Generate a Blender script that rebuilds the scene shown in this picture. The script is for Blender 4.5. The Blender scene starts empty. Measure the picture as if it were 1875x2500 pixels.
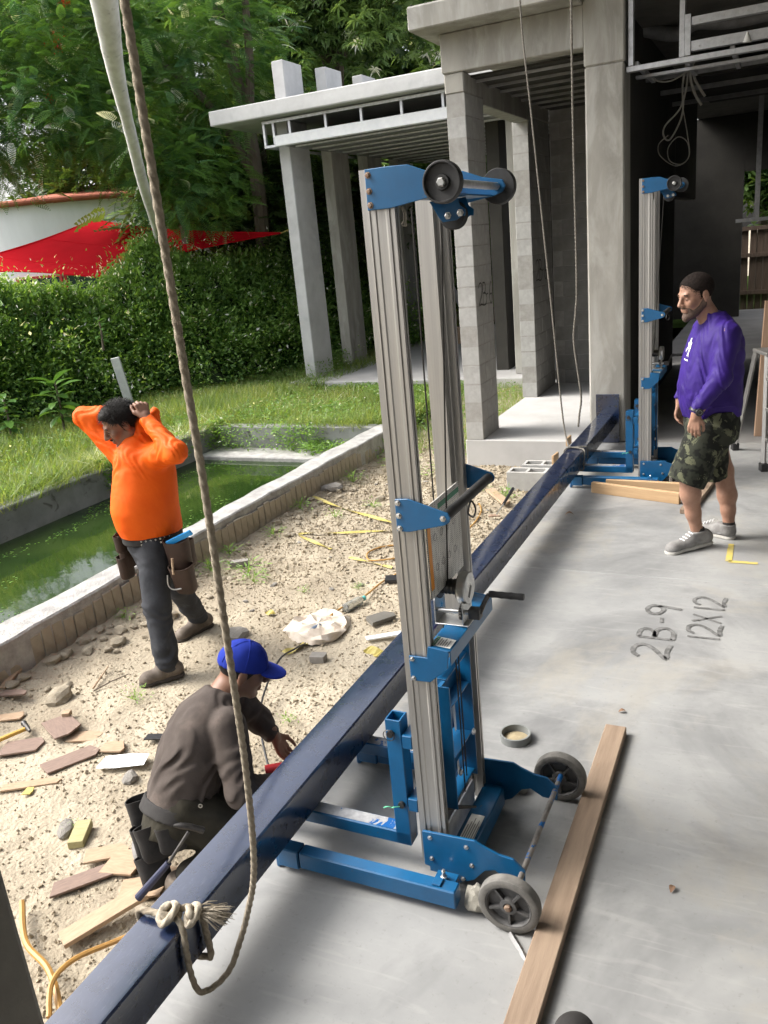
import bpy, bmesh, math, random
import numpy as np
from mathutils import Vector, Matrix
SC = bpy.context.scene
# ---------------------------------------------------------------- camera
YAW = math.radians(26.34)
cd = bpy.data.cameras.new("camera"); cam = bpy.data.objects.new("camera", cd)
SC.collection.objects.link(cam); SC.camera = cam
cd.sensor_fit = 'VERTICAL'; cd.sensor_height = 24.0; cd.sensor_width = 18.0
cd.lens = 24.0 * 2014 / 2500
cd.clip_start = 0.05; cd.clip_end = 400
def cam_axes(pitch, roll):
    p, r = math.radians(pitch), math.radians(roll)
    fw = Vector((0, math.cos(p), -math.sin(p))); rt = Vector((1, 0, 0)); up = rt.cross(fw)
    rt2 = rt * math.cos(r) - up * math.sin(r); up2 = up * math.cos(r) + rt * math.sin(r)
    Z = Matrix.Rotation(YAW, 3, 'Z')
    return Z @ rt2, Z @ up2, Z @ fw
_rt, _up, _fw = cam_axes(17.7, 5.51)
M = Matrix.Identity(4)
for i in range(3):
    M[i][0] = _rt[i]; M[i][1] = _up[i]; M[i][2] = -_fw[i]
M[0][3], M[1][3], M[2][3] = 0.0, 0.0, 2.1
cam.matrix_world = M
# ---------------------------------------------------------------- light
SUN_DIR = Vector((-0.68, -0.16, 0.72)).normalized()      # towards the hazy sun
world = bpy.data.worlds.new("World"); SC.world = world; world.use_nodes = True
wn = world.node_tree.nodes; wl = world.node_tree.links; wn.clear()
sky = wn.new('ShaderNodeTexSky'); sky.sky_type = 'NISHITA'; sky.sun_disc = False
sky.sun_elevation = math.asin(SUN_DIR.z)
sky.sun_rotation = math.atan2(SUN_DIR.x, SUN_DIR.y)
sky.air_density = 1.0; sky.dust_density = 6.0; sky.ozone_density = 1.0
hs = wn.new('ShaderNodeHueSaturation'); hs.inputs['Saturation'].default_value = 0.35
bg = wn.new('ShaderNodeBackground'); bg.inputs['Strength'].default_value = 0.15
wo = wn.new('ShaderNodeOutputWorld')
wl.new(sky.outputs[0], hs.inputs['Color']); wl.new(hs.outputs[0], bg.inputs['Color']); wl.new(bg.outputs[0], wo.inputs['Surface'])
sd = bpy.data.lights.new("sun", 'SUN'); sd.energy = 1.15; sd.angle = math.radians(22); sd.color = (1.0, 0.95, 0.86)
so = bpy.data.objects.new("sun", sd); SC.collection.objects.link(so)
so.rotation_euler = SUN_DIR.to_track_quat('Z', 'Y').to_euler(); so.location = SUN_DIR * 40
SC.view_settings.view_transform = 'Standard'; SC.view_settings.look = 'None'
SC.view_settings.gamma = 1.0; SC.view_settings.use_curve_mapping = False
SC.view_settings.exposure = 1.5
SC.render.engine = 'CYCLES'
cy = SC.cycles
cy.use_denoising = True
cy.max_bounces = 7; cy.diffuse_bounces = 4; cy.glossy_bounces = 3; cy.transmission_bounces = 5; cy.transparent_max_bounces = 8
cy.caustics_reflective = False; cy.caustics_refractive = False
cy.use_adaptive_sampling = True; cy.adaptive_threshold = 0.02
COL = SC.collection
rnd = random.Random(7); nrs = np.random.default_rng(11)
# ---------------------------------------------------------------- materials
MATS = {}
def mat(name, c1, c2=None, scale=6.0, rough=0.6, metal=0.0, bump=0.0, bscale=60.0, detail=5.0, c3=None, s3=1.3, t3=(0.5, 0.7),
        stretch=None, coat=0.0, rvar=0.0, trans=None, contrast=(0.35, 0.65), spec=0.5, alpha=None, bdist=0.004):
    """procedural surface: two-tone noise, an optional third patch colour, fine bump"""
    m = bpy.data.materials.new(name); m.use_nodes = True
    n = m.node_tree.nodes; l = m.node_tree.links
    b = n['Principled BSDF']; out = n['Material Output']
    b.inputs['Roughness'].default_value = rough; b.inputs['Metallic'].default_value = metal
    b.inputs['Specular IOR Level'].default_value = spec
    if coat: b.inputs['Coat Weight'].default_value = coat; b.inputs['Coat Roughness'].default_value = 0.12
    tc = n.new('ShaderNodeTexCoord'); vec = tc.outputs['Object']
    if stretch:
        mp = n.new('ShaderNodeMapping'); mp.inputs['Scale'].default_value = stretch
        l.new(vec, mp.inputs['Vector']); vec = mp.outputs[0]
    col = None
    if c2:
        nz = n.new('ShaderNodeTexNoise'); nz.inputs['Scale'].default_value = scale; nz.inputs['Detail'].default_value = detail
        nz.inputs['Roughness'].default_value = 0.62
        l.new(vec, nz.inputs['Vector'])
        mr = n.new('ShaderNodeMapRange'); mr.inputs[1].default_value, mr.inputs[2].default_value = contrast
        l.new(nz.outputs[0], mr.inputs[0])
        mx = n.new('ShaderNodeMix'); mx.data_type = 'RGBA'
        mx.inputs[6].default_value = (*c1, 1); mx.inputs[7].default_value = (*c2, 1)
        l.new(mr.outputs[0], mx.inputs[0]); col = mx.outputs[2]
        if rvar:
            rr = n.new('ShaderNodeMapRange'); rr.inputs[3].default_value = rough - rvar; rr.inputs[4].default_value = rough + rvar
            l.new(mr.outputs[0], rr.inputs[0]); l.new(rr.outputs[0], b.inputs['Roughness'])
        if c3:
            n3 = n.new('ShaderNodeTexNoise'); n3.inputs['Scale'].default_value = s3; n3.inputs['Detail'].default_value = 6
            n3.inputs['Distortion'].default_value = 0.6; n3.inputs['Roughness'].default_value = 0.65
            l.new(vec, n3.inputs['Vector'])
            m3 = n.new('ShaderNodeMapRange'); m3.inputs[1].default_value, m3.inputs[2].default_value = t3
            l.new(n3.outputs[0], m3.inputs[0])
            x3 = n.new('ShaderNodeMix'); x3.data_type = 'RGBA'; x3.inputs[7].default_value = (*c3, 1)
            l.new(m3.outputs[0], x3.inputs[0]); l.new(col, x3.inputs[6]); col = x3.outputs[2]
        l.new(col, b.inputs['Base Color'])
    else:
        b.inputs['Base Color'].default_value = (*c1, 1)
    if bump:
        nb = n.new('ShaderNodeTexNoise'); nb.inputs['Scale'].default_value = bscale; nb.inputs['Detail'].default_value = 5
        l.new(vec, nb.inputs['Vector'])
        bp = n.new('ShaderNodeBump'); bp.inputs['Strength'].default_value = bump; bp.inputs['Distance'].default_value = bdist
        l.new(nb.outputs[0], bp.inputs['Height']); l.new(bp.outputs[0], b.inputs['Normal'])
    if trans:
        tr = n.new('ShaderNodeBsdfTranslucent'); tr.inputs[0].default_value = (*trans[0], 1)
        if trans[0] is c1 and col is not None: l.new(col, tr.inputs[0])
        ms = n.new('ShaderNodeMixShader'); ms.inputs[0].default_value = trans[1]
        l.new(b.outputs[0], ms.inputs[1]); l.new(tr.outputs[0], ms.inputs[2]); l.new(ms.outputs[0], out.inputs['Surface'])
    MATS[name] = m
    return m
def leafmat(name, cols, tscale=0.35, rough=0.45, tint=(1.25, 1.15, 0.5), tmix=0.35):
    """leaf colour varies from leaf to leaf with a per-corner attribute 'v'; part of the light passes through"""
    m = bpy.data.materials.new(name); m.use_nodes = True
    n = m.node_tree.nodes; l = m.node_tree.links; b = n['Principled BSDF']; out = n['Material Output']
    at = n.new('ShaderNodeAttribute'); at.attribute_name = 'v'
    cr = n.new('ShaderNodeValToRGB'); e = cr.color_ramp.elements
    for i, c in enumerate(cols):
        p = i / (len(cols) - 1)
        if i == 0: el = e[0]
        elif i == len(cols) - 1: el = e[1]
        else: el = e.new(p)
        el.position = p; el.color = (*c, 1)
    l.new(at.outputs['Fac'], cr.inputs[0]); l.new(cr.outputs[0], b.inputs['Base Color'])
    b.inputs['Roughness'].default_value = rough
    mu = n.new('ShaderNodeMix'); mu.data_type = 'RGBA'; mu.blend_type = 'MULTIPLY'; mu.inputs[0].default_value = 1
    mu.inputs[7].default_value = (*tint, 1); l.new(cr.outputs[0], mu.inputs[6])
    tr = n.new('ShaderNodeBsdfTranslucent'); l.new(mu.outputs[2], tr.inputs[0])
    ms = n.new('ShaderNodeMixShader'); ms.inputs[0].default_value = tmix
    l.new(b.outputs[0], ms.inputs[1]); l.new(tr.outputs[0], ms.inputs[2]); l.new(ms.outputs[0], out.inputs['Surface'])
    MATS[name] = m
    return m
# ---------------------------------------------------------------- mesh helpers
def link(o, parent=None):
    COL.objects.link(o)
    if parent is not None: o.parent = parent
    return o
def tag(o, label=None, cat=None, group=None, kind=None):
    if label: o['label'] = label
    if cat: o['category'] = cat
    if group: o['group'] = group
    if kind: o['kind'] = kind
    return o
def empty(name, loc=(0, 0, 0), rz=0.0, label=None, cat=None, group=None):
    o = bpy.data.objects.new(name, None); o.empty_display_size = 0.1
    o.location = loc; o.rotation_euler = (0, 0, rz); link(o)
    return tag(o, label, cat, group)
def mesh_np(name, V, Fq, m, parent=None, smooth=False, v=None):
    """fast mesh from numpy arrays; Fq is (n,3) or (n,4); v: per-vertex scalar attribute"""
    V = np.asarray(V, np.float32).reshape(-1, 3); Fq = np.asarray(Fq, np.int32)
    me = bpy.data.meshes.new(name); k = Fq.shape[1]
    me.vertices.add(len(V)); me.vertices.foreach_set('co', V.ravel())
    me.loops.add(Fq.size); me.loops.foreach_set('vertex_index', Fq.ravel())
    me.polygons.add(len(Fq)); me.polygons.foreach_set('loop_start', np.arange(0, Fq.size, k, dtype=np.int32))
    me.polygons.foreach_set('use_smooth', np.full(len(Fq), smooth))
    if v is not None:
        a = me.attributes.new('v', 'FLOAT', 'POINT'); a.data.foreach_set('value', np.asarray(v, np.float32))
    me.update(calc_edges=True); me.validate()
    o = bpy.data.objects.new(name, me); me.materials.append(m)
    return link(o, parent)
class MB:
    def __init__(s): s.v = []; s.f = []
    def add(s, vs, fs):
        b = len(s.v); s.v += [tuple(p) for p in vs]; s.f += [tuple(i + b for i in f) for f in fs]; return s
    def box(s, x0, x1, y0, y1, z0, z1, R=None, c=None):
        vs = [Vector(p) for p in ((x0, y0, z0), (x1, y0, z0), (x1, y1, z0), (x0, y1, z0), (x0, y0, z1), (x1, y0, z1), (x1, y1, z1), (x0, y1, z1))]
        if R is not None:
            cc = Vector(c) if c is not None else Vector(((x0 + x1) / 2, (y0 + y1) / 2, (z0 + z1) / 2)); vs = [R @ (p - cc) + cc for p in vs]
        return s.add(vs, [(0, 3, 2, 1), (4, 5, 6, 7), (0, 1, 5, 4), (1, 2, 6, 5), (2, 3, 7, 6), (3, 0, 4, 7)])
    def prism(s, poly, ax, a, b):
        """polygon in the plane across axis ax ('x': (y,z), 'y': (x,z), 'z': (x,y)), extruded from a to b"""
        def P(p, t): return {'x': (t, p[0], p[1]), 'y': (p[0], t, p[1]), 'z': (p[0], p[1], t)}[ax]
        n = len(poly); vs = [P(p, a) for p in poly] + [P(p, b) for p in poly]
        fs = [tuple(range(n)), tuple(range(2 * n - 1, n - 1, -1))] + [(i, i + n, (i + 1) % n + n, (i + 1) % n) for i in range(n)]
        return s.add(vs, fs)
    def tube(s, pts, r, n=8, cap=True, twist=0.0, lobes=0, lob=0.0):
        pts = [Vector(p) for p in pts]; N = len(pts)
        rs = r if isinstance(r, (list, tuple)) else [r] * N
        t = [(pts[min(i + 1, N - 1)] - pts[max(i - 1, 0)]).normalized() for i in range(N)]
        a = Vector((0, 0, 1)) if abs(t[0].z) < 0.9 else Vector((1, 0, 0))
        u = (a - t[0] * a.dot(t[0])).normalized(); vs = []; fs = []; ln = 0
        for i in range(N):
            u = (u - t[i] * u.dot(t[i])).normalized(); w = t[i].cross(u)
            if i: ln += (pts[i] - pts[i - 1]).length
            for k in range(n):
                th = 2 * math.pi * k / n
                rr = rs[i] * ((1 - lob * .6 + lob * abs(math.sin((lobes * th + twist * ln) / 2))) if lobes else 1)
                vs.append(pts[i] + (u * math.cos(th) + w * math.sin(th)) * rr)
        for i in range(N - 1):
            for k in range(n):
                fs.append((i * n + k, i * n + (k + 1) % n, (i + 1) * n + (k + 1) % n, (i + 1) * n + k))
        if cap: fs += [tuple(range(n - 1, -1, -1)), tuple((N - 1) * n + k for k in range(n))]
        return s.add(vs, fs)
    def cyl(s, a, b, r, n=16, r2=None): return s.tube([a, b], [r, r if r2 is None else r2], n)
    def lathe(s, prof, c, ax='z', n=24, close=False):
        """prof: (radius, height) pairs about axis ax through c"""
        vs = []; fs = []; N = len(prof); c = Vector(c)
        for (r, h) in prof:
            for k in range(n):
                a = 2 * math.pi * k / n; x, y = r * math.cos(a), r * math.sin(a)
                vs.append(c + Vector({'z': (x, y, h), 'y': (x, h, -y), 'x': (h, x, y)}[ax]))
        for i in range(N if close else N - 1):
            j = (i + 1) % N
            for k in range(n): fs.append((i * n + k, i * n + (k + 1) % n, j * n + (k + 1) % n, j * n + k))
        if not close: fs += [tuple(range(n - 1, -1, -1)), tuple((N - 1) * n + k for k in range(n))]
        return s.add(vs, fs)
    def build(s, name, m, parent=None, bevel=0.0, seg=1, smooth=False, jitter=0.0, subdiv=0, normals=True):
        me = bpy.data.meshes.new(name); bm = bmesh.new()
        vv = [bm.verts.new(p) for p in s.v]
        for f in s.f:
            try: bm.faces.new([vv[i] for i in f])
            except ValueError: pass
        if normals: bmesh.ops.recalc_face_normals(bm, faces=bm.faces)
        if bevel:
            ed = [e for e in bm.edges if len(e.link_faces) == 2 and e.calc_face_angle(0) > 0.6]
            bmesh.ops.bevel(bm, geom=ed, offset=bevel, segments=seg, affect='EDGES', profile=0.6, clamp_overlap=True)
        if subdiv: bmesh.ops.subdivide_edges(bm, edges=bm.edges, cuts=subdiv, use_grid_fill=True)
        if jitter:
            for q in bm.verts: q.co += Vector((rnd.uniform(-1, 1), rnd.uniform(-1, 1), rnd.uniform(-1, 1))) * jitter
        bm.to_mesh(me); bm.free()
        me.materials.append(m if not isinstance(m, str) else MATS[m])
        if smooth:
            for p in me.polygons: p.use_smooth = True
            try: me.set_sharp_from_angle(angle=math.radians(35))
            except Exception: pass
        return link(bpy.data.objects.new(name, me), parent)
def smoothpts(pts, n=8, closed=False):
    """Catmull-Rom through pts"""
    P = [Vector(p) for p in pts]; out = []; N = len(P)
    for i in range(N if closed else N - 1):
        if closed: a, b, c, d = P[(i - 1) % N], P[i], P[(i + 1) % N], P[(i + 2) % N]
        else: a, b, c, d = P[max(i - 1, 0)], P[i], P[i + 1], P[min(i + 2, N - 1)]
        for k in range(n):
            t = k / n
            out.append(0.5 * ((2 * b) + (c - a) * t + (2 * a - 5 * b + 4 * c - d) * t * t + (3 * b - a - 3 * c + d) * t ** 3))
    if not closed: out.append(P[-1])
    return out
def copy_tree(o, parent=None):
    c = o.copy(); COL.objects.link(c)
    if parent is not None: c.parent = parent
    for ch in [k for k in o.children]: copy_tree(ch, c)
    return c
def hexbolt(mb, c, ax='y', r=0.009, h=0.008, sgn=-1):
    pr = [(r, 0), (r, sgn * h * 0.8), (r * 0.8, sgn * h)]
    mb.lathe([(r * 1.5, 0), (r * 1.5, sgn * h * 0.25), (r, sgn * h * 0.25), (r, sgn * h * 0.9), (r * 0.75, sgn * h)], c, ax, n=6)
# ---------------------------------------------------------------- material library
mat('floor_concrete', (0.3, 0.303, 0.3), (0.225, 0.229, 0.23), 2.1, 0.55, bump=0.15, bscale=35, detail=9, c3=(0.165, 0.168, 0.17), s3=1.0, t3=(0.48, 0.64), rvar=0.12, bdist=0.002)
mat('concrete', (0.36, 0.345, 0.31), (0.24, 0.23, 0.205), 2.6, 0.85, bump=0.4, bscale=55, detail=9, c3=(0.44, 0.43, 0.4), s3=4.5, t3=(0.48, 0.72), stretch=(1, 1, 0.3))
mat('concrete_pale', (0.53, 0.53, 0.53), (0.43, 0.43, 0.43), 2.6, 0.85, bump=0.3, bscale=50, c3=(0.36, 0.365, 0.37), s3=1.6, t3=(0.55, 0.75))
mat('floor_inner_shade', (0.24, 0.235, 0.225), (0.18, 0.175, 0.17), 2, 0.7, bump=0.15)  # slab concrete made darker: the indoor shade is put into its colour
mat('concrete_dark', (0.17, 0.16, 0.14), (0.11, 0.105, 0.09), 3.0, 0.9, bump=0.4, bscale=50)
mat('block', (0.4, 0.395, 0.38), (0.33, 0.325, 0.31), 9, 0.95, bump=0.55, bscale=150, c3=(0.46, 0.455, 0.44), s3=5, t3=(0.5, 0.7))
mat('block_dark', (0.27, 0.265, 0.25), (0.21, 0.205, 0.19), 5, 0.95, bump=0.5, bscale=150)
mat('mortar', (0.36, 0.35, 0.33), (0.28, 0.27, 0.25), 12, 0.95, bump=0.4, bscale=150)
mat('slab_pale', (0.47, 0.465, 0.455), (0.39, 0.385, 0.375), 2, 0.8, bump=0.2, bscale=60, c3=(0.38, 0.37, 0.35), s3=1.4, t3=(0.58, 0.78))
mat('beam_paint', (0.005, 0.0115, 0.036), (0.008, 0.017, 0.05), 14, 0.3, bump=0.1, bscale=60, coat=0.3, rvar=0.06, spec=0.4, bdist=0.001)
mat('lift_blue', (0.002, 0.095, 0.235), (0.002, 0.075, 0.19), 9, 0.4, bump=0.08, bscale=60, detail=9, c3=(0.12, 0.075, 0.055), s3=12, t3=(0.665, 0.69), coat=0.2)
mat('lift_blue_worn', (0.5, 0.5, 0.5), (0.33, 0.33, 0.34), 30, 0.42, metal=0.5, bump=0.1, bscale=120, c3=(0.006, 0.11, 0.36), s3=7, t3=(0.545, 0.56))
mat('aluminium', (0.43, 0.42, 0.4), (0.33, 0.32, 0.305), 9, 0.42, metal=0.75, bump=0.05, bscale=60, stretch=(6, 6, 0.12), rvar=0.06)
mat('zinc', (0.62, 0.62, 0.6), (0.45, 0.46, 0.47), 20, 0.35, metal=0.9, rvar=0.1)
mat('galvanized', (0.62, 0.63, 0.65), (0.48, 0.49, 0.51), 18, 0.42, metal=0.7, rvar=0.1)
mat('white_metal', (0.78, 0.79, 0.8), (0.7, 0.71, 0.73), 10, 0.4, metal=0.15)
mat('dark_steel', (0.05, 0.05, 0.052), (0.09, 0.085, 0.08), 30, 0.45, metal=0.8)
mat('rusty_bolt', (0.2, 0.12, 0.08), (0.33, 0.26, 0.2), 60, 0.6, metal=0.5)
mat('rubber', (0.014, 0.014, 0.015), (0.03, 0.03, 0.03), 25, 0.62, bump=0.1)
mat('rubber_grey', (0.1, 0.097, 0.09), (0.17, 0.163, 0.15), 22, 0.85, bump=0.3, bscale=90)
mat('wheel_plastic', (0.06, 0.06, 0.063), (0.1, 0.098, 0.095), 18, 0.6)
mat('cable_steel', (0.04, 0.038, 0.036), None, rough=0.5, metal=0.7)
mat('wood', (0.27, 0.2, 0.142), (0.2, 0.142, 0.1), 5, 0.8, bump=0.25, bscale=40, stretch=(7, 0.6, 7), c3=(0.22, 0.13, 0.08), s3=4, t3=(0.66, 0.76))
mat('wood_x', (0.5, 0.34, 0.19), (0.42, 0.27, 0.145), 5, 0.7, bump=0.2, bscale=40, stretch=(0.6, 7, 7))
mat('wood_z', (0.45, 0.3, 0.2), (0.36, 0.23, 0.15), 5, 0.75, bump=0.2, bscale=40, stretch=(7, 7, 0.5))
mat('plywood_face', (0.41, 0.3, 0.2), (0.33, 0.225, 0.145), 8, 0.8, bump=0.2, stretch=(3, 14, 3))
mat('plywood_dark', (0.225, 0.155, 0.122), (0.17, 0.115, 0.09), 8, 0.7, bump=0.2, stretch=(3, 14, 3), c3=(0.38, 0.3, 0.23), s3=4, t3=(0.62, 0.7))
mat('treated_wood', (0.38, 0.345, 0.18), (0.31, 0.275, 0.13), 7, 0.75, bump=0.2, stretch=(3, 14, 3))
mat('soil', (0.345, 0.298, 0.222), (0.262, 0.22, 0.16), 2.2, 0.95, bump=0.7, bscale=48, c3=(0.43, 0.375, 0.285), s3=0.8, t3=(0.45, 0.65), bdist=0.02)
mat('gravel', (0.37, 0.315, 0.228), (0.29, 0.242, 0.172), 25, 0.95, bump=0.5, bscale=90)
mat('stone_pale', (0.36, 0.312, 0.235), (0.26, 0.22, 0.16), 16, 0.95, bump=0.8, bscale=70, c3=(0.42, 0.38, 0.31), s3=8, t3=(0.5, 0.7))
mat('stone_grey', (0.28, 0.265, 0.24), (0.21, 0.195, 0.175), 16, 0.95, bump=0.8, bscale=70)
mat('limestone', (0.5, 0.48, 0.42), (0.34, 0.32, 0.27), 26, 0.95, bump=1.0, bscale=120)
mat('lawn_soil', (0.03, 0.055, 0.014), (0.05, 0.075, 0.02), 3, 1.0, bump=0.6, spec=0.0)
mat('pool_top', (0.4, 0.395, 0.38), (0.25, 0.245, 0.235), 9, 0.92, bump=0.8, bscale=60, bdist=0.012)
mat('pool_tile', (0.36, 0.32, 0.25), (0.28, 0.243, 0.185), 9, 0.9, bump=0.6, bscale=50, c3=(0.26, 0.22, 0.16), s3=7, t3=(0.54, 0.68))
mat('pool_inner', (0.25, 0.255, 0.25), (0.17, 0.175, 0.17), 3.2, 0.9, bump=0.3, c3=(0.08, 0.08, 0.07), s3=6, t3=(0.6, 0.7))
mat('rope_fibre', (0.34, 0.295, 0.225), (0.23, 0.19, 0.14), 60, 0.95, bump=0.6, bscale=300)
mat('rope_bright', (0.44, 0.39, 0.31), (0.33, 0.285, 0.22), 60, 0.95, bump=0.6, bscale=300)
mat('rope_thin', (0.2, 0.185, 0.16), (0.13, 0.12, 0.1), 60, 0.95, bump=0.4, bscale=300)
mat('wire_white', (0.5, 0.49, 0.44), (0.4, 0.38, 0.34), 20, 0.55)
mat('sticker_white', (0.78, 0.78, 0.75), (0.7, 0.7, 0.66), 12, 0.5)
mat('sticker_orange', (0.72, 0.27, 0.03), None, rough=0.5)
mat('sticker_green', (0.03, 0.2, 0.11), None, rough=0.5)
mat('print_black', (0.03, 0.03, 0.03), None, rough=0.6)
mat('print_grey', (0.22, 0.22, 0.22), None, rough=0.6)
mat('cord_orange', (0.42, 0.23, 0.055), (0.34, 0.18, 0.045), 20, 0.5)
mat('tape_yellow', (0.47, 0.39, 0.1), (0.38, 0.31, 0.08), 10, 0.45)
mat('white_wall', (0.8, 0.81, 0.84), (0.72, 0.73, 0.76), 1.6, 0.9, bump=0.1, c3=(0.6, 0.61, 0.64), s3=1.2, t3=(0.6, 0.8), stretch=(1, 1, 0.35))
mat('roof_tile', (0.42, 0.13, 0.07), (0.3, 0.085, 0.05), 5, 0.8, bump=0.3)
mat('sail_red', (0.62, 0.008, 0.02), (0.55, 0.007, 0.017), 3, 0.9, trans=((0.75, 0.012, 0.025), 0.35), bump=0.05, spec=0.05)
mat('frame_red', (0.5, 0.03, 0.04), None, rough=0.5)
mat('glass_dark', (0.05, 0.07, 0.08), None, rough=0.08, spec=0.8)
mat('bark', (0.17, 0.14, 0.11), (0.1, 0.08, 0.06), 8, 0.95, bump=0.7, bscale=30, stretch=(1, 1, 0.3))
mat('palm_bark', (0.68, 0.67, 0.65), (0.54, 0.525, 0.5), 7, 0.9, bump=0.4, bscale=40, c3=(0.12, 0.115, 0.1), s3=3, t3=(0.6, 0.72), stretch=(1, 1, 0.7))
mat('fence_wood', (0.2, 0.145, 0.11), (0.13, 0.095, 0.075), 6, 0.9, bump=0.3, stretch=(5, 5, 0.5))
mat('stake', (0.55, 0.56, 0.55), (0.42, 0.43, 0.42), 8, 0.85, bump=0.2)
mat('black_plastic', (0.015, 0.015, 0.017), None, rough=0.4)
mat('mark_grey', (0.085, 0.085, 0.083), (0.17, 0.17, 0.168), 26, 0.8, contrast=(0.42, 0.62))
mat('mark_black', (0.045, 0.043, 0.04), (0.09, 0.088, 0.08), 30, 0.8)
mat('mark_yellow', (0.55, 0.42, 0.06), (0.4, 0.35, 0.16), 20, 0.8)
mat('interior_shade', (0.045, 0.042, 0.036), (0.03, 0.028, 0.024), 2, 0.95, bump=0.2)  # near black, so the gloom of the interior sits in the wall colour
mat('sand', (0.36, 0.3, 0.19), (0.28, 0.23, 0.14), 40, 0.95, bump=0.4, bscale=200)
mat('paper', (0.8, 0.82, 0.84), None, rough=0.8)
mat('duct', (0.3, 0.3, 0.3), (0.22, 0.22, 0.22), 10, 0.6, metal=0.3)
# the slab: fine specks, trowel arcs and hairline cracks on top of the blotches
def dress_floor(m):
    n = m.node_tree.nodes; l = m.node_tree.links; b = n['Principled BSDF']; src = b.inputs['Base Color'].links[0].from_socket
    tc = n.new('ShaderNodeTexCoord')
    def layer(src, node, lo, hi, col, amt):
        mr = n.new('ShaderNodeMapRange'); mr.inputs[1].default_value = lo; mr.inputs[2].default_value = hi; mr.inputs[4].default_value = amt; l.new(node, mr.inputs[0])
        mx = n.new('ShaderNodeMix'); mx.data_type = 'RGBA'; mx.inputs[7].default_value = (*col, 1); l.new(src, mx.inputs[6]); l.new(mr.outputs[0], mx.inputs[0]); return mx.outputs[2]
    a = n.new('ShaderNodeTexNoise'); a.inputs['Scale'].default_value = 38; a.inputs['Detail'].default_value = 6; a.inputs['Roughness'].default_value = .7; l.new(tc.outputs['Object'], a.inputs[0])
    src = layer(src, a.outputs[0], .58, .72, (.15, .147, .14), .5)
    mp = n.new('ShaderNodeMapping'); mp.inputs['Scale'].default_value = (1.2, 9, 1); mp.inputs['Rotation'].default_value = (0, 0, .7); l.new(tc.outputs['Object'], mp.inputs[0])
    s_ = n.new('ShaderNodeTexNoise'); s_.inputs['Scale'].default_value = 2.6; s_.inputs['Detail'].default_value = 8; s_.inputs['Distortion'].default_value = 1.2; l.new(mp.outputs[0], s_.inputs[0])
    src = layer(src, s_.outputs[0], .56, .7, (.42, .415, .4), .2)
    d = n.new('ShaderNodeTexNoise'); d.inputs['Scale'].default_value = .55; d.inputs['Detail'].default_value = 9; d.inputs['Roughness'].default_value = .72; d.inputs['Distortion'].default_value = .5; l.new(tc.outputs['Object'], d.inputs[0])
    src = layer(src, d.outputs[0], .52, .6, (.32, .295, .245), .4)
    w = n.new('ShaderNodeTexNoise'); w.inputs['Scale'].default_value = 3; w.inputs['Detail'].default_value = 4; l.new(tc.outputs['Object'], w.inputs[0])
    vm = n.new('ShaderNodeVectorMath'); vm.operation = 'MULTIPLY_ADD'; vm.inputs[1].default_value = (.35, .35, 0); l.new(w.outputs['Color'], vm.inputs[0]); l.new(tc.outputs['Object'], vm.inputs[2])
    v = n.new('ShaderNodeTexVoronoi'); v.feature = 'DISTANCE_TO_EDGE'; v.inputs['Scale'].default_value = .42; l.new(vm.outputs[0], v.inputs['Vector'])
    l.new(src, b.inputs['Base Color'])
dress_floor(MATS['floor_concrete'])
# ================================================================ setting
def fbm(x, y, s=1.0, o=4, seed=0):
    """cheap value-noise in numpy"""
    r = np.random.default_rng(seed); T = r.random((64, 64)); out = np.zeros_like(x, dtype=float); a = 1.0; tot = 0
    for k in range(o):
        xs, ys = x * s, y * s; xi, yi = np.floor(xs).astype(int), np.floor(ys).astype(int); fx, fy = xs - xi, ys - yi
        fx = fx * fx * (3 - 2 * fx); fy = fy * fy * (3 - 2 * fy)
        g = lambda i, j: T[i % 64, j % 64]
        out += a * ((g(xi, yi) * (1 - fx) + g(xi + 1, yi) * fx) * (1 - fy) + (g(xi, yi + 1) * (1 - fx) + g(xi + 1, yi + 1) * fx) * fy)
        tot += a; a *= 0.5; s *= 2.03
    return out / tot
def sstep(x, a, b):
    t = np.clip((np.asarray(x, float) - a) / (b - a), 0, 1); return t * t * (3 - 2 * t)
def soil_h(x, y):
    x = np.asarray(x, float); y = np.asarray(y, float)
    z = -0.3 + 0.16 * sstep(y, 8.3, 11.5) + 0.05 * (fbm(x, y, 1.1, 4, 3) - 0.5) + 0.035 * (fbm(x, y, 5.0, 3, 4) - 0.5)
    z += 0.05 * sstep(x, -3.9, -4.25) - 0.02 * sstep(x, -2.3, -1.9)
    return z
def grid_sheet(name, x0, x1, y0, y1, st, hf, m, kind='structure', parent=None):
    nx, ny = int(round((x1 - x0) / st)) + 1, int(round((y1 - y0) / st)) + 1
    X, Y = np.meshgrid(np.linspace(x0, x1, nx), np.linspace(y0, y1, ny)); Z = hf(X, Y)
    i = np.arange((nx - 1) * (ny - 1)); a = i // (nx - 1) * nx + i % (nx - 1)
    o = mesh_np(name, np.stack([X, Y, Z], -1), np.stack([a, a + 1, a + 1 + nx, a + nx], 1), m, parent, smooth=True)
    if kind and parent is None: tag(o, kind=kind)
    return o
def soil_fine(X, Y): return soil_h(X, Y) + 0.022 * (fbm(X, Y, 16, 3, 8) - 0.5)
grid_sheet('soil_ground', -4.27, -1.7, -1.6, 12.45, 0.035, soil_fine, MATS['soil'])
g = MB()
Q = lambda x0, x1, y0, y1, z: g.add([(x0, y0, z), (x1, y0, z), (x1, y1, z), (x0, y1, z)], [(0, 1, 2, 3)])
Q(-150, -7.05, -80, 150, -0.42); Q(-7.05, -4.3, 9.15, 150, -0.42); Q(-7.05, -4.3, -80, -3.1, -0.42); Q(-4.3, 150, -80, 150, -0.42)
tag(g.build('ground', 'soil'), kind='structure')
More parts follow.
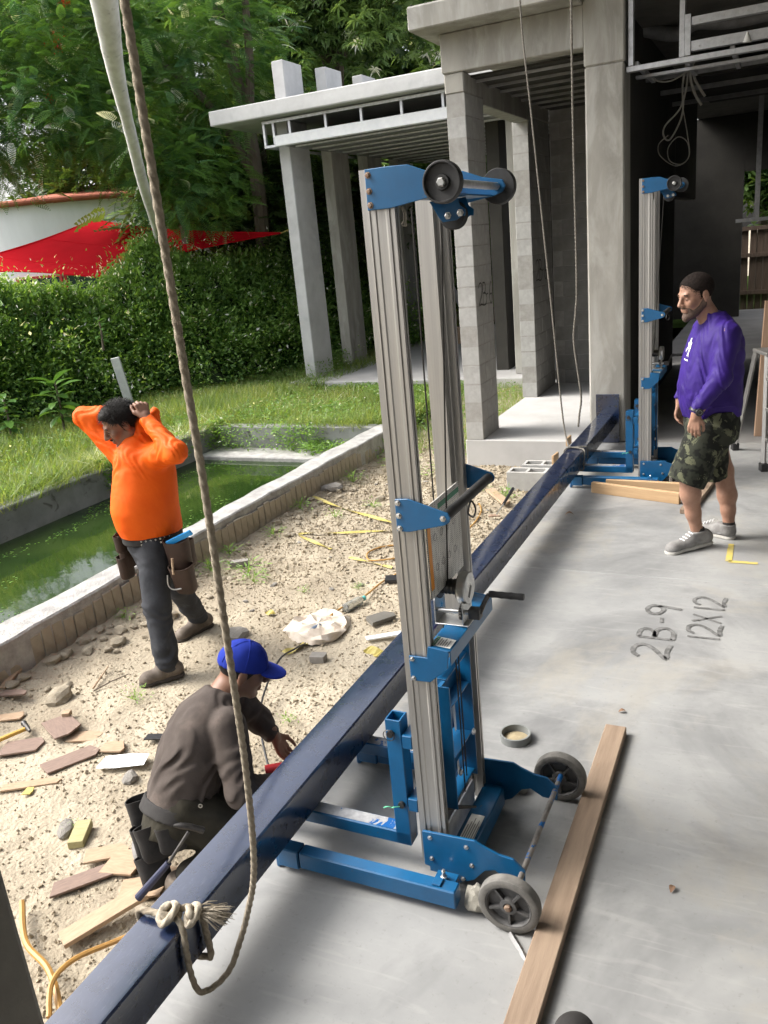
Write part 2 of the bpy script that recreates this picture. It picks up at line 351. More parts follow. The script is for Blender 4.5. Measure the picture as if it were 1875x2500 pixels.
def lawn_h(X, Y): return -0.09 + 0.07 * (fbm(X, Y, 0.5, 3, 21) - 0.5)
o = grid_sheet('lawn_ground', -30, -7.05, -6, 34, 0.5, lawn_h, MATS['lawn_soil'])
o = grid_sheet('lawn_ground', -7.05, -4.22, 9.15, 34, 0.5, lawn_h, MATS['lawn_soil'])
o = grid_sheet('lawn_ground', -4.22, 6, 19, 34, 0.5, lambda X, Y: lawn_h(X, Y) - 0.02, MATS['lawn_soil'])
# floor of the terrace, cut by a saw joint, and the porch step beyond
f = MB()
f.box(-1.75, 7, -5, 4.955, -0.5, 0); f.box(-1.75, 7, 4.96, 8.42, -0.5, 0); pass
floor = f.build('floor', 'floor_concrete', bevel=0.004); tag(floor, kind='structure')
f = MB(); f.box(-1.75, 7, 8.426, 21, -0.5, 0); tag(f.build('inner_floor', 'floor_inner_shade', bevel=0.004), kind='structure')
p = MB(); p.box(-3.08, -1.755, 8.42, 12.2, -0.5, 0.0)
tag(p.build('porch_floor', 'slab_pale', bevel=0.008), kind='structure')
# ---------------------------------------------------------------- pool
wm = bpy.data.materials.new('pool_water'); wm.use_nodes = True
n = wm.node_tree.nodes; l = wm.node_tree.links; b = n['Principled BSDF']
tc = n.new('ShaderNodeTexCoord'); nz = n.new('ShaderNodeTexNoise'); nz.inputs['Scale'].default_value = 1.1; nz.inputs['Detail'].default_value = 7; nz.inputs['Distortion'].default_value = 0.8
cr = n.new('ShaderNodeValToRGB'); e = cr.color_ramp.elements
e[0].position = 0.38; e[0].color = (0.012, 0.028, 0.006, 1); e[1].position = 0.68; e[1].color = (0.03, 0.052, 0.011, 1)
l.new(tc.outputs['Object'], nz.inputs['Vector']); l.new(nz.outputs[0], cr.inputs[0]); l.new(cr.outputs[0], b.inputs['Base Color'])
b.inputs['Roughness'].default_value = 0.045; b.inputs['IOR'].default_value = 1.33
nb = n.new('ShaderNodeTexNoise'); nb.inputs['Scale'].default_value = 5; bp = n.new('ShaderNodeBump'); bp.inputs['Strength'].default_value = 0.05; bp.inputs['Distance'].default_value = 0.02
l.new(tc.outputs['Object'], nb.inputs['Vector']); l.new(nb.outputs[0], bp.inputs['Height']); l.new(bp.outputs[0], b.inputs['Normal'])
w = MB(); w.add([(-6.95, -3.1, -0.34), (-4.45, -3.1, -0.34), (-4.45, 8.52, -0.34), (-6.95, 8.52, -0.34)], [(0, 1, 2, 3)])
tag(w.build('pool_water', wm), kind='structure')
pool = empty('pool', (-5.6, 6, -0.3), label='long rectangular pool of rough concrete walls holding green water', cat='pool')
PO = Vector((-5.6, 6, -0.3))
def wall_strip(x0, x1, y0, y1, z0, z1, wob, seed, ax='y', st=0.16):
    """a wall whose cast edges wander"""
    r = random.Random(seed); m_ = MB(); a, b_ = (y0, y1) if ax == 'y' else (x0, x1); N = max(2, int((b_ - a) / st)); rows = []
    ph = [r.uniform(0, 6) for _ in range(4)]
    for i in range(N + 1):
        t = a + (b_ - a) * i / N
        w1 = wob * (0.6 * math.sin(t * 1.3 + ph[0]) + 0.4 * math.sin(t * 4.1 + ph[1])) + r.uniform(-.4, .4) * wob
        w2 = wob * (0.6 * math.sin(t * 1.1 + ph[2]) + 0.4 * math.sin(t * 3.7 + ph[3])) + r.uniform(-.4, .4) * wob
        dz = r.uniform(-.25, .25) * wob
        if ax == 'y': rows.append([(x0, t, z0), (x0 + w1, t, z1 + dz), (x1 + w2, t, z1 + dz * .5), (x1, t, z0)])
        else: rows.append([(t, y0, z0), (t, y0 + w1, z1 + dz), (t, y1 + w2, z1 + dz * .5), (t, y1, z0)])
    vs = [Vector(p_) - PO for rw in rows for p_ in rw]; fs = []
    for i in range(N):
        for k in range(4): fs.append((i * 4 + k, i * 4 + (k + 1) % 4, (i + 1) * 4 + (k + 1) % 4, (i + 1) * 4 + k))
    fs += [(0, 1, 2, 3), (N * 4 + 3, N * 4 + 2, N * 4 + 1, N * 4)]
    return m_.add(vs, fs)
wr = wall_strip(-4.5, -4.262, -3.1, 9.2, -0.8, 0.0, 0.022, 1).build('wall', 'pool_top', pool, bevel=0.012)
tile_me = []
for k in range(4):
    t = MB(); h = (0.235, 0.25, 0.225, 0.24)[k]
    t.box(-0.006, 0.012, -0.0455, 0.0455, -0.155, -0.135 + h)
    o = t.build('tile', 'pool_tile', None, bevel=0.006, jitter=0.0025); tile_me.append(o.data); bpy.data.objects.remove(o)
yy = 2.2; k = 0
while yy < 8.95:
    o = bpy.data.objects.new('tile', tile_me[rnd.randrange(4)]); link(o, wr)
    o.location = Vector((-4.258 + rnd.uniform(-.006, .003), yy, -0.17 + rnd.uniform(-.012, .012))) - PO
    o.rotation_euler = (rnd.uniform(-.03, .03), rnd.uniform(-.03, .015), rnd.uniform(-.03, .03)); o.scale = (1, rnd.uniform(.93, 1.03), 1)
    yy += rnd.uniform(.093, .1)
wall_strip(-7.08, -6.88, -3.1, 9.2, -0.8, 0.0, 0.018, 2).build('wall', 'pool_inner', pool, bevel=0.012)
wall_strip(-6.878, -4.505, 9.0, 9.2, -0.8, 0.0, 0.012, 3, 'x').build('wall', 'pool_inner', pool, bevel=0.012)
q = MB(); q.box(-6.875 + 5.6, -4.507 + 5.6, 8.52 - 6, 8.997 - 6, -0.5, -0.285 + 0.3); q.build('ledge', 'pool_top', pool, bevel=0.012)
# ---------------------------------------------------------------- house
house = empty('concrete_house', (0, 8.42, 0), label='unfinished concrete house with block piers, cast columns and dark open interior', cat='house')
HO = Vector((0, 8.42, 0))
def hbox(name, x0, x1, y0, y1, z0, z1, m, bevel=0.008, parent=None, jit=0.0):
    b_ = MB(); b_.box(x0, x1, y0 - 8.42, y1 - 8.42, z0, z1); return b_.build(name, m, parent or house, bevel=bevel, jitter=jit)
BM = {}
def block_mesh(lx, ly, lz, m):
    key = (round(lx, 3), round(ly, 3), round(lz, 3), m)
    if key not in BM:
        b_ = MB(); b_.box(-lx / 2, lx / 2, -ly / 2, ly / 2, -lz / 2, lz / 2); o = b_.build('block', m, None, bevel=0.006); BM[key] = o.data; bpy.data.objects.remove(o)
    return BM[key]
def block_wall(core, x0, x1, y0, y1, ztop, m, along='y', off=0.0, bl=0.4):
    """courses of blocks laid round the recessed mortar core"""
    z = 0.0; c = 0; H = 0.2033
    a, b_ = (y0, y1) if along == 'y' else (x0, x1)
    while z < ztop - 0.03:
        h = min(H, ztop - z); t = a + (-(bl / 2) if (c % 2) else 0.0) + off
        while t < b_ - 0.005:
            s, e_ = max(t, a), min(t + bl, b_)
            if e_ - s > 0.03:
                L = e_ - s - 0.006
                if along == 'y': me = block_mesh(x1 - x0, L, h - 0.006, m); loc = ((x0 + x1) / 2, (s + e_) / 2, z + h / 2)
                else: me = block_mesh(L, y1 - y0, h - 0.006, m); loc = ((s + e_) / 2, (y0 + y1) / 2, z + h / 2)
                o = bpy.data.objects.new('block', me); link(o, core)
                o.location = Vector(loc) - HO + Vector((rnd.uniform(-.0015, .0015), rnd.uniform(-.0015, .0015), 0))
            t += bl
        z += H; c += 1
def pier(x0, x1, y0, y1, ztop, m, cap):
    core = hbox('pier', x0 + .003, x1 - .003, y0 + .003, y1 - .003, 0, ztop, 'mortar', 0)
    block_wall(core, x0, x1, y0, y1, ztop, m, 'y')
    return core
pier1 = pier(-3.065, -2.87, 8.42, 9.0, 3.457, 'block', 3.64)
hbox('pier_cap', -3.068, -2.868, 8.417, 9.003, 3.459, 3.64, 'concrete', 0.012, jit=.003)
pier2 = pier(-3.1, -2.9, 10.82, 11.87, 3.457, 'block', 3.64)
hbox('pier_cap', -3.103, -2.897, 10.817, 11.873, 3.459, 3.64, 'concrete', 0.012, jit=.003)
core = hbox('back_wall', -2.895, -1.7, 11.876, 12.06, 0, 3.98, 'mortar', 0)
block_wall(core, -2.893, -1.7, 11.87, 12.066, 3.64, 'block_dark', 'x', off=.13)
hbox('lintel', -3.066, -2.872, 9.006, 10.815, 3.4, 3.64, 'concrete', 0.008)
hbox('header_beam', -3.085, -1.712, 8.4, 8.62, 3.643, 3.987, 'concrete', 0.01, jit=.003)
hbox('roof_slab', -3.27, -1.72, 8.07, 12.3, 3.99, 4.19, 'concrete', 0.012, jit=.003)
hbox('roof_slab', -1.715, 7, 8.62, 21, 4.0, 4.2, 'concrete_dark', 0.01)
bc = hbox('column', -1.71, -1.36, 8.4, 8.75, 0, 3.478, 'concrete', 0.014, jit=.002)
hbox('column_top', -1.716, -1.354, 8.394, 8.756, 3.48, 4.38, 'concrete', 0.012, jit=.002)
hbox('terrace_roof', -1.75, 7, -5, 8.76, 4.385, 4.6, 'concrete', 0.01)
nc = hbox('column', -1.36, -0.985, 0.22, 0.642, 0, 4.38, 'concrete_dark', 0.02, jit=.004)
hbox('unseen_side_wall', 2.9, 3.1, -2.4, 8.39, 0, 4.38, 'block', 0)  # out of view, added to darken the right of the floor
hbox('unseen_rear_wall', -1.75, 2.89, -2.4, -2.2, 0, 4.38, 'block_dark', 0)  # out of view, added in darker block to keep light off the lift's near faces
hbox('interior_wall', -1.71, -1.42, 8.76, 13.0, 0, 3.99, 'interior_shade', 0)
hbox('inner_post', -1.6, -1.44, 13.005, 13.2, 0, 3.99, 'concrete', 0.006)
hbox('interior_wall', -4.2, -0.8, 19.6, 19.8, 0, 3.99, 'interior_shade', 0)
hbox('interior_wall', 0.9, 7, 19.6, 19.8, 0, 3.99, 'interior_shade', 0)
hbox('interior_wall', -0.799, 0.899, 19.6, 19.8, 2.9, 3.99, 'interior_shade', 0)
hbox('interior_wall', 5.2, 5.4, 8.8, 19.6, 0, 3.99, 'interior_shade', 0)
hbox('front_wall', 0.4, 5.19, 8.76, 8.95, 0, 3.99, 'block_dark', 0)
hbox('interior_wall', -0.2, 0.2, 14.5, 19.6, 2.9, 3.985, 'interior_shade', 0)
hbox('interior_wall', -4.2, -4.0, 13.2, 19.59, 0, 3.99, 'interior_shade', 0)
hbox('partition', -1.6, -1.44, 13.21, 16.4, 2.4, 3.98, 'interior_shade', 0)
hbox('window_post', -0.5, -0.42, 16.9, 17.0, 2.0, 3.98, 'galvanized', 0)
hbox('window_rail', -0.8, 0.3, 16.9, 17.0, 1.94, 2.0, 'galvanized', 0)
for k in range(7): hbox('furring_channel', -2.86, -1.715, 8.75 + k * .42, 8.775 + k * .42, 3.575, 3.6, 'duct', 0)
hbox('porch_ceiling', -2.868, -1.715, 8.63, 11.86, 3.61, 3.63, 'interior_shade', 0)
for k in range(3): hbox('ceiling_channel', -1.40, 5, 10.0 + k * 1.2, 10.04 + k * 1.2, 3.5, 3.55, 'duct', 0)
hbox('soffit_panel', -1.0, 5, 10.7, 13.2, 3.56, 3.575, 'interior_shade', 0)
hbox('interior_wall', -1.71, -1.42, 13.0, 13.004, 3.2, 3.99, 'interior_shade', 0)
# steel stud framing hung across the wide opening
fr = empty('stud_framing', (-1.36, 8.5, 3.4), label='galvanized steel stud frame hung across the opening beside the tall column', cat='framing')
def sbox(name, x0, x1, z0, z1, y0=8.46, y1=8.54, m='galvanized', parent=None):
    b_ = MB(); b_.box(x0 + 1.36, x1 + 1.36, y0 - 8.5, y1 - 8.5, z0 - 3.4, z1 - 3.4); return b_.build(name, m, parent or fr, bevel=0.003)
sbox('bottom_track', -1.352, 0.395, 3.39, 3.435)
sbox('stud', -1.335, -1.29, 3.437, 4.38); sbox('stud', -0.905, -0.86, 3.437, 4.38); sbox('stud', 0.02, 0.065, 3.737, 4.38)
sbox('plate', -0.858, -0.81, 3.44, 3.76, 8.452, 8.458)
sbox('rail', -0.808, 0.394, 3.67, 3.735); sbox('rail', -0.808, 0.394, 3.47, 3.55)
sbox('rail', -1.352, 0.394, 3.4, 3.43, 9.0, 9.06)
for k in range(5): sbox('joist', -1.3 + k * .4, -1.26 + k * .4, 3.44, 3.48, 8.55, 9.7)
b_ = MB()
for xx in (-0.74, -0.55, -0.36, -0.17, 0.1):
    for zz in (3.5, 3.7): hexbolt(b_, (xx + 1.36, -0.0405, zz - 3.4), 'y', .006, .006)
b_.build('screw', 'zinc', fr)
b_ = MB(); b_.lathe([(0.035, 0), (0.03, .01), (0.008, .075), (0, .08)], (1.0, -0.05, 0.062), 'z', 10); b_.build('foam_blob', 'sticker_white', fr, smooth=True)
b_ = MB(); pts = smoothpts([(-1.42, 10, 4.0), (-1.1, 10, 3.9), (-.9, 10, 3.97), (-.5, 10, 3.92), (.4, 10, 3.98)], 6); b_.tube([Vector(p_) for p_ in pts], 0.07, 12)
tag(b_.build('air_duct', 'duct', None, smooth=True), 'grey flexible air duct running under the ceiling behind the stud frame', 'duct')
# writing on the slab and the piers
def ribbon(strokes, w, fn, name, m, parent):
    """hand-drawn strokes as thin flat ribbons; fn maps (u,v) to a 3-D point"""
    r = MB()
    for st in strokes:
        P = smoothpts([(a, c_, 0) for a, c_ in st], 5) if len(st) > 2 else [Vector((a, c_, 0)) for a, c_ in st]
        vs = []; N = len(P)
        for i in range(N):
            d = (P[min(i + 1, N - 1)] - P[max(i - 1, 0)]).normalized(); nrm = Vector((-d.y, d.x, 0))
            ww = w * (0.85 + 0.3 * rnd.random()) * (0.8 if i in (0, N - 1) else 1)
            vs += [fn(*(P[i] + nrm * ww / 2).xy), fn(*(P[i] - nrm * ww / 2).xy)]
        r.add(vs, [(2 * i, 2 * i + 1, 2 * i + 3, 2 * i + 2) for i in range(N - 1)])
    return r.build(name, m, parent, normals=False)
GL = {'2': [[(.05, .8), (.2, .98), (.5, 1), (.68, .8), (.55, .5), (.1, .12), (.04, .02)], [(.04, .02), (.4, .06), (.78, .0)]],
      'B': [[(.12, 0), (.14, 1)], [(.14, 1), (.5, .98), (.62, .78), (.45, .58), (.2, .53)], [(.2, .53), (.6, .5), (.74, .25), (.5, .02), (.1, .0)]],
      '9': [[(.62, .68), (.42, .5), (.15, .6), (.12, .85), (.35, 1), (.6, .9), (.62, .68), (.58, .3), (.5, -.05)]],
      '-': [[(.1, .45), (.4, .48)]], '1': [[(.3, .98), (.3, 0)]], 'X': [[(.08, .95), (.65, .05)], [(.6, .95), (.1, .05)]],
      '6': [[(.5, 1), (.25, .75), (.12, .3), (.3, .0), (.55, .12), (.52, .42), (.2, .4)]]}
def word(txt, h, adv=0.85):
    out = []; x = 0
    for ch in txt:
        wd = .5 if ch in '-1' else adv
        out += [[((a + x) * h, b_ * h) for a, b_ in st] for st in GL[ch]]; x += wd
    return out
# lettering baseline runs along +Y, letters lean to -X (read from inside the house)
ribbon(word('2B-9', 0.175, 0.95), 0.024, lambda u, v: (-0.43 - v, 3.9 + u * 1.2, 0.0035), 'painted_number', 'mark_grey', floor)
ribbon(word('12X12', 0.165, 0.85), 0.022, lambda u, v: (-0.2 - v, 4.14 + u * 1.02, 0.0035), 'painted_number', 'mark_grey', floor)
ribbon([[(0, .32), (0.0, .0)], [(0, .0), (.17, .0)]], 0.045, lambda u, v: (-0.22 + u, 5.3 + v, 0.0035), 'yellow_mark', 'mark_yellow', floor)
ribbon(word('2B-6', 0.23, 0.62), 0.016, lambda u, v: (-2.864, 8.5 + u * .85 - 8.42, 1.42 + v), 'painted_number', 'mark_black', pier1)
ribbon(word('2B-6', 0.26, 0.62), 0.016, lambda u, v: (-2.894, 10.95 + u * .9 - 8.42, 1.5 + v), 'painted_number', 'mark_black', pier2)
# ---------------------------------------------------------------- pavilion
pav = empty('garden_pavilion', (-6, 12.4, 0), label='flat roofed concrete pavilion on square columns with open steel stud soffit', cat='pavilion')
def pbox(name, x0, x1, y0, y1, z0, z1, m, bevel=0.008, parent=None, jit=0.0):
    b_ = MB(); b_.box(x0 + 6, x1 + 6, y0 - 12.4, y1 - 12.4, z0, z1); return b_.build(name, m, parent or pav, bevel=bevel, jitter=jit)
pbox('base_slab', -7.75, -3.2, 12.4, 20.5, -0.4, 0.0, 'slab_pale', 0.01)
rs = pbox('roof_slab', -8.5, -3.3, 12.2, 20.8, 4.21, 4.43, 'concrete_pale', 0.012, jit=.004)
for k, y in enumerate((12.75, 14.2, 15.67, 17.15)):
    pbox('column', -7.6, -7.39, y, y + .67, 0, 4.205, 'concrete_pale' if k == 0 else 'concrete', 0.012, jit=.003)
    pbox('column_stub', -7.55, -7.34, y, y + .6, 4.433, (5.08, 5.17, 5.23, 5.25)[k], 'concrete_pale', 0.01, rs, .003)
for k, y in enumerate((12.75, 15.67, 18.6)): pbox('column', -3.75, -3.54, y, y + .67, 0, 4.205, 'concrete', 0.01)
sf = pbox('soffit_frame', -7.68, -3.3, 12.45, 12.51, 4.145, 4.19, 'galvanized', 0.003)
pbox('bottom_track', -7.68, -3.3, 12.45, 12.51, 3.79, 3.83, 'galvanized', 0.003, sf)
pbox('fascia_board', -7.46, -3.3, 12.43, 12.448, 3.8, 3.955, 'white_metal', 0.004, sf)
for x in (-7.68, -7.5, -7.2, -6.55, -5.93, -5.26, -4.6, -3.95): pbox('stud', x, x + .04, 12.455, 12.505, 3.832, 4.143, 'galvanized', 0.002, sf)
for k in range(11): pbox('soffit_channel', -7.2, -3.32, 12.62 + k * .55, 12.68 + k * .55, 3.765, 3.79, 'galvanized', 0.002, sf)
pbox('soffit_panel', -7.36, -3.32, 12.52, 18.6, 3.795, 3.805, 'duct', 0, sf)
pbox('end_track', -7.68, -7.64, 12.52, 18.6, 3.79, 3.83, 'galvanized', 0.002, sf)
# ================================================================ steel beam
bpm = MATS['beam_paint']; n = bpm.node_tree.nodes; l = bpm.node_tree.links      # pale dust flecks on the paint
tc = [k for k in n if k.type == 'TEX_COORD'][0]
mp = n.new('ShaderNodeMapping'); mp.inputs['Scale'].default_value = (26, 5, 26); l.new(tc.outputs['Object'], mp.inputs[0])
nz = n.new('ShaderNodeTexNoise'); nz.inputs['Scale'].default_value = 5.5; nz.inputs['Detail'].default_value = 8; nz.inputs['Roughness'].default_value = 0.75; l.new(mp.outputs[0], nz.inputs[0])
n2 = n.new('ShaderNodeTexNoise'); n2.inputs['Scale'].default_value = 0.9; n2.inputs['Detail'].default_value = 3; l.new(tc.outputs['Object'], n2.inputs[0])
ad = n.new('ShaderNodeMath'); ad.operation = 'MULTIPLY_ADD'; ad.inputs[1].default_value = 0.45; l.new(n2.outputs[0], ad.inputs[0]); l.new(nz.outputs[0], ad.inputs[2])
mr = n.new('ShaderNodeMapRange'); mr.inputs[1].default_value = 0.80; mr.inputs[2].default_value = 0.98; mr.inputs[4].default_value = 0.32; l.new(ad.outputs[0], mr.inputs[0])
bs = n['Principled BSDF']; src = bs.inputs['Base Color'].links[0].from_socket
mx = n.new('ShaderNodeMix'); mx.data_type = 'RGBA'; mx.inputs[7].default_value = (0.12, 0.13, 0.16, 1); l.new(src, mx.inputs[6]); l.new(mr.outputs[0], mx.inputs[0]); l.new(mx.outputs[2], bs.inputs['Base Color'])
bs.inputs['Coat Weight'].default_value = 1.0; bs.inputs['Coat IOR'].default_value = 1.7; bs.inputs['Coat Roughness'].default_value = 0.13
beam = empty('steel_beam', (-1.54, 3.4, 0.15), label='long square navy painted steel beam lying across the lift forks', cat='beam')
b_ = MB(); b_.box(-0.08, 0.075, -5.2, 4.955, 0, 0.15); b_.build('tube', 'beam_paint', beam, bevel=0.016, seg=3, smooth=True)
b_ = MB(); b_.box(-0.1, 0.13, 4.957, 4.975, -0.145, 0.35); b_.build('end_plate', 'beam_paint', beam, bevel=0.003)
b_ = MB()
for x, z in ((-.07, .31), (.1, .31), (-.07, .23), (.1, .23), (-.07, -.09), (.1, -.09)): b_.lathe([(.011, 0), (.011, -.003), (.0, -.003)], (x, 4.9565, z), 'y', 10)
b_.build('bolt_hole', 'print_black', beam)
b_ = MB(); b_.lathe([(.006, 0), (.006, .004), (.004, .006)], (-.01, -1.52, .15), 'z', 8); b_.build('nut', 'dark_steel', beam)
# ================================================================ material lift
def text_mesh(txt, size, name, m, parent, mtx):
    cu = bpy.data.curves.new(name, 'FONT'); cu.body = txt; cu.size = size; cu.resolution_u = 2
    o = bpy.data.objects.new(name, cu); COL.objects.link(o); dg = bpy.context.evaluated_depsgraph_get()
    me = bpy.data.meshes.new_from_object(o.evaluated_get(dg)); me.transform(mtx); bpy.data.objects.remove(o)
    me.materials.clear(); me.materials.append(MATS[m]); return link(bpy.data.objects.new(name, me), parent)
def frame_mtx(o, u, v):
    u, v = Vector(u).normalized(), Vector(v).normalized(); w = u.cross(v); M_ = Matrix.Identity(4)
    for i in range(3): M_[i][0], M_[i][1], M_[i][2], M_[i][3] = u[i], v[i], w[i], o[i]
    return M_
lift = empty('material_lift', (-0.95, 2.34, 0), label='blue hand winch material lift with aluminium mast beside the loose plank and stone chocks', cat='lift', group='material lifts holding the beam')
LO = Vector((-0.95, 2.34, 0))
def lb(name, fn, m, parent=None, **k):
    b_ = MB(); fn(b_); b_.v = [tuple(Vector(p_) - LO) for p_ in b_.v]; return b_.build(name, m, parent or lift, **k)
def mast_poly(near):
    # plan outline with the grooves of the extrusion (x, y); outer face at y = 2.13 (near) or mirrored
    g_ = [(-1.033, 2.13), (-1.012, 2.13), (-1.012, 2.134), (-1.005, 2.134), (-1.005, 2.13), (-.994, 2.13), (-.990, 2.132), (-.966, 2.132), (-.962, 2.13),
          (-.954, 2.13), (-.954, 2.134), (-.948, 2.134), (-.948, 2.13), (-.938, 2.13), (-.938, 2.142), (-.942, 2.142), (-.942, 2.15), (-.938, 2.15), (-.938, 2.16),
          (-.962, 2.16), (-.966, 2.156), (-.99, 2.156), (-.994, 2.16), (-1.033, 2.16)]
    return g_ if near else [(x, 4.68 - y) for x, y in g_][::-1]
for s_ in (True, False):
    mc = lb('mast_column', lambda b, s=s_: b.prism(mast_poly(s), 'z', .06, 2.30), 'aluminium')
    y0 = 2.165 if s_ else 2.475
    lb('inner_mast', lambda b, y=y0: (b.box(-1.02, -.965, y, y + .012, .1, 2.27), b.box(-1.02, -1.0, y + .013, y + .03, .1, 2.27), b.box(-.985, -.965, y + .013, y + .03, .1, 2.27)), 'aluminium')
TOPP = [(-1.012, 2.30), (-1.013, 2.197), (-.945, 2.197), (-.79, 2.218), (-.768, 2.226), (-.758, 2.242), (-.766, 2.26), (-.83, 2.274), (-.889, 2.298), (-.94, 2.30)]
HNDP = [(-1.012, 1.386), (-1.013, 1.285), (-.975, 1.284), (-.858, 1.312), (-.843, 1.322), (-.839, 1.336), (-.846, 1.35), (-.97, 1.389)]
WNCP = [(-1.013, .866), (-1.012, .778), (-.946, .78), (-.884, .836), (-.876, .898), (-.945, .906), (-.95, .866)]
BASP = [(-1.018, .205), (-1.018, .066), (-1.0, .064), (-1.0, .045), (-.975, .045), (-.975, .02), (-.90, .02), (-.84, .052), (-.80, .10), (-.765, .112), (-.72, .085), (-.664, .083), (-.662, .135),
        (-.70, .172), (-.75, .178), (-.80, .196), (-.83, .212)]
def plate(poly, yn, yf, t=.005): return ((yn - t, yn), (yf, yf + t))
for ya, yb in ((2.122, 2.128), (2.552, 2.558)):
    tp = lb('top_plate', lambda b: b.prism(TOPP, 'y', ya, yb), 'lift_blue', bevel=.0015)
    hp = lb('handle_bracket', lambda b: b.prism(HNDP, 'y', ya, yb), 'lift_blue', bevel=.0015)
    wp = lb('winch_bracket', lambda b: b.prism(WNCP, 'y', ya, yb), 'lift_blue', bevel=.0015)
    bp_ = lb('base_plate', lambda b: b.prism(BASP, 'y', ya - .012 if ya < 2.3 else ya + .008, yb - .008 if ya < 2.3 else yb + .012), 'lift_blue', bevel=.0015)
    sg = -1 if ya < 2.3 else 1; yo = ya if sg < 0 else yb
    for par, pts in ((tp, ((-1.003, 2.285), (-1.003, 2.245), (-1.003, 2.21))), (hp, ((-1.003, 1.375), (-1.003, 1.335), (-1.003, 1.295), (-.862, 1.333))),
                     (wp, ((-1.002, .856), (-1.002, .788))), (bp_, ((-.99, .185), (-.99, .10), (-.86, .18), (-.845, .11), (-.88, .045)))):
        off = -.012 if (par is bp_ and sg < 0) else (.012 if par is bp_ else 0)
        [lb('bolt', lambda b: hexbolt(b, (x, yo + off, z), 'y', .006 if par is not hp else .0065, .007, sg), 'rusty_bolt' if par is tp else 'zinc', par) for x, z in pts]
# top rollers
lb('axle', lambda b: b.cyl((-.786, 2.09, 2.243), (-.786, 2.6, 2.243), .011, 14), 'zinc', smooth=True)
for ya, sg in ((2.115, -1), (2.565, 1)):
    rw = lb('roller', lambda b: b.lathe([(.012, 0), (.05, 0), (.052, sg * .004), (.052, sg * .024), (.0495, sg * .028), (.0465, sg * .028), (.044, sg * .018), (.02, sg * .016), (.018, sg * .024), (.012, sg * .024)], (-.786, ya, 2.243), 'y', 40), 'rubber', smooth=True)
    lb('axle_nut', lambda b: b.lathe([(.0115, 0), (.0115, sg * .007), (.009, sg * .009)], (-.786, ya + sg * .024, 2.243), 'y', 6), 'zinc', rw)
for y in (2.30, 2.372): lb('sheave_bracket', lambda b: b.prism([(-.905, 2.21), (-.878, 2.163), (-.868, 2.152), (-.828, 2.154), (-.812, 2.164), (-.802, 2.163), (-.80, 2.18), (-.815, 2.192), (-.822, 2.215)], 'y', y, y + .004), 'lift_blue', bevel=.001)
lb('sheave', lambda b: b.lathe([(.008, -.014), (.036, -.014), (.039, -.01), (.03, 0), (.039, .01), (.036, .014), (.008, .014)], (-.848, 2.338, 2.168), 'y', 28), 'rubber', smooth=True)
lb('sheave_plate', lambda b: b.box(-.93, -.80, 2.13, 2.55, 2.2165, 2.2205), 'lift_blue')
lb('sheave_bolt', lambda b: [hexbolt(b, (x, 2.3, z), 'y', .007, .008) for x, z in ((-.852, 2.168), (-.815, 2.172))], 'zinc')
lb('frayed_cord', lambda b: b.tube(smoothpts([(-.945, 2.2, 2.2), (-.938, 2.198, 2.185), (-.94, 2.2, 2.165), (-.945, 2.2, 2.15)], 4), [.005] * 9 + [.006, .008, .01, .004], 7), 'rope_bright')
# handle
lb('handle', lambda b: b.cyl((-.861, 2.1285, 1.333), (-.861, 2.5515, 1.333), .0165, 16), 'rubber', smooth=True)
lb('hand_loop', lambda b: b.tube(smoothpts([(-.845, 2.33, 1.322), (-.832, 2.325, 1.30), (-.838, 2.32, 1.275), (-.856, 2.322, 1.283), (-.853, 2.33, 1.31)], 5, True) + [Vector((-.845, 2.33, 1.322))], .003, 6), 'black_plastic')
# placard
pm = mat('placard', (0.62, 0.61, 0.58), (0.55, 0.54, 0.5), 8, 0.35, spec=.5); n = pm.node_tree.nodes; l = pm.node_tree.links
tc = n.new('ShaderNodeTexCoord'); mp = n.new('ShaderNodeMapping'); mp.inputs['Scale'].default_value = (1, 9, 1); l.new(tc.outputs['Object'], mp.inputs[0])
sx = n.new('ShaderNodeSeparateXYZ'); l.new(mp.outputs[0], sx.inputs[0])
wv = n.new('ShaderNodeMath'); wv.operation = 'PINGPONG'; wv.inputs[1].default_value = .0035; l.new(sx.outputs[2], wv.inputs[0])
nz = n.new('ShaderNodeTexNoise'); nz.inputs['Scale'].default_value = 14; l.new(mp.outputs[0], nz.inputs[0])
c1 = n.new('ShaderNodeMath'); c1.operation = 'LESS_THAN'; c1.inputs[1].default_value = .0014; l.new(wv.outputs[0], c1.inputs[0])
c2 = n.new('ShaderNodeMath'); c2.operation = 'GREATER_THAN'; c2.inputs[1].default_value = .5; l.new(nz.outputs[0], c2.inputs[0])
cm = n.new('ShaderNodeMath'); cm.operation = 'MULTIPLY'; l.new(c1.outputs[0], cm.inputs[0]); l.new(c2.outputs[0], cm.inputs[1])
bs = n['Principled BSDF']; src = bs.inputs['Base Color'].links[0].from_socket
mx = n.new('ShaderNodeMix'); mx.data_type = 'RGBA'; mx.inputs[7].default_value = (.16, .16, .16, 1); l.new(src, mx.inputs[6]); l.new(cm.outputs[0], mx.inputs[0]); l.new(mx.outputs[2], bs.inputs['Base Color'])
pc = lb('placard', lambda b: b.add([(-.952, 2.195, 1.03), (-.952, 2.497, 1.03), (-.952, 2.497, 1.335), (-.952, 2.195, 1.335), (-.949, 2.195, 1.03), (-.949, 2.497, 1.03), (-.949, 2.497, 1.335), (-.949, 2.195, 1.335)],
     [(0, 3, 2, 1), (4, 5, 6, 7), (0, 1, 5, 4), (1, 2, 6, 5), (2, 3, 7, 6), (3, 0, 4, 7)]), 'placard')
lb('warning_strip', lambda b: b.box(-.9489, -.9482, 2.2, 2.225, 1.06, 1.3), 'sticker_orange', pc)
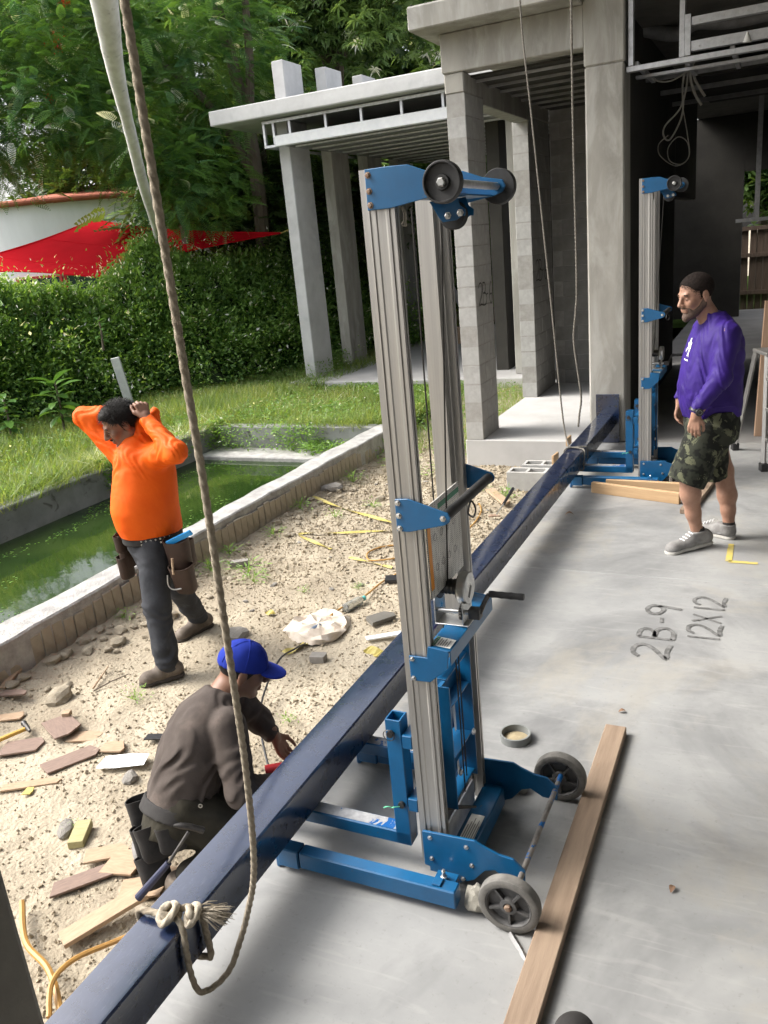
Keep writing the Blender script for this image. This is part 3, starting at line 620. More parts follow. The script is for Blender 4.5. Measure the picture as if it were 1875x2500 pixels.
lb('header_strip', lambda b: b.box(-.9489, -.9482, 2.3, 2.49, 1.3, 1.318), 'sticker_green', pc)
for k in range(8): lb('pictogram', lambda b, k=k: b.lathe([(.013, 0), (.013, .0005), (.011, .0005), (.011, 0)], (-.9485, 2.26 + (k % 4) * .055, 1.12 + (k // 4) * .1), 'x', 14, True), 'print_grey', pc)
# winch tray, winch
lb('winch_tray', lambda b: b.prism([(-.945, .898), (-.945, .904), (-.872, .896), (-.872, .846), (-.876, .846), (-.876, .89)], 'y', 2.129, 2.551), 'lift_blue', bevel=.001)
nt = lb('notice_label', lambda b: b.add([(-.942, 2.14, .9055), (-.878, 2.14, .8985), (-.878, 2.2, .8985), (-.942, 2.2, .9055)], [(0, 1, 2, 3)]), 'sticker_white')
sl = Vector((.064, 0, -.007)).normalized()
lb('notice_band', lambda b: b.add([(-.941, 2.142, .9062), (-.928, 2.142, .9048), (-.928, 2.198, .9048), (-.941, 2.198, .9062)], [(0, 1, 2, 3)]), 'sticker_green', nt)
text_mesh('NOTICE', .012, 'notice_text', 'sticker_white', nt, frame_mtx(Vector((-.9305, 2.1445, .9066)) - LO, (0, 1, 0), -sl))
lb('text_line', lambda b: [b.add([(x, 2.146, z), (x + .003, 2.146, z - .0003), (x + .003, 2.146 + L, z - .0003), (x, 2.146 + L, z)], [(0, 1, 2, 3)]) for x, z, L in [(-.922 + k * .0075, .9046 - k * .0008, (.045, .036, .048, .03, .042)[k]) for k in range(5)]], 'print_grey', nt)
wn_ = lb('winch', lambda b: (b.box(-.985, -.87, 2.29, 2.38, .9, .905), b.prism([(2.29, .905), (2.38, .905), (2.38, .96), (2.36, 1.045), (2.33, 1.05), (2.29, .985)], 'x', -.985, -.981), b.prism([(2.29, .905), (2.38, .905), (2.38, .96), (2.36, 1.045), (2.33, 1.05), (2.29, .985)], 'x', -.889, -.885)), 'zinc', bevel=.001)
lb('drum', lambda b: b.lathe([(.012, -.978), (.043, -.976), (.043, -.973), (.024, -.972), (.027, -.966), (.024, -.96), (.027, -.953), (.024, -.947), (.027, -.94), (.024, -.933), (.027, -.926), (.024, -.92), (.027, -.912), (.043, -.91), (.043, -.906), (.012, -.904)], (0, 2.338, 1.02), 'x', 28), 'dark_steel', wn_, smooth=True)
lb('gear_cover', lambda b: b.lathe([(.01, -.903), (.052, -.903), (.054, -.9), (.054, -.878), (.051, -.874), (.01, -.874)], (0, 2.338, 1.02), 'x', 36), 'zinc', wn_, smooth=True)
lb('gear_label', lambda b: b.box(-.8738, -.8732, 2.318, 2.36, 1.0, 1.016, Matrix.Rotation(.9, 3, 'X')), 'dark_steel', wn_)
lb('shaft', lambda b: b.cyl((-.98, 2.31, .945), (-.84, 2.31, .945), .008, 12), 'zinc', wn_, smooth=True)
def gear(b):
    pr = []
    for k in range(32): a = 2 * math.pi * k / 32; rr = .026 if k % 2 else .021; pr.append((2.31 + rr * math.cos(a), .945 + rr * math.sin(a)))
    b.prism(pr, 'x', -.9, -.89)
lb('ratchet', gear, 'dark_steel', wn_)
lb('crank_arm', lambda b: (b.box(-.868, -.83, 2.293, 2.327, .93, .962), b.tube([(-.835, 2.31, .945), (-.825, 2.335, .975), (-.812, 2.35, 1.0)], [.009, .008, .008], 8)), 'dark_steel', wn_)
lb('crank_grip', lambda b: b.tube([(-.812 + k * .0105, 2.35, 1.0) for k in range(12)], [.0105 + (.0012 if k % 3 == 1 else 0) for k in range(12)], 14), 'rubber', wn_, smooth=True)
lb('pawl', lambda b: b.box(-.9, -.885, 2.35, 2.39, .955, .967, Matrix.Rotation(.6, 3, 'X')), 'dark_steel', wn_)
# cables
lb('cable', lambda b: b.tube([(-.95, 2.335, 1.0), (-.885, 2.335, 2.165)], .0028, 6), 'cable_steel')
lb('cable', lambda b: b.tube([(-.955, 2.3, .3), (-.812, 2.338, 2.15)], .0028, 6), 'cable_steel') if False else None
lb('cable', lambda b: b.tube([(-.99, 2.37, .55), (-.985, 2.36, 2.2)], .0028, 6), 'cable_steel')
lb('cable', lambda b: b.tube([(-.925, 2.3, .25), (-.925, 2.3, .9)], .0028, 6), 'cable_steel')
lb('cable', lambda b: b.tube([(-.925, 2.325, .3), (-.925, 2.325, .9)], .0028, 6), 'cable_steel')
# carriage with rungs and forks
cg = lb('carriage', lambda b: (b.box(-1.0, -.93, 2.445, 2.45, .22, .86), b.box(-1.0, -.985, 2.24, 2.444, .76, .84), b.box(-.985, -.94, 2.24, 2.444, .72, .726), b.box(-1.0, -.985, 2.24, 2.444, .56, .66), b.box(-.985, -.94, 2.24, 2.444, .6, .606), b.box(-1.0, -.985, 2.24, 2.444, .3, .4), b.box(-.985, -.94, 2.24, 2.444, .4, .406), b.box(-1.0, -.93, 2.233, 2.239, .22, .7), b.box(-.985, -.94, 2.24, 2.444, .24, .246)), 'lift_blue', bevel=.001)
lb('carriage_bolt', lambda b: [b.lathe([(.012, 0), (.012, .006), (.008, .009)], (-.928, y, z), 'x', 6) for y, z in ((2.42, .80), (2.42, .42), (2.27, .35))], 'zinc', cg)
lb('back_crossbar', lambda b: [b.box(-1.075, -1.04, 2.14, 2.66, z, z + .05) for z in (.5, .25)], 'lift_blue', bevel=.002)
for y in (2.145, 2.6):
    fp = lb('fork_post', lambda b: (b.box(-1.135, -1.08, y, y + .006, .1, .6), b.box(-1.135, -1.08, y + .056, y + .062, .1, .6), b.box(-1.135, -1.129, y + .007, y + .055, .1, .6), b.box(-1.086, -1.08, y + .007, y + .055, .1, .6)), 'lift_blue', bevel=.001)
    lb('fork', lambda b: b.box(-1.72, -1.08, y, y + .062, .095, .1485), 'lift_blue', bevel=.004)
    lb('fork_top', lambda b: b.box(-1.71, -1.1, y + .006, y + .056, .1487, .1498), 'lift_blue_worn')
    lb('pin', lambda b: b.lathe([(.012, 0), (.012, -.012), (.006, -.012)], (-1.1, y, .27), 'y', 12), 'dark_steel', fp)
    lb('pin', lambda b: (b.lathe([(.012, 0), (.012, -.014), (.006, -.014)], (-1.115, y, .55), 'y', 12), b.tube([Vector((-1.118 + .02 * math.cos(a), y - .014, .548 + .02 * math.sin(a))) for a in np.linspace(0, 6.28, 20)], .0016, 5)), 'dark_steel', fp)
lb('tie_string', lambda b: b.tube(smoothpts([(-1.105, 2.135, .265), (-1.12, 2.12, .27), (-1.13, 2.125, .262), (-1.145, 2.118, .268), (-1.16, 2.12, .258)], 4), .0022, 5), mat('string_green', (.12, .5, .3), None, rough=.8))
# base
lb('cross_tube', lambda b: b.box(-.945, -.865, 2.13, 2.55, .03, .11), 'lift_blue', bevel=.004)
lb('lower_channel', lambda b: (b.box(-1.005, -.998, 2.2, 2.48, .07, .17), b.box(-.968, -.961, 2.2, 2.48, .07, .17), b.box(-.997, -.969, 2.2, 2.48, .07, .077)), 'galvanized', bevel=.001)
lb('lock_lever', lambda b: b.tube([(-.985, 2.25, .2), (-.96, 2.28, .19), (-.9, 2.33, .17)], [.007, .008, .004], 8), 'dark_steel')
wl_ = lb('warning_label', lambda b: b.box(-.93, -.88, 2.16, 2.36, .1102, .111), 'sticker_white')
lb('warning_patch', lambda b: b.box(-.93, -.88, 2.16, 2.21, .1112, .1116), 'sticker_orange', wl_)
text_mesh('WARNING', .0105, 'warning_text', 'print_black', wl_, frame_mtx(Vector((-.9, 2.161, .112)) - LO, (0, 1, 0), (-1, 0, 0)))
lb('text_line', lambda b: [b.box(-.924 + k * .008, -.921 + k * .008, 2.22, 2.3 + .05 * ((k * 7) % 5) / 5, .1112, .1115) for k in range(6)], 'print_grey', wl_)
for y in (1.985, 2.64):
    lg = lb('leg', lambda b: b.box(-1.45, -.862, y, y + .052, .03, .098), 'lift_blue', bevel=.004)
    lb('leg_tip', lambda b: (b.box(-1.54, -1.453, y - .003, y + .055, .022, .1), b.box(-1.56, -1.541, y + .01, y + .042, .0, .055)), 'lift_blue', lg, bevel=.005)
    lb('lug', lambda b: (b.box(-.965, -.89, y + .053 if y < 2.3 else y - .062, y + .118 if y < 2.3 else y - .001, .06, .066), b.box(-.945, -.915, y + .01, y + .045, .099, .106)), 'lift_blue', lg, bevel=.001)
    lb('knob', lambda b: b.lathe([(.012, 0), (.012, .012), (.006, .014), (.006, .03), (.008, .034), (.004, .04)], (-.93, y + (.08 if y < 2.3 else -.03), .067), 'z', 12), 'zinc', lg, smooth=True)
lb('wheel_axle', lambda b: b.cyl((-.672, 2.03, .125), (-.672, 2.655, .125), .0095, 12), mat('worn_rod', (.25, .23, .21), (.15, .14, .13), 20, .55, metal=.5, c3=(.006, .11, .34), s3=11, t3=(.52, .54)), smooth=True)
for yc, sg in ((2.0, -1), (2.685, -1)):
    wt = lb('wheel', lambda b: b.lathe([(.076, .02), (.09, .022), (.098, .018), (.1, .012), (.1, -.012), (.098, -.018), (.09, -.022), (.076, -.02)], (-.682, yc, .1), 'y', 44, True), 'rubber_grey', smooth=True)
    def hubf(b):
        b.lathe([(.077, .012), (.077, -.017), (.073, -.019), (.069, -.015), (.066, -.002), (.03, -.002), (.027, -.018), (.016, -.02), (.012, -.014), (.012, .012)], (-.682, yc, .1), 'y', 40, True)
        for k in range(5):
            a = k * 2 * math.pi / 5 + .3; R_ = Matrix.Rotation(a, 3, 'Y'); b.box(-.682 + .025, -.682 + .068, yc - .0165, yc - .001, .1 - .004, .1 + .004, R_, (-.682, yc, .1))
    lb('rim', hubf, 'wheel_plastic', wt, smooth=True)
    lb('axle_bolt', lambda b: b.lathe([(.013, 0), (.013, -.012), (.008, -.016)], (-.682, yc - .012, .1), 'y', 6), 'rusty_bolt', wt)
lift2 = copy_tree(lift); lift2.location = (-0.925, 7.13, 0); lift2.scale = (1.04, 1.04, 1.05)
lift2['label'] = 'blue hand winch material lift with aluminium mast beside the man in purple'
# ================================================================ ropes
def rope(name, pts, r, m, label, n=18, lob=.3, tw=None, fuzz=0):
    b_ = MB(); P = smoothpts(pts, 10); o_ = P[-1].copy() if False else Vector((0, 0, 0))
    # resample evenly so the strands keep their pitch
    L = [0.0]
    for i in range(1, len(P)): L.append(L[-1] + (P[i] - P[i - 1]).length)
    st = r * .3; N = max(4, int(L[-1] / st)); R_ = []; j = 0
    for i in range(N + 1):
        t = L[-1] * i / N
        while j < len(L) - 2 and L[j + 1] < t: j += 1
        R_.append(P[j].lerp(P[j + 1], (t - L[j]) / max(1e-6, L[j + 1] - L[j])))
    b_.tube(R_, r, n, twist=tw or 1.7 / r, lobes=3, lob=lob)
    if fuzz:
        rr = random.Random(3)
        for i in range(0, N, 1):
            for _ in range(fuzz):
                d = Vector((rr.gauss(0, 1), rr.gauss(0, 1), rr.gauss(0, 1))).normalized(); a = R_[i] + d * r * 1.05; e_ = a + d * r * rr.uniform(.15, .5) + Vector((0, 0, rr.uniform(-.5, .5) * r))
                s_ = d.orthogonal().normalized() * r * .035; b_.add([a - s_, a + s_, e_], [(0, 1, 2)])
    o = b_.build(name, m, None, smooth=True, normals=False); tag(o, label, 'rope'); return o
hang = empty('hoist_rope', (-1.5, 1.4, .3), label='thick frayed natural fibre rope hanging down and knotted round the navy beam', cat='rope')
def hr(name, pts, r, m='rope_fibre', fuzz=2):
    o = rope(name, pts, r, m, None, fuzz=fuzz); del o['category']
    o.data.transform(Matrix.Translation(-Vector((-1.5, 1.4, .3)))); o.parent = hang; return o
hr('line', [(-1.12, 1.4, 4.39), (-1.125, 1.4, 2.55), (-1.127, 1.4, 1.9), (-1.13, 1.405, 1.64), (-1.15, 1.42, 1.2), (-1.19, 1.46, .85), (-1.25, 1.5, .5), (-1.33, 1.53, .28), (-1.38, 1.525, .15), (-1.405, 1.5, .08), (-1.43, 1.45, .055), (-1.443, 1.40, .08), (-1.447, 1.385, .15), (-1.448, 1.385, .24), (-1.455, 1.395, .30), (-1.475, 1.405, .325), (-1.5, 1.415, .33)], .0086)
hr('wrap', [(-1.5, 1.43, .335), (-1.47, 1.455, .33), (-1.45, 1.47, .3), (-1.447, 1.475, .22), (-1.447, 1.475, .14), (-1.47, 1.47, .134), (-1.55, 1.45, .134), (-1.63, 1.425, .134), (-1.636, 1.42, .16), (-1.637, 1.415, .29), (-1.622, 1.41, .316), (-1.58, 1.41, .32), (-1.53, 1.412, .323)], .0096)
hr('knot', [(-1.535, 1.41, .317), (-1.52, 1.435, .34), (-1.495, 1.425, .352), (-1.49, 1.395, .345), (-1.51, 1.38, .325), (-1.53, 1.39, .33), (-1.53, 1.42, .345), (-1.505, 1.44, .335), (-1.49, 1.42, .322), (-1.505, 1.4, .335), (-1.525, 1.4, .35), (-1.515, 1.425, .355)], .0105, 'rope_bright')
hr('knot', [(-1.47, 1.43, .318), (-1.455, 1.455, .338), (-1.435, 1.45, .345), (-1.43, 1.425, .335), (-1.445, 1.41, .315), (-1.46, 1.425, .325), (-1.45, 1.45, .33), (-1.435, 1.44, .322), (-1.44, 1.42, .345), (-1.46, 1.44, .35)], .0105, 'rope_bright')
b_ = MB(); rr = random.Random(9)
for k in range(130):
    a = Vector((-1.435, 1.45, .325)) + Vector((rr.gauss(0, .006), rr.gauss(0, .008), rr.gauss(0, .006)))
    d = Vector((.055 + rr.gauss(0, .012), .035 + rr.gauss(0, .016), -.03 + rr.gauss(0, .018)))
    b_.tube([a, a + d * .5 + Vector((0, 0, .008)), a + d], [.0026, .0024, .0008], 4)
b_.v = [tuple(Vector(p_) - Vector((-1.5, 1.4, .3))) for p_ in b_.v]
b_.build('frayed_end', 'rope_bright', hang)
rope('guide_rope', [(-1.7, 7.05, 4.63), (-1.8, 7.05, 4.64), (-1.86, 7.05, 4.5), (-1.915, 7.05, 3.8), (-1.85, 7.05, 2.9), (-1.745, 7.05, 1.55), (-1.67, 7.05, .56), (-1.6, 6.95, .31)], .007, 'rope_thin', 'thin grey rope running down to its tie round the navy beam', n=8)
ty = [(-1.6, 6.95, .312), (-1.5, 6.93, .308), (-1.455, 6.9, .29), (-1.456, 6.86, .2), (-1.46, 6.83, .143), (-1.55, 6.83, .141), (-1.628, 6.85, .145), (-1.63, 6.88, .25), (-1.62, 6.9, .305), (-1.56, 6.96, .309), (-1.47, 7.0, .306), (-1.455, 7.02, .28), (-1.456, 7.02, .2)]
rope('beam_tie', ty, .0065, 'rope_thin', 'dark rope lashing wound round the navy beam near the tall column', n=8)
rope('loose_rope', [(-1.64, 7.6, 4.42), (-1.645, 7.6, 3.9), (-1.65, 7.6, 3.0), (-1.645, 7.6, 1.7), (-1.66, 7.6, 1.4), (-1.682, 7.6, 1.15), (-1.65, 7.6, .85), (-1.625, 7.6, .62), (-1.645, 7.6, .45), (-1.655, 7.6, .36), (-1.66, 7.6, .345)], .009, 'rope_thin', 'thin grey rope dangling free with a frayed end beside the tall column', n=8)
# ================================================================ vegetation
leafmat('leaf_feather', [(0.05, 0.135, 0.06), (0.08, 0.19, 0.07), (0.12, 0.26, 0.07), (0.19, 0.36, 0.075)])
leafmat('leaf_fishtail', [(0.045, 0.1, 0.04), (0.075, 0.155, 0.05), (0.12, 0.23, 0.065), (0.25, 0.36, 0.1)], rough=.35)
leafmat('leaf_mango', [(0.05, 0.11, 0.04), (0.085, 0.17, 0.055), (0.15, 0.27, 0.08), (0.26, 0.4, 0.12)], rough=.38)
leafmat('leaf_dark', [(0.035, 0.08, 0.03), (0.055, 0.12, 0.04), (0.095, 0.185, 0.05), (0.16, 0.27, 0.07)], rough=.45)
leafmat('leaf_vine', [(0.07, 0.17, 0.04), (0.11, 0.25, 0.055), (0.165, 0.34, 0.07), (0.29, 0.47, 0.12)], tmix=.48)
leafmat('leaf_glossy', [(0.05, 0.13, 0.035), (0.08, 0.19, 0.04), (0.14, 0.28, 0.06)], rough=.3)
leafmat('grass_blade', [(0.1, 0.21, 0.04), (0.15, 0.29, 0.05), (0.22, 0.38, 0.08), (0.38, 0.42, 0.16)], tmix=.48, rough=.55)
leafmat('flower_red', [(0.5, 0.03, 0.02), (0.62, 0.08, 0.03)])
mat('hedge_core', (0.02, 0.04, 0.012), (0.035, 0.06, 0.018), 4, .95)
RS = np.random.default_rng(5)
def norm(a): return a / np.maximum(np.linalg.norm(a, axis=-1, keepdims=True), 1e-9)
def basis(d, up=(0, 0, 1), roll=None):
    """rotation matrices whose x axis is d and whose z axis leans to up"""
    d = norm(np.asarray(d, float)); u = np.broadcast_to(np.asarray(up, float), d.shape) + RS.normal(0, 1e-3, d.shape)
    y = norm(np.cross(u, d)); z = np.cross(d, y)
    if roll is not None:
        c, s = np.cos(roll)[:, None], np.sin(roll)[:, None]; y, z = y * c + z * s, z * c - y * s
    return np.stack([d, y, z], -1)
def scatter(T, pos, R, s, rv, tv=None):
    V, F = T; V = np.asarray(V, float); F = np.asarray(F, int); N = len(pos); n = len(V)
    W = np.einsum('nij,kj->nki', R, V) * np.asarray(s)[:, None, None] + np.asarray(pos)[:, None, :]
    Fo = (F[None] + (np.arange(N) * n)[:, None, None]).reshape(-1, F.shape[1])
    v = np.repeat(np.asarray(rv), n) if tv is None else (np.asarray(rv)[:, None] + np.asarray(tv)[None]).ravel()
    return W.reshape(-1, 3), Fo, np.clip(v, 0, 1)
def join(parts):
    V, F, A, o = [], [], [], 0
    for a, b, c in parts: V.append(a); F.append(b + o); A.append(c); o += len(a)
    return np.concatenate(V), np.concatenate(F), np.concatenate(A)
def T_rosette(n=11, L=.2, w=.045, droop=.5, seed=0):
    r = np.random.default_rng(seed); V, F = [], []
    for k in range(n):
        a = 2.4 * k + r.uniform(-.2, .2); el = r.uniform(-.15, .7) ; l = L * r.uniform(.75, 1.15)
        d = np.array([math.cos(a) * math.cos(el), math.sin(a) * math.cos(el), math.sin(el)]); sd = np.array([-math.sin(a), math.cos(a), 0]); b = len(V)
        for t, ww in ((.04, .15), (.35, 1), (.7, .8), (1, .06)):
            c = d * l * t + np.array([0, 0, -droop * l * t * t]); V += [c + sd * w / 2 * ww, c - sd * w / 2 * ww]
        F += [(b, b + 1, b + 3, b + 2), (b + 2, b + 3, b + 5, b + 4), (b + 4, b + 5, b + 7, b + 6)]
    return np.array(V), np.array(F)
def T_feather(n=12, L=.42, pl=.095, w=.023, droop=.4):
    V, F = [], []
    for k in range(n):
        t = (k + .6) / n; c = np.array([L * t, 0, -droop * L * t * t]); l = pl * math.sin(math.pi * min(.95, t * .75 + .22))
        for sg in (-1, 1):
            d = np.array([.35, sg, -.22]); d /= np.linalg.norm(d); e = np.array([1, 0, 0]) * w / 2; b = len(V)
            V += [c - e * .5, c + e * .5, c + d * l + e, c + d * l - e]; F.append((b, b + 1, b + 2, b + 3))
    return np.array(V), np.array(F)
def T_fishtail(n=9, L=.85, pl=.2, droop=.45, seed=1):
    r = np.random.default_rng(seed); V, F = [], []
    for k in range(n):
        t = .15 + .85 * (k + .5) / n; c = np.array([L * t, 0, -droop * L * t * t]); l = pl * (1.1 - .45 * t) * r.uniform(.85, 1.15)
        for sg in (-1, 1):
            d = np.array([.6, sg, -.35 + r.uniform(-.2, .2)]); d /= np.linalg.norm(d); s_ = np.cross(d, [0, 0, 1]); s_ /= np.linalg.norm(s_); b = len(V)
            V += [c - s_ * .008, c + s_ * .008, c + d * l * .85 + s_ * l * .3, c + d * l * 1.05 - s_ * l * .22]; F.append((b, b + 1, b + 2, b + 3))
    return np.array(V), np.array(F)
def T_leaf(L=1, w=.5, fold=.12):
    V = np.array([[0, -.03 * w, 0], [0, .03 * w, 0], [.4 * L, w / 2, fold * w], [.4 * L, -w / 2, fold * w], [.4 * L, 0, 0], [.8 * L, w * .33, -.05], [.8 * L, -w * .33, -.05], [L, 0, -.12]])
    return np.array([[0, 0, 0], [.35 * L, w / 2, fold * w], [L, 0, -.1 * L], [.35 * L, -w / 2, fold * w]]), np.array([[0, 1, 2, 3]])
def blob_points(ells, N, inner=.5):
    """points in the outer part of ellipsoids (centre, radii)"""
    vol = np.array([r[0] * r[1] + r[1] * r[2] + r[0] * r[2] for _, r in ells]); idx = RS.choice(len(ells), N, p=vol / vol.sum())
    d = norm(RS.normal(size=(N, 3))); rr = RS.uniform(inner, 1.05, N)[:, None]; C = np.array([c for c, _ in ells])[idx]; R = np.array([r for _, r in ells])[idx]
    return C + d * rr * R, d
def crown(ells, T, n_cl, per, spread, size, mname, parent, org, el=(-.2, .5), inner=.55, bright=(0.0, .75), name='crown'):
    P, d = blob_points(ells, n_cl, inner); cv = RS.uniform(*bright, n_cl)
    idx = np.repeat(np.arange(n_cl), per); M_ = len(idx)
    pos = P[idx] + RS.normal(0, spread, (M_, 3)); out = d[idx] + RS.normal(0, .7, (M_, 3)); out[:, 2] = out[:, 2] * .35 + RS.uniform(*el, M_)
    Ts = T if isinstance(T, list) else [T]; parts = []; pick = RS.integers(0, len(Ts), M_)
    rv = np.clip(cv[idx] + RS.normal(0, .14, M_), 0, 1)
    for k, t in enumerate(Ts):
        q = pick == k
        parts.append(scatter(t, pos[q] - np.asarray(org), basis(out[q], roll=RS.normal(0, .35, q.sum())), RS.uniform(size[0], size[1], q.sum()), rv[q]))
    V, F, A = join(parts)
    return mesh_np(name, V, F, MATS[mname], parent, v=A)
def tree(name, base, label, limbs, ells, T, n_cl, per, spread, size, mname, group=None, bark='bark', **k):
    t = empty(name, base, label=label, cat='tree', group=group); B = Vector(base); b_ = MB()
    for pts, rs in limbs:
        sp = smoothpts([Vector(p_) - B for p_ in pts], 5); N = len(sp); b_.tube(sp, [rs[0] + (rs[1] - rs[0]) * i / (N - 1) for i in range(N)], 9)
    b_.build('trunk', bark, t, smooth=True)
    crown(ells, T, n_cl, per, spread, size, mname, t, base, **k); return t
ROS = [T_rosette(11, .2, .045, .55, s) for s in (1, 2, 3)]; ROSB = [T_rosette(9, .26, .07, .4, s) for s in (4, 5)]
FEA = [T_feather(), T_feather(13, .46, .1, .024, .55)]; FIS = [T_fishtail(), T_fishtail(10, .95, .21, .6, 3)]
k2 = 1.12
fe = tree('feathery_tree', (-9.6, 14.9, -.1), 'wide feathery leaved tree with red flowers hanging over the tiled white wall',
     [([(-9.6, 14.9, -.1), (-9.45, 14.8, 2.0), (-9.3, 14.6, 4.5), (-9.6, 14.2, 7.5)], (.2, .09)), ([(-9.35, 14.7, 3.6), (-9.8, 14.0, 5.0), (-10.6, 13.0, 6.0)], (.1, .04)), ([(-9.3, 14.6, 4.5), (-8.9, 14.3, 5.6), (-8.6, 14.0, 7.6)], (.1, .05))],
     [((-11.5, 12.3, 5.8), (1.7, 1.4, 1.2)), ((-10.5, 12.5, 4.6), (1.1, 1.0, .9)), ((-11.6, 11.6, 4.9), (1.3, 1.0, .9)), ((-9.5, 12.9, 3.6), (.85, .8, .75)), ((-9.9, 12.6, 3.6), (.7, .7, .6)), ((-9.6, 14.3, 5.6), (1.3, 1.2, 1.2)), ((-10.0, 13.6, 6.4), (1.5, 1.3, 1.1)), ((-12.6, 12.2, 6.8), (1.6, 1.4, 1.3)), ((-12.7, 11.5, 4.7), (1.1, .9, .9)), ((-13.0, 10.9, 4.9), (.9, .9, .9)), ((-14.3, 12.4, 5.2), (1.3, 1.0, 1.2))],
     FEA, 1350, 7, .19, (.6, 1.0), 'leaf_feather', el=(-.45, .3), bright=(0, .9))
P_, d_ = blob_points([((-10.9, 11.7, 5.8), (.25, .2, .25)), ((-11.1, 11.5, 4.95), (.12, .12, .12)), ((-10.7, 11.8, 6.3), (.2, .2, .15))], 130, .2)
V, F, A = scatter(T_leaf(1, .7), P_ - np.array((-9.6, 14.9, -.1)), basis(RS.normal(size=(130, 3))), RS.uniform(.03, .06, 130), RS.random(130)); tag(mesh_np('flowers', V, F, MATS['flower_red'], fe, v=A), kind='stuff')
palms = [((-11.3, 15.3, -.1), [((-11.3, 15.4, 4.3), (.9, .9, 1.4)), ((-11.4, 14.6, 2.9), (.9, .8, .9))], 'clump of fishtail palm fronds behind the leaning palm trunk'),
         ((-10.1, 16.0, -.1), [((-10.1, 16.2, 4.4), (1.0, .9, 1.5)), ((-10.2, 15.4, 2.8), (.9, .8, .9)), ((-9.2, 15.6, 2.6), (.8, .7, .8))], 'clump of fishtail palm fronds left of the first pavilion column'),
         ((-9.6, 17.2, -.1), [((-9.6, 17.4, 3.6), (1.1, .9, 1.6)), ((-8.9, 17.6, 2.2), (.9, .7, 1.0))], 'clump of fishtail palm fronds seen between the pavilion columns')]
for base, el_, lab in palms:
    b = Vector(base)
    tree('fishtail_palm', base, lab, [([b, b + Vector((.1, 0, 2)), b + Vector((.15, .1, 5))], (.08, .06)), ([b + Vector((.3, .1, 0)), b + Vector((.45, .1, 2)), b + Vector((.5, .2, 4.3))], (.07, .05))],
         el_, FIS, 170, 4, .2, (.75, 1.15), 'leaf_fishtail', el=(-.5, .35), inner=.4, bright=(0, .7))
tree('long_leaf_tree', (-9.7, 18.9, -.1), 'tall tree with drooping long leaf rosettes and pale forked trunk above the pavilion',
     [([(-9.7, 18.9, -.1), (-9.55, 18.8, 3), (-9.45, 18.75, 5.9), (-9.1, 18.9, 6.7), (-8.8, 19.1, 8)], (.24, .15)), ([(-9.45, 18.75, 5.9), (-9.8, 18.5, 6.9), (-10.3, 18.2, 8)], (.14, .08)), ([(-9.1, 18.9, 6.7), (-8.4, 18.7, 7.1), (-7.6, 18.6, 7.8)], (.1, .05))],
     [((-9.9, 17.5, 6.9), (1.2, .9, .9)), ((-8.4, 17.9, 6.5), (.9, .7, .7)), ((-8.8, 17.8, 7.7), (1.4, 1.0, .9)), ((-7.7, 19.3, 7.0), (1.1, .9, 1.0)), ((-10.9, 17.2, 7.8), (1.3, 1.0, 1.1)), ((-9.4, 16.6, 5.6), (.35, .3, .25)), ((-10.6, 17.2, 6.2), (.8, .7, .6))],
     ROS, 420, 6, .2, (.9, 1.35), 'leaf_mango', bright=(.1, .9), bark='bark')
for i, (base, el_, nn, lab) in enumerate([
    ((-16.5, 20.5, -.1), [((-16.4, 19.8, 6.6), (2.6, 1.6, 2.4)), ((-17.5, 18.8, 4.4), (2.2, 1.5, 1.8)), ((-14.4, 20.6, 4.6), (1.6, 1.2, 2.0)), ((-18.5, 18.5, 8.4), (2.4, 1.5, 1.5))], 1150, 'dense dark tree standing behind the feathery tree'),
    ((-13.0, 23.0, -.1), [((-13.0, 22.5, 5.6), (2.4, 1.6, 2.4)), ((-12.4, 21.8, 3.0), (2.4, 1.4, 1.6)), ((-14.0, 22.6, 8.6), (2.4, 1.5, 1.3))], 1050, 'dense dark tree filling the gap left of the pavilion roof stubs'),
    ((-10.6, 25.0, -.1), [((-10.8, 24.8, 6.0), (2.2, 1.5, 2.6)), ((-10.0, 24.0, 3.0), (2.2, 1.4, 2.0)), ((-10.0, 24.4, 9.0), (2.4, 1.4, 1.2))], 1000, 'dense dark tree behind the pale forked trunk'),
    ((-7.0, 24.0, -.1), [((-6.9, 23.4, 4.6), (2.0, 1.3, 2.2)), ((-7.4, 23.6, 7.6), (2.0, 1.3, 1.6)), ((-7.8, 21.4, 2.0), (1.4, .9, 1.6)), ((-8.6, 20.0, 2.2), (.9, .9, 1.9))], 1300, 'dense dark tree rising behind the wooden fence'),
    ((-4.6, 26.0, -.1), [((-4.5, 25.6, 4.6), (1.8, 1.3, 2.4)), ((-5.2, 25.6, 8), (1.8, 1.3, 1.6))], 500, 'dense dark tree farther along behind the wooden fence'),
    ((-0.6, 27.0, -.1), [((-.8, 26.4, 3.8), (1.8, 1.0, 1.6)), ((.9, 26.6, 3.4), (1.5, 1.0, 1.5))], 500, 'dark tree seen through the doorway at the back of the house')]):
    b = Vector(base)
    tree('shade_tree', base, lab, [([b, b + Vector((.1, 0, 3)), b + Vector((-.1, .1, 7))], (.22, .1)), ([b + Vector((.05, 0, 2.6)), b + Vector((.9, -.3, 4.4)), b + Vector((1.5, -.5, 6.4))], (.12, .05)), ([b + Vector((0, 0, 2.8)), b + Vector((-.9, -.4, 4.6)), b + Vector((-1.4, -.6, 6.6))], (.12, .05))],
         el_, ROSB, nn, 4, .22, (.9, 1.5), 'leaf_mango' if i in (3, 4, 5) else 'leaf_dark', inner=.35, bright=(0, .85))
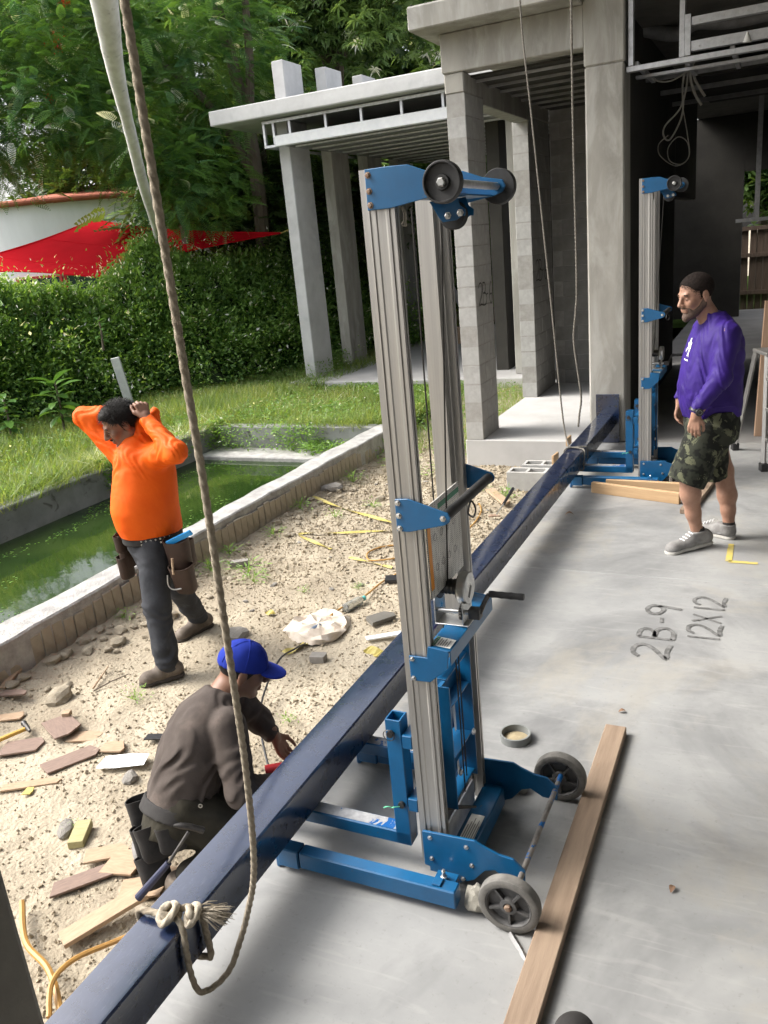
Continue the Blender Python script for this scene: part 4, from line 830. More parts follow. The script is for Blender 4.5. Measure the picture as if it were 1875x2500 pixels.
for base, el_, lab in [((-19.0, 22.5, -.1), [((-19, 22.4, 12.2), (4.2, 3.0, 2.6)), ((-17.5, 21.6, 9.5), (2.4, 2.0, 1.4))], 'tall tree whose crown rises high behind the dense dark tree'), ((-12.5, 26.5, -.1), [((-12.6, 26.4, 13.0), (4.6, 3.0, 3.0)), ((-14.6, 25.6, 10.0), (2.0, 1.8, 1.4))], 'tall tree whose crown rises high behind the pavilion')]:
    b = Vector(base); tree('tall_tree', base, lab, [([b, b + Vector((.1, 0, 5)), b + Vector((-.2, .1, 12))], (.3, .12)), ([b + Vector((.05, 0, 6)), b + Vector((1.2, -.3, 9)), b + Vector((2.2, -.5, 11.5))], (.15, .06)), ([b + Vector((.05, 0, 6.5)), b + Vector((-1.2, -.3, 9)), b + Vector((-2.2, -.5, 12))], (.15, .06))], el_, ROSB, 1000, 4, .35, (1.6, 2.4), 'leaf_dark', inner=.3, bright=(0, .8))
pb = (-10.75, 13.6, -.1)
pt = empty('leaning_palm', pb, label='pale grey palm trunk leaning out over the hedge', cat='tree')
pp = smoothpts([Vector(p_) - Vector(pb) for p_ in ((-10.75, 13.6, -.1), (-10.55, 13.2, 1.4), (-10.32, 12.75, 2.43), (-9.71, 11.93, 2.87), (-9.01, 10.94, 3.36), (-8.4, 10.12, 3.88), (-7.6, 9.07, 4.5), (-6.93, 8.28, 4.98), (-6.3, 7.5, 5.7), (-5.7, 6.8, 7.0), (-5.3, 6.4, 8.3))], 6)
b_ = MB(); N = len(pp); b_.tube(pp, [(.082 + .085 * min(1, max(0, (i - 32) / 12))) * (1 + .02 * math.sin(i * 2.7)) for i in range(N)], 18); b_.build('trunk', 'palm_bark', pt, smooth=True)
fr_ = 26; az = RS.uniform(0, 6.28, fr_); dd = np.stack([np.cos(az), np.sin(az), RS.uniform(-.1, .9, fr_)], -1)
V, F, A = scatter(T_feather(26, 2.3, .5, .035, .5), np.tile(np.array((-5.3, 6.4, 8.35)) - np.array(pb), (fr_, 1)), basis(dd), np.ones(fr_), RS.uniform(.2, .8, fr_)); mesh_np('crown', V, F, MATS['leaf_feather'], pt, v=A)
# ---------------------------------------------------------------- vine hedge
HL = np.array([(-13.3, 3.0), (-13.2, 6.0), (-12.6, 8.4), (-11.9, 10.2), (-11.4, 11.6), (-10.5, 12.9), (-9.8, 14.6), (-9.1, 16.6), (-8.7, 18.8)])
HL = HL + np.array((.5, -.25))
hl = np.concatenate([[0], np.cumsum(np.linalg.norm(np.diff(HL, axis=0), axis=1))])
def hedge_pt(s, u):
    """s metres along, u 0..1 from the foot of the front over the top to the back"""
    x, y = np.interp(s, hl, HL[:, 0]), np.interp(s, hl, HL[:, 1]); e = .05
    tx, ty = np.interp(s + e, hl, HL[:, 0]) - np.interp(s - e, hl, HL[:, 0]), np.interp(s + e, hl, HL[:, 1]) - np.interp(s - e, hl, HL[:, 1])
    L = np.hypot(tx, ty); nx, ny = ty / L, -tx / L                      # towards the pool
    top = 1.98 + .7 * (fbm(s, s * 0 + 3, .5, 3, 31) - .5) + .5 * np.exp(-((s - 10.0) / .5) ** 2) + .15 * sstep(s, 8.5, 11)
    a = u * math.pi; prof = np.sin(a) ** .45; off = np.cos(a) * .75 + .35 * np.maximum(0, 1 - u * 5) + .35 * (fbm(s, u * 3, 1.3, 3, 32) - .5)
    bul = 1 + .5 * (fbm(s * 1.2, u * 4, 1.6, 3, 33) - .5)
    z = top * np.where(u < .5, np.minimum(1, u / .42) ** .85, np.sqrt(np.maximum(prof, 0)))
    return np.stack([x + nx * off * bul, y + ny * off * bul, z - .1], -1), np.stack([nx * np.cos(a), ny * np.cos(a), np.sin(a)], -1)
hedge = empty('vine_hedge', (-11.2, 11.5, -.1), label='overgrown vine covered hedge bordering the lawn below the red sail', cat='hedge')
HB = np.array((-11.2, 11.5, -.1))
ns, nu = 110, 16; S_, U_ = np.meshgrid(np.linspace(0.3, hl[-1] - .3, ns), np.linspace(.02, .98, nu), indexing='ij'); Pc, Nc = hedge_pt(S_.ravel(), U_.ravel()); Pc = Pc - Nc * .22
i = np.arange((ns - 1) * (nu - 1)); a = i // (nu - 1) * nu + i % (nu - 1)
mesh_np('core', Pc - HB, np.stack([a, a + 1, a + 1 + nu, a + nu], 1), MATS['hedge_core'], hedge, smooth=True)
parts = []
def hleaves(N, u0, u1, size, T, depth, vb, clump=True):
    s = RS.uniform(2.6, hl[-1] - .2, N); u = RS.uniform(u0, u1, N); P, Nn = hedge_pt(s, u); cl = fbm(s * 2.2, u * 9, 1.7, 3, 35)
    P = P + Nn * (RS.normal(0, depth, N) + (cl - .5) * .6)[:, None] + RS.normal(0, .03, (N, 3)); d = Nn + RS.normal(0, .8, (N, 3)); d[:, 2] += .1
    parts.append(scatter(T, P - HB, basis(d, roll=RS.normal(0, .6, N)), RS.uniform(*size, N), np.clip(vb + (cl - .5) * .8 + RS.normal(0, .18, N), 0, 1)))
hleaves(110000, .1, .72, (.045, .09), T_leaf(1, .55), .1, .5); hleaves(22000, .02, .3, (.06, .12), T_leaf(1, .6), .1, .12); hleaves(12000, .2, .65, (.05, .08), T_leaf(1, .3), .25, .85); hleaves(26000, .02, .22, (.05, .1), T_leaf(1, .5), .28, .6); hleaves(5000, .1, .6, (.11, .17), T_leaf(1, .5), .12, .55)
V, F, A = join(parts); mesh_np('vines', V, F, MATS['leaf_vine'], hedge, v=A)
# ---------------------------------------------------------------- lawn grass (nobody could count it)
def blade(h=1, w=.03, bend=.45):
    return np.array([[0, -w / 2, 0], [0, w / 2, 0], [bend * .3 * h, w * .4, .55 * h], [bend * .3 * h, -w * .4, .55 * h], [bend * h, .004, .92 * h], [bend * h, -.004, .92 * h]]), np.array([[0, 1, 2, 3], [3, 2, 4, 5]])
def up_basis(N, tilt=.3):
    a = RS.uniform(0, 6.283, N); z = norm(np.stack([RS.normal(0, tilt, N), RS.normal(0, tilt, N), np.ones(N)], -1)); x = np.stack([np.cos(a), np.sin(a), np.zeros(N)], -1)
    y = norm(np.cross(z, x)); x = np.cross(y, z); return np.stack([x, y, z], -1)
gp = []
def grass(N, x0, x1, y0, y1, hs, w, zf, mask=None, vb=.45, bend=.5):
    x, y = RS.uniform(x0, x1, N), RS.uniform(y0, y1, N); k = np.ones(N, bool) if mask is None else mask(x, y)
    d = fbm(x, y, .8, 3, 41); k &= RS.random(N) < .35 + 1.1 * d; x, y, d = x[k], y[k], d[k]; n_ = len(x)
    P = np.stack([x, y, zf(x, y) - .02], -1); s = RS.uniform(*hs, n_) * (.6 + .8 * d)
    gp.append(scatter(blade(1, w, bend), P, up_basis(n_), s, np.clip(vb + (fbm(x, y, 1.7, 3, 43) - .5) * .9 + RS.normal(0, .16, n_), 0, 1)))
hx = lambda y: np.interp(y, HL[:, 1], HL[:, 0])
grass(120000, -12.9, -6.98, 3.6, 16, (.1, .3), .04, lawn_h, lambda x, y: (x > hx(y) + .1), .5)
grass(18000, -12.5, -7.7, 14.5, 21.5, (.15, .4), .035, lawn_h, lambda x, y: x > hx(y) + .1)
grass(15000, -8.6, -4.3, 9.15, 11.4, (.1, .3), .028, lawn_h, None, .55)
grass(5000, -8.6, -4.3, 11.3, 12.4, (.04, .12), .05, lawn_h, None, .55)
grass(6000, -4.4, -3.1, 8.9, 12.4, (.06, .2), .03, lambda x, y: soil_h(x, y), None, .5)
grass(5000, -7.3, -6.86, 3.6, 9.2, (.12, .3), .03, lambda x, y: lawn_h(x, y) + .05, None, .6, .9)
grass(2600, -7.1, -4.6, 9.0, 9.3, (.1, .25), .03, lambda x, y: lawn_h(x, y) + .06, None, .5, .9)
V, F, A = join(gp); o = mesh_np('lawn_grass', V, F, MATS['grass_blade'], None, v=A); tag(o, 'tall green grass growing on the lawn between the hedge and the pool', 'grass', kind='stuff')
gp = []
def cover(N, x0, x1, y0, y1, zs, zf, size=(.03, .06), vb=.55):
    x, y = RS.uniform(x0, x1, N), RS.uniform(y0, y1, N); d = fbm(x, y, 1.3, 3, 47); k = RS.random(N) < np.clip((d - .3) * 3, 0, 1); x, y = x[k], y[k]; n_ = len(x)
    P = np.stack([x, y, zf(x, y) + RS.uniform(*zs, n_)], -1); dr = RS.normal(0, 1, (n_, 3)); dr[:, 2] = dr[:, 2] * .3 + .15
    gp.append(scatter(T_leaf(1, .5), P, basis(dr, roll=RS.normal(0, .5, n_)), RS.uniform(*size, n_), np.clip(vb + RS.normal(0, .2, n_), 0, 1)))
cover(20000, -8.6, -4.35, 9.1, 11.6, (.0, .18), lawn_h); cover(5000, -7.6, -4.35, 11.5, 12.4, (.0, .06), lawn_h); cover(38000, -12.0, -6.95, 3.6, 14, (.02, .2), lawn_h); cover(3500, -4.4, -3.1, 8.7, 12.3, (0, .12), soil_h)
cover(5200, -6.98, -6.80, 6.8, 9.2, (-.25, .1), lambda x, y: x * 0 - .0); cover(2600, -6.8, -5.2, 8.75, 9.05, (-.28, .06), lambda x, y: x * 0); cover(1600, -5.4, -4.5, 8.6, 9.0, (-.26, -.15), lambda x, y: x * 0)
cover(1500, -7.6, -6.9, 12.6, 13.6, (.05, .3), lambda x, y: x * 0); cover(2200, -8.2, -7.3, 13.4, 14.6, (0, .35), lambda x, y: x * 0)
V, F, A = join(gp); o = mesh_np('ground_cover', V, F, MATS['leaf_vine'], None, v=A); tag(o, 'creeping small leaved weeds spilling over the pool edge', 'ground cover', kind='stuff')
# ---------------------------------------------------------------- broad leaved plant by the hedge: every leaf a part
def big_leaf_mesh(L, w, seed):
    r = random.Random(seed); b_ = MB(); prof = [(0, .03), (.15, .5), (.4, .95), (.65, 1), (.85, .75), (1, .08)]; vs = []
    for t, ww in prof:
        z = -.35 * L * t * t
        vs += [(L * t, -w / 2 * ww, z + .05 * ww * L), (L * t, 0, z), (L * t, w / 2 * ww, z + .05 * ww * L)]
    fs = []
    for i in range(len(prof) - 1):
        for k in range(2): fs.append((i * 3 + k, i * 3 + k + 1, i * 3 + k + 4, i * 3 + k + 3))
    b_.add(vs, fs); o = b_.build('leaf', 'leaf_glossy', None, smooth=True, normals=False); me = o.data
    a = me.attributes.new('v', 'FLOAT', 'POINT'); val = r.uniform(.1, .95); a.data.foreach_set('value', [val] * len(me.vertices)); bpy.data.objects.remove(o); return me
BLM = [big_leaf_mesh(.3, .13, s) for s in range(6)]
def broad_plant(base, n, sc, label, h, group=None):
    t = empty('broad_leaf_plant', base, label=label, cat='plant', group=group); b_ = MB(); b_.tube([(0, 0, 0), (.03, 0, h * .6), (0, .02, h)], [.02, .016, .01], 6); b_.build('stem', 'bark', t)
    for k in range(n):
        o = bpy.data.objects.new('leaf', BLM[rnd.randrange(6)]); link(o, t); f_ = k / n; o.location = (rnd.uniform(-.03, .03), rnd.uniform(-.03, .03), h * (.35 + .65 * f_)); o.rotation_euler = (rnd.uniform(-.3, .3), -.9 * f_ + .1 + rnd.uniform(-.2, .2), k * 2.4); s_ = sc * rnd.uniform(.75, 1.15); o.scale = (s_, s_, s_)
    return t
broad_plant((-9.25, 8.6, -.1), 22, 1.15, 'broad leaved plant with large bright paddle leaves in front of the hedge', .85)
broad_plant((-9.75, 8.1, -.1), 16, .9, 'broad leaved dark plant at the foot of the hedge', .7)
broad_plant((-9.75, 10.2, .95), 10, .55, 'broad leaved sprig poking out of the middle of the hedge', .5)
broad_plant((-7.9, 18.3, -.05), 18, 1.3, 'broad leaved plant behind the pavilion columns', 1.0)
sh = empty('yellow_shrub', (-9.7, 14.0, -.1), label='small shrub with yellowish leaf sprays at the hedge foot by the pavilion', cat='shrub')
P_, d_ = blob_points([((-9.7, 13.7, .55), (.55, .4, .3)), ((-9.3, 13.9, .7), (.3, .3, .25))], 1600, .3); V, F, A = scatter(T_leaf(1, .45), P_ - np.array((-9.7, 14.0, -.1)), basis(d_ + RS.normal(0, .5, d_.shape)), RS.uniform(.04, .08, 1600), RS.uniform(.55, 1, 1600)); mesh_np('foliage', V, F, MATS['leaf_vine'], sh, v=A)
b_ = MB(); [b_.tube([(0, 0, 0), (x * .5, y * .5, .35), (x, y, .7)], [.012, .009, .004], 5) for x, y in ((0, -.3), (.3, -.2), (-.3, -.4))]; b_.build('stem', 'bark', sh)
# ---------------------------------------------------------------- neighbour's house, sail, stake, fence
nb = empty('neighbour_house', (-15.5, 16, -.1), label='white rounded stucco house wall with terracotta tile edge and red window frames', cat='house'); NB = Vector((-15.5, 16, -.1))
cx, cy_, R0 = -18.2, 19.9, 5.0
b_ = MB(); vs = []; a0, a1, nn = math.radians(-150), math.radians(-12), 40
for k in range(nn + 1):
    a = a0 + (a1 - a0) * k / nn; vs += [(cx + R0 * math.cos(a), cy_ + R0 * math.sin(a), -.1), (cx + R0 * math.cos(a), cy_ + R0 * math.sin(a), 3.82)]
b_.add([Vector(p_) - NB for p_ in vs], [(2 * k, 2 * k + 2, 2 * k + 3, 2 * k + 1) for k in range(nn)]); b_.build('wall', 'white_wall', nb, smooth=True, normals=False)
rf_ = MB(); rf_.add([Vector(p_) - NB for p_ in [(cx + (R0 + .12) * math.cos(a0 + (a1 - a0) * k / 30), cy_ + (R0 + .12) * math.sin(a0 + (a1 - a0) * k / 30), 3.83) for k in range(31)] + [(cx, cy_, 4.6)]], [(k, k + 1, 31) for k in range(30)]); rf = rf_.build('roof', 'roof_tile', nb)
t = MB(); t.tube([(-.24, 0, 0), (.24, 0, .0)], [.075, .066], 10); to = t.build('tile', 'roof_tile', None, smooth=True); tme = to.data; bpy.data.objects.remove(to)
for k in range(30):
    a = a0 + (a1 - a0) * (k + .5) / 30; o = bpy.data.objects.new('tile', tme); link(o, rf); o.location = Vector((cx + (R0 + .1) * math.cos(a), cy_ + (R0 + .1) * math.sin(a), 3.87)) - NB; o.rotation_euler = (0, rnd.uniform(-.03, .03), a + math.pi / 2)
for a_ in (-1.16, -.93):
    w_ = MB(); p_ = Vector((cx + (R0 + .02) * math.cos(a_), cy_ + (R0 + .02) * math.sin(a_), 1.65)) - NB; Rz = Matrix.Rotation(a_ + math.pi / 2, 3, 'Z')
    for bx in ((-.5, .5, .5, .56), (-.5, .5, -.56, -.5), (-.56, -.5, -.56, .56), (.5, .56, -.56, .56)): w_.box(p_.x + bx[0], p_.x + bx[1], p_.y - .04, p_.y + .04, p_.z + bx[2], p_.z + bx[3], Rz, p_)
    wf = w_.build('window', 'frame_red', nb); g_ = MB(); g_.box(p_.x - .5, p_.x + .5, p_.y - .012, p_.y + .012, p_.z - .5, p_.z + .5, Rz, p_); g_.build('pane', 'glass_dark', wf)
l_ = MB(); a_ = -1.07; p_ = Vector((cx + (R0 + .01) * math.cos(a_), cy_ + (R0 + .01) * math.sin(a_), 2.55)) - NB; l_.tube(smoothpts([p_, p_ + Vector((.03, -.06, .12)), p_ + Vector((.05, -.12, .1)), p_ + Vector((.06, -.13, .02))], 5), .015, 7); l_.build('wall_lamp', 'black_plastic', nb)
# sail: a saddle between four corners
def sail(A_, B_, C_, D_, n=24, sag=.5):
    A_, B_, C_, D_ = map(Vector, (A_, B_, C_, D_)); vs = []; fs = []; ctr = (A_ + B_ + C_ + D_) / 4
    for i in range(n + 1):
        for j in range(n + 1):
            u, v_ = i / n, j / n; p_ = A_.lerp(B_, u).lerp(D_.lerp(C_, u), v_); ed = max(abs(2 * u - 1), abs(2 * v_ - 1)); k_ = .16 * (1 - min(abs(2 * u - 1), abs(2 * v_ - 1)) ** 2) * ed ** 4
            vs.append(p_.lerp(ctr, k_) - Vector((0, 0, .1 * (1 - ed ** 2))))
    for i in range(n):
        for j in range(n): a = i * (n + 1) + j; fs.append((a, a + 1, a + n + 2, a + n + 1))
    return vs, fs
so_ = MB(); vs, fs = sail((-15.3, 11.4, 2.44), (-13.25, 14.3, 3.22), (-8.45, 13.9, 2.53), (-11.15, 11.9, 2.06)); so_.add([Vector(p_) - Vector((-12, 13, 2.4)) for p_ in vs], fs)
sl_ = empty('shade_sail', (-12, 13, 2.4), label='bright red shade sail stretched beside the white house above the hedge', cat='shade sail'); so_.build('cloth', 'sail_red', sl_, smooth=True, normals=False)
n1 = 25; SV = [Vector(p_) - Vector((-12, 13, 2.4)) for p_ in vs]
for ed_ in ([SV[j] for j in range(n1)], [SV[(n1 - 1) * n1 + j] for j in range(n1)], [SV[j * n1] for j in range(n1)], [SV[j * n1 + n1 - 1] for j in range(n1)]):
    b_ = MB(); b_.tube(ed_, .014, 5); b_.build('hem', 'sail_red', sl_, smooth=True)
for q_ in (8, 16):
    b_ = MB(); b_.tube([SV[q_ * n1 + j] for j in range(n1)], .006, 5); b_.build('seam', 'sail_red', sl_)
b_ = MB(); b_.tube([(3.55, .9, .13), (4.6, -.1, .2)], .012, 6); b_.build('cord', 'tape_yellow', sl_); b_ = MB(); b_.tube([(-1.25, 1.3, .82), (-1.55, 1.9, .95)], .012, 6); b_.build('cord', 'rope_thin', sl_)
b_ = MB(); b_.box(-.06, .06, -.03, .03, 0, 2.95); o = b_.build('timber_post', 'fence_wood', None, bevel=.006); o.location = (-10.35, 13.5, -.1); tag(o, 'dark timber post standing up out of the hedge by the red sail', 'post')
b_ = MB(); b_.box(-.065, .065, -.03, .03, 0, .98); o = b_.build('stake', 'stake', None, bevel=.004); o.location = (-9.28, 10.1, -.12); o.rotation_euler = (.05, -.12, .5); tag(o, 'weathered grey timber stake standing in the grass behind the pool', 'stake')
fn = empty('wooden_fence', (-5, 22, -.1), label='weathered brown board fence behind the pavilion', cat='fence'); pl_ = MB(); pl_.box(-.07, .07, -.012, .012, 0, 1.85); po = pl_.build('board', 'fence_wood', None, bevel=.004); pme = po.data; bpy.data.objects.remove(po)
for k in range(64):
    o = bpy.data.objects.new('board', pme); link(o, fn); o.location = (-3.9 + k * .15, rnd.uniform(-.006, .006), rnd.uniform(-.03, .03)); o.rotation_euler = (0, rnd.uniform(-.012, .012), 0)
for z in (.35, 1.2, 1.8): b_ = MB(); b_.box(-4, 5.8, -.055, -.015, z, z + .09); b_.build('rail', 'fence_wood', fn)
b_ = MB(); b_.box(-.06, .06, -.02, .02, -.9, .9); o = b_.build('brace_board', 'concrete_pale', None); o.location = (-7.0, 19.0, .95); o.rotation_euler = (0, -.42, 0); tag(o, 'pale board leaning diagonally at the back of the pavilion', 'board')
b_ = MB(); b_.box(-.25, .25, -.15, .15, 0, .35); o = b_.build('crate', 'plywood_face', None, bevel=.01); o.location = (-6.4, 16.9, .0); o.rotation_euler = (0, 0, .4); tag(o, 'plywood box standing on the pavilion slab behind the mast', 'box')
# ================================================================ people (bodies grown from blended tapered volumes)
class Field:
    def __init__(s, lo, hi, h=.006):
        s.h = h; s.lo = np.array(lo, float); s.n = np.ceil((np.array(hi) - s.lo) / h).astype(int) + 1; s.D = np.full(s.n, .3, np.float32)
    def _win(s, lo, hi):
        a = np.clip(np.floor((np.asarray(lo) - s.lo) / s.h).astype(int), 0, s.n); b = np.clip(np.ceil((np.asarray(hi) - s.lo) / s.h).astype(int) + 1, 0, s.n)
        if (b <= a).any(): return None, None
        ax = [s.lo[i] + s.h * np.arange(a[i], b[i]) for i in range(3)]; G_ = np.stack(np.meshgrid(*ax, indexing='ij'), -1).astype(np.float32)
        return (slice(a[0], b[0]), slice(a[1], b[1]), slice(a[2], b[2])), G_
    def _mix(s, w, d, k, op='u'):
        A_ = s.D[w]; d = d.astype(np.float32)
        if op == 'u': h_ = np.clip(.5 + .5 * (A_ - d) / k, 0, 1); s.D[w] = A_ * (1 - h_) + d * h_ - k * h_ * (1 - h_)
        elif op == 's': h_ = np.clip(.5 - .5 * (A_ + d) / k, 0, 1); s.D[w] = A_ * (1 - h_) - d * h_ + k * h_ * (1 - h_)
    def cap(s, a, b, ra, rb=None, k=.02, op='u'):
        a, b = np.array(a, float), np.array(b, float); rb = ra if rb is None else rb; R_ = max(ra, rb) + k + .02
        w, G_ = s._win(np.minimum(a, b) - R_, np.maximum(a, b) + R_)
        if w is None: return s
        ab = b - a; t = np.clip(((G_ - a) @ ab) / max(ab @ ab, 1e-9), 0, 1); s._mix(w, np.linalg.norm(G_ - a - t[..., None] * ab, axis=-1) - (ra + (rb - ra) * t), k, op); return s
    def chain(s, pts, rs, k=.02):
        for i in range(len(pts) - 1): s.cap(pts[i], pts[i + 1], rs[i], rs[i + 1], k)
        return s
    def ell(s, c, r, A_=None, k=.02, op='u'):
        c = np.array(c, float); r = np.array(r, float); m_ = r.max() + k + .02; w, G_ = s._win(c - m_, c + m_)
        if w is None: return s
        q = G_ - c
        if A_ is not None: q = q @ np.asarray(A_, float)          # columns of A_ are the ellipsoid's axes
        k0 = np.linalg.norm(q / r, axis=-1); k1 = np.linalg.norm(q / (r * r), axis=-1); s._mix(w, k0 * (k0 - 1) / np.maximum(k1, 1e-6), k, op); return s
    def loft(s, o, U, V_, W, st, k=.02, p=2.0):
        """stations (w, u0, v0, ru, rv) along axis W from origin o; flat ends"""
        o = np.array(o, float); U, V_, W = [np.array(x, float) / np.linalg.norm(x) for x in (U, V_, W)]; st = np.array(st, float); pts = []
        for w_, u0, v0, ru, rv in st:
            c = o + W * w_ + U * u0 + V_ * v0; m_ = max(ru, rv) + k + .02; pts += [c - m_, c + m_]
        w, G_ = s._win(np.min(pts, 0), np.max(pts, 0)); q = G_ - o; u, v, t = q @ U, q @ V_, q @ W
        ws = np.linspace(st[0, 0], st[-1, 0], 60); sm = []
        for j in range(1, 5):
            y = np.interp(ws, st[:, 0], st[:, j]); 
            for _ in range(3): y[1:-1] = .25 * y[:-2] + .5 * y[1:-1] + .25 * y[2:]
            sm.append(np.interp(t, ws, y))
        d = ((np.abs((u - sm[0]) / sm[2]) ** p + np.abs((v - sm[1]) / sm[3]) ** p) ** (1 / p) - 1) * np.minimum(sm[2], sm[3])
        d = np.maximum(d, np.maximum(t - st[-1, 0], st[0, 0] - t)); s._mix(w, d, k); return s
    def grid(s): return s._win(s.lo - 1, s.lo + s.n * s.h + 1)[1]
    def cut(s, fn):
        s.D = np.maximum(s.D, fn(s.grid()).astype(np.float32)); return s
    def wrinkle(s, amp, dirs, f=(60, 95), seed=0, mask=None):
        """soft folds: warped waves running across the given directions"""
        r = np.random.default_rng(seed); G_ = s.grid(); near = np.abs(s.D) < .03; q = G_[near]; o = np.zeros(len(q), np.float32)
        wx = .03 * np.sin(q @ r.normal(0, 14, 3) + 1) + .02 * np.sin(q @ r.normal(0, 25, 3))
        for d in dirs:
            d = np.array(d, float); d /= np.linalg.norm(d)
            for fr in f: o += np.sin((q @ d + wx * 1.6) * fr + r.uniform(0, 6)) * (.5 + .5 * np.sin(q @ r.normal(0, 12, 3) + r.uniform(0, 6)))
        if mask is not None: o = o * mask(q)
        s.D[near] += amp * o / len(dirs); return s
    def mesh(s, name, m, parent, v=None):
        D = s.D; inside = D < 0; n = np.array(D.shape)
        cor = [(i, j, k) for i in (0, 1) for j in (0, 1) for k in (0, 1)]; sl = lambda c: tuple(slice(c[a], n[a] - 1 + c[a]) for a in range(3))
        cnt = sum(inside[sl(c)].astype(np.int8) for c in cor); act = (cnt > 0) & (cnt < 8); idx = np.full(act.shape, -1, np.int64); ii = np.argwhere(act); idx[act] = np.arange(len(ii))
        val = np.stack([D[sl(c)][act] for c in cor], 1).astype(float); cp = np.array(cor, float); sm = np.zeros((len(ii), 3)); ct = np.zeros(len(ii))
        for a in range(8):
            for b in range(a + 1, 8):
                if abs(cp[a] - cp[b]).sum() != 1: continue
                cr_ = (val[:, a] < 0) != (val[:, b] < 0); t = np.where(cr_, val[:, a] / np.where(cr_, val[:, a] - val[:, b], 1), 0); sm += np.where(cr_[:, None], cp[a] + (cp[b] - cp[a]) * t[:, None], 0); ct += cr_
        V = s.lo + s.h * (ii + sm / ct[:, None]); F = []
        for ax in range(3):
            e1, e2 = [a for a in range(3) if a != ax]; A_ = np.moveaxis(inside, (ax, e1, e2), (0, 1, 2)); I = np.moveaxis(idx, (ax, e1, e2), (0, 1, 2))
            a0, a1 = A_[:-1, 1:-1, 1:-1], A_[1:, 1:-1, 1:-1]; x = np.argwhere(a0 != a1); 
            if not len(x): continue
            i_, j_, k_ = x[:, 0], x[:, 1] + 1, x[:, 2] + 1; q = np.stack([I[i_, j_ - 1, k_ - 1], I[i_, j_, k_ - 1], I[i_, j_, k_], I[i_, j_ - 1, k_]], 1)
            fl = A_[i_, j_, k_] if True else None; flip = fl if ax != 1 else ~fl; q[~flip] = q[~flip][:, ::-1]; F.append(q)
        F = np.concatenate(F); F = F[(F >= 0).all(1)]
        return mesh_np(name, V, F, m if not isinstance(m, str) else MATS[m], parent, smooth=True)
def ax3(f, up=(0, 0, 1)):
    f = np.array(f, float); f /= np.linalg.norm(f); l = np.cross(up, f); l /= np.linalg.norm(l); u = np.cross(f, l); return np.stack([f, l, u], 1)     # columns: forward, left, up
class Head:
    def __init__(s, c, f, sc=1.0, up=(0, 0, 1)): s.c = np.array(c, float); s.A = ax3(f, up); s.s = sc
    def p(s, x, y, z): return s.c + s.A @ (np.array([x, y, z]) * s.s)
    def loc(s, G_): return ((G_ - s.c) @ s.A) / s.s
    def skull(s, F, g=0.0):
        k = s.s; r = lambda *a: np.array(a) * k + g
        F.ell(s.p(-.014, 0, .035), r(.098, .076, .086), s.A, .02 * k); F.ell(s.p(.03, 0, -.035), r(.06, .057, .08), s.A, .02 * k); return s
    def face(s, F, g=0.0, nose=1.0):
        k = s.s; r = lambda *a: np.array(a) * k + g; s.skull(F, g)
        for sg in (-1, 1):
            F.cap(s.p(-.012, sg * .052, -.045), s.p(.06, sg * .018, -.098), .024 * k + g, .02 * k + g, .02 * k); F.ell(s.p(.06, sg * .04, -.022), r(.024, .02, .024), s.A, .015 * k)
        F.ell(s.p(.074, 0, -.1), r(.02, .024, .017), s.A, .012 * k); F.cap(s.p(.078, -.03, .024), s.p(.078, .03, .024), .0125 * k + g, None, .012 * k); return s
    def detail(s, F):
        k = s.s; r = lambda *a: np.array(a) * k
        for sg in (-1, 1): F.ell(s.p(.098, sg * .031, .001), r(.016, .018, .011), s.A, .008 * k, 's'); F.ell(s.p(.073, sg * .031, 0), r(.0135, .0135, .0125), s.A, .003 * k)
        F.cap(s.p(.088, 0, .018), s.p(.11, 0, -.026), .0085 * k, .0135 * k, .01 * k)
        for sg in (-1, 1): F.ell(s.p(.1, sg * .0125, -.03), r(.011, .009, .008), s.A, .006 * k)
        F.cap(s.p(.088, -.018, -.057), s.p(.088, .018, -.057), .0075 * k, None, .006 * k); F.cap(s.p(.086, -.015, -.069), s.p(.086, .015, -.069), .0085 * k, None, .006 * k); F.cap(s.p(.097, -.024, -.0625), s.p(.097, .024, -.0625), .0022 * k, None, .003 * k, 's')
        for sg in (-1, 1): F.ell(s.p(-.012, sg * .079, -.004), r(.02, .009, .032), s.A, .008 * k); F.ell(s.p(-.006, sg * .09, .0), r(.01, .006, .018), s.A, .005 * k, 's')
    def eyes(s, parent, hair):
        b_ = MB(); c_ = MB()
        for sg in (-1, 1):
            P = [s.p(.0905 - .009 * abs(t), sg * (.031 + t * .019), .024 + .004 * (1 - t * t) * 1.2 - .002) for t in (-1, -.5, 0, .5, 1)]; b_.tube(P, [.0022 * s.s, .004 * s.s, .004 * s.s, .0035 * s.s, .002 * s.s], 6)
            c_.tube([s.p(.0868 - .006 * abs(t), sg * (.031 + t * .0115), .002 - .003 * abs(t)) for t in (-1, 0, 1)], [.001, .0032 * s.s, .001], 6)
        b_.build('eyebrows', hair, parent); c_.build('eyes', 'eye_dark', parent)
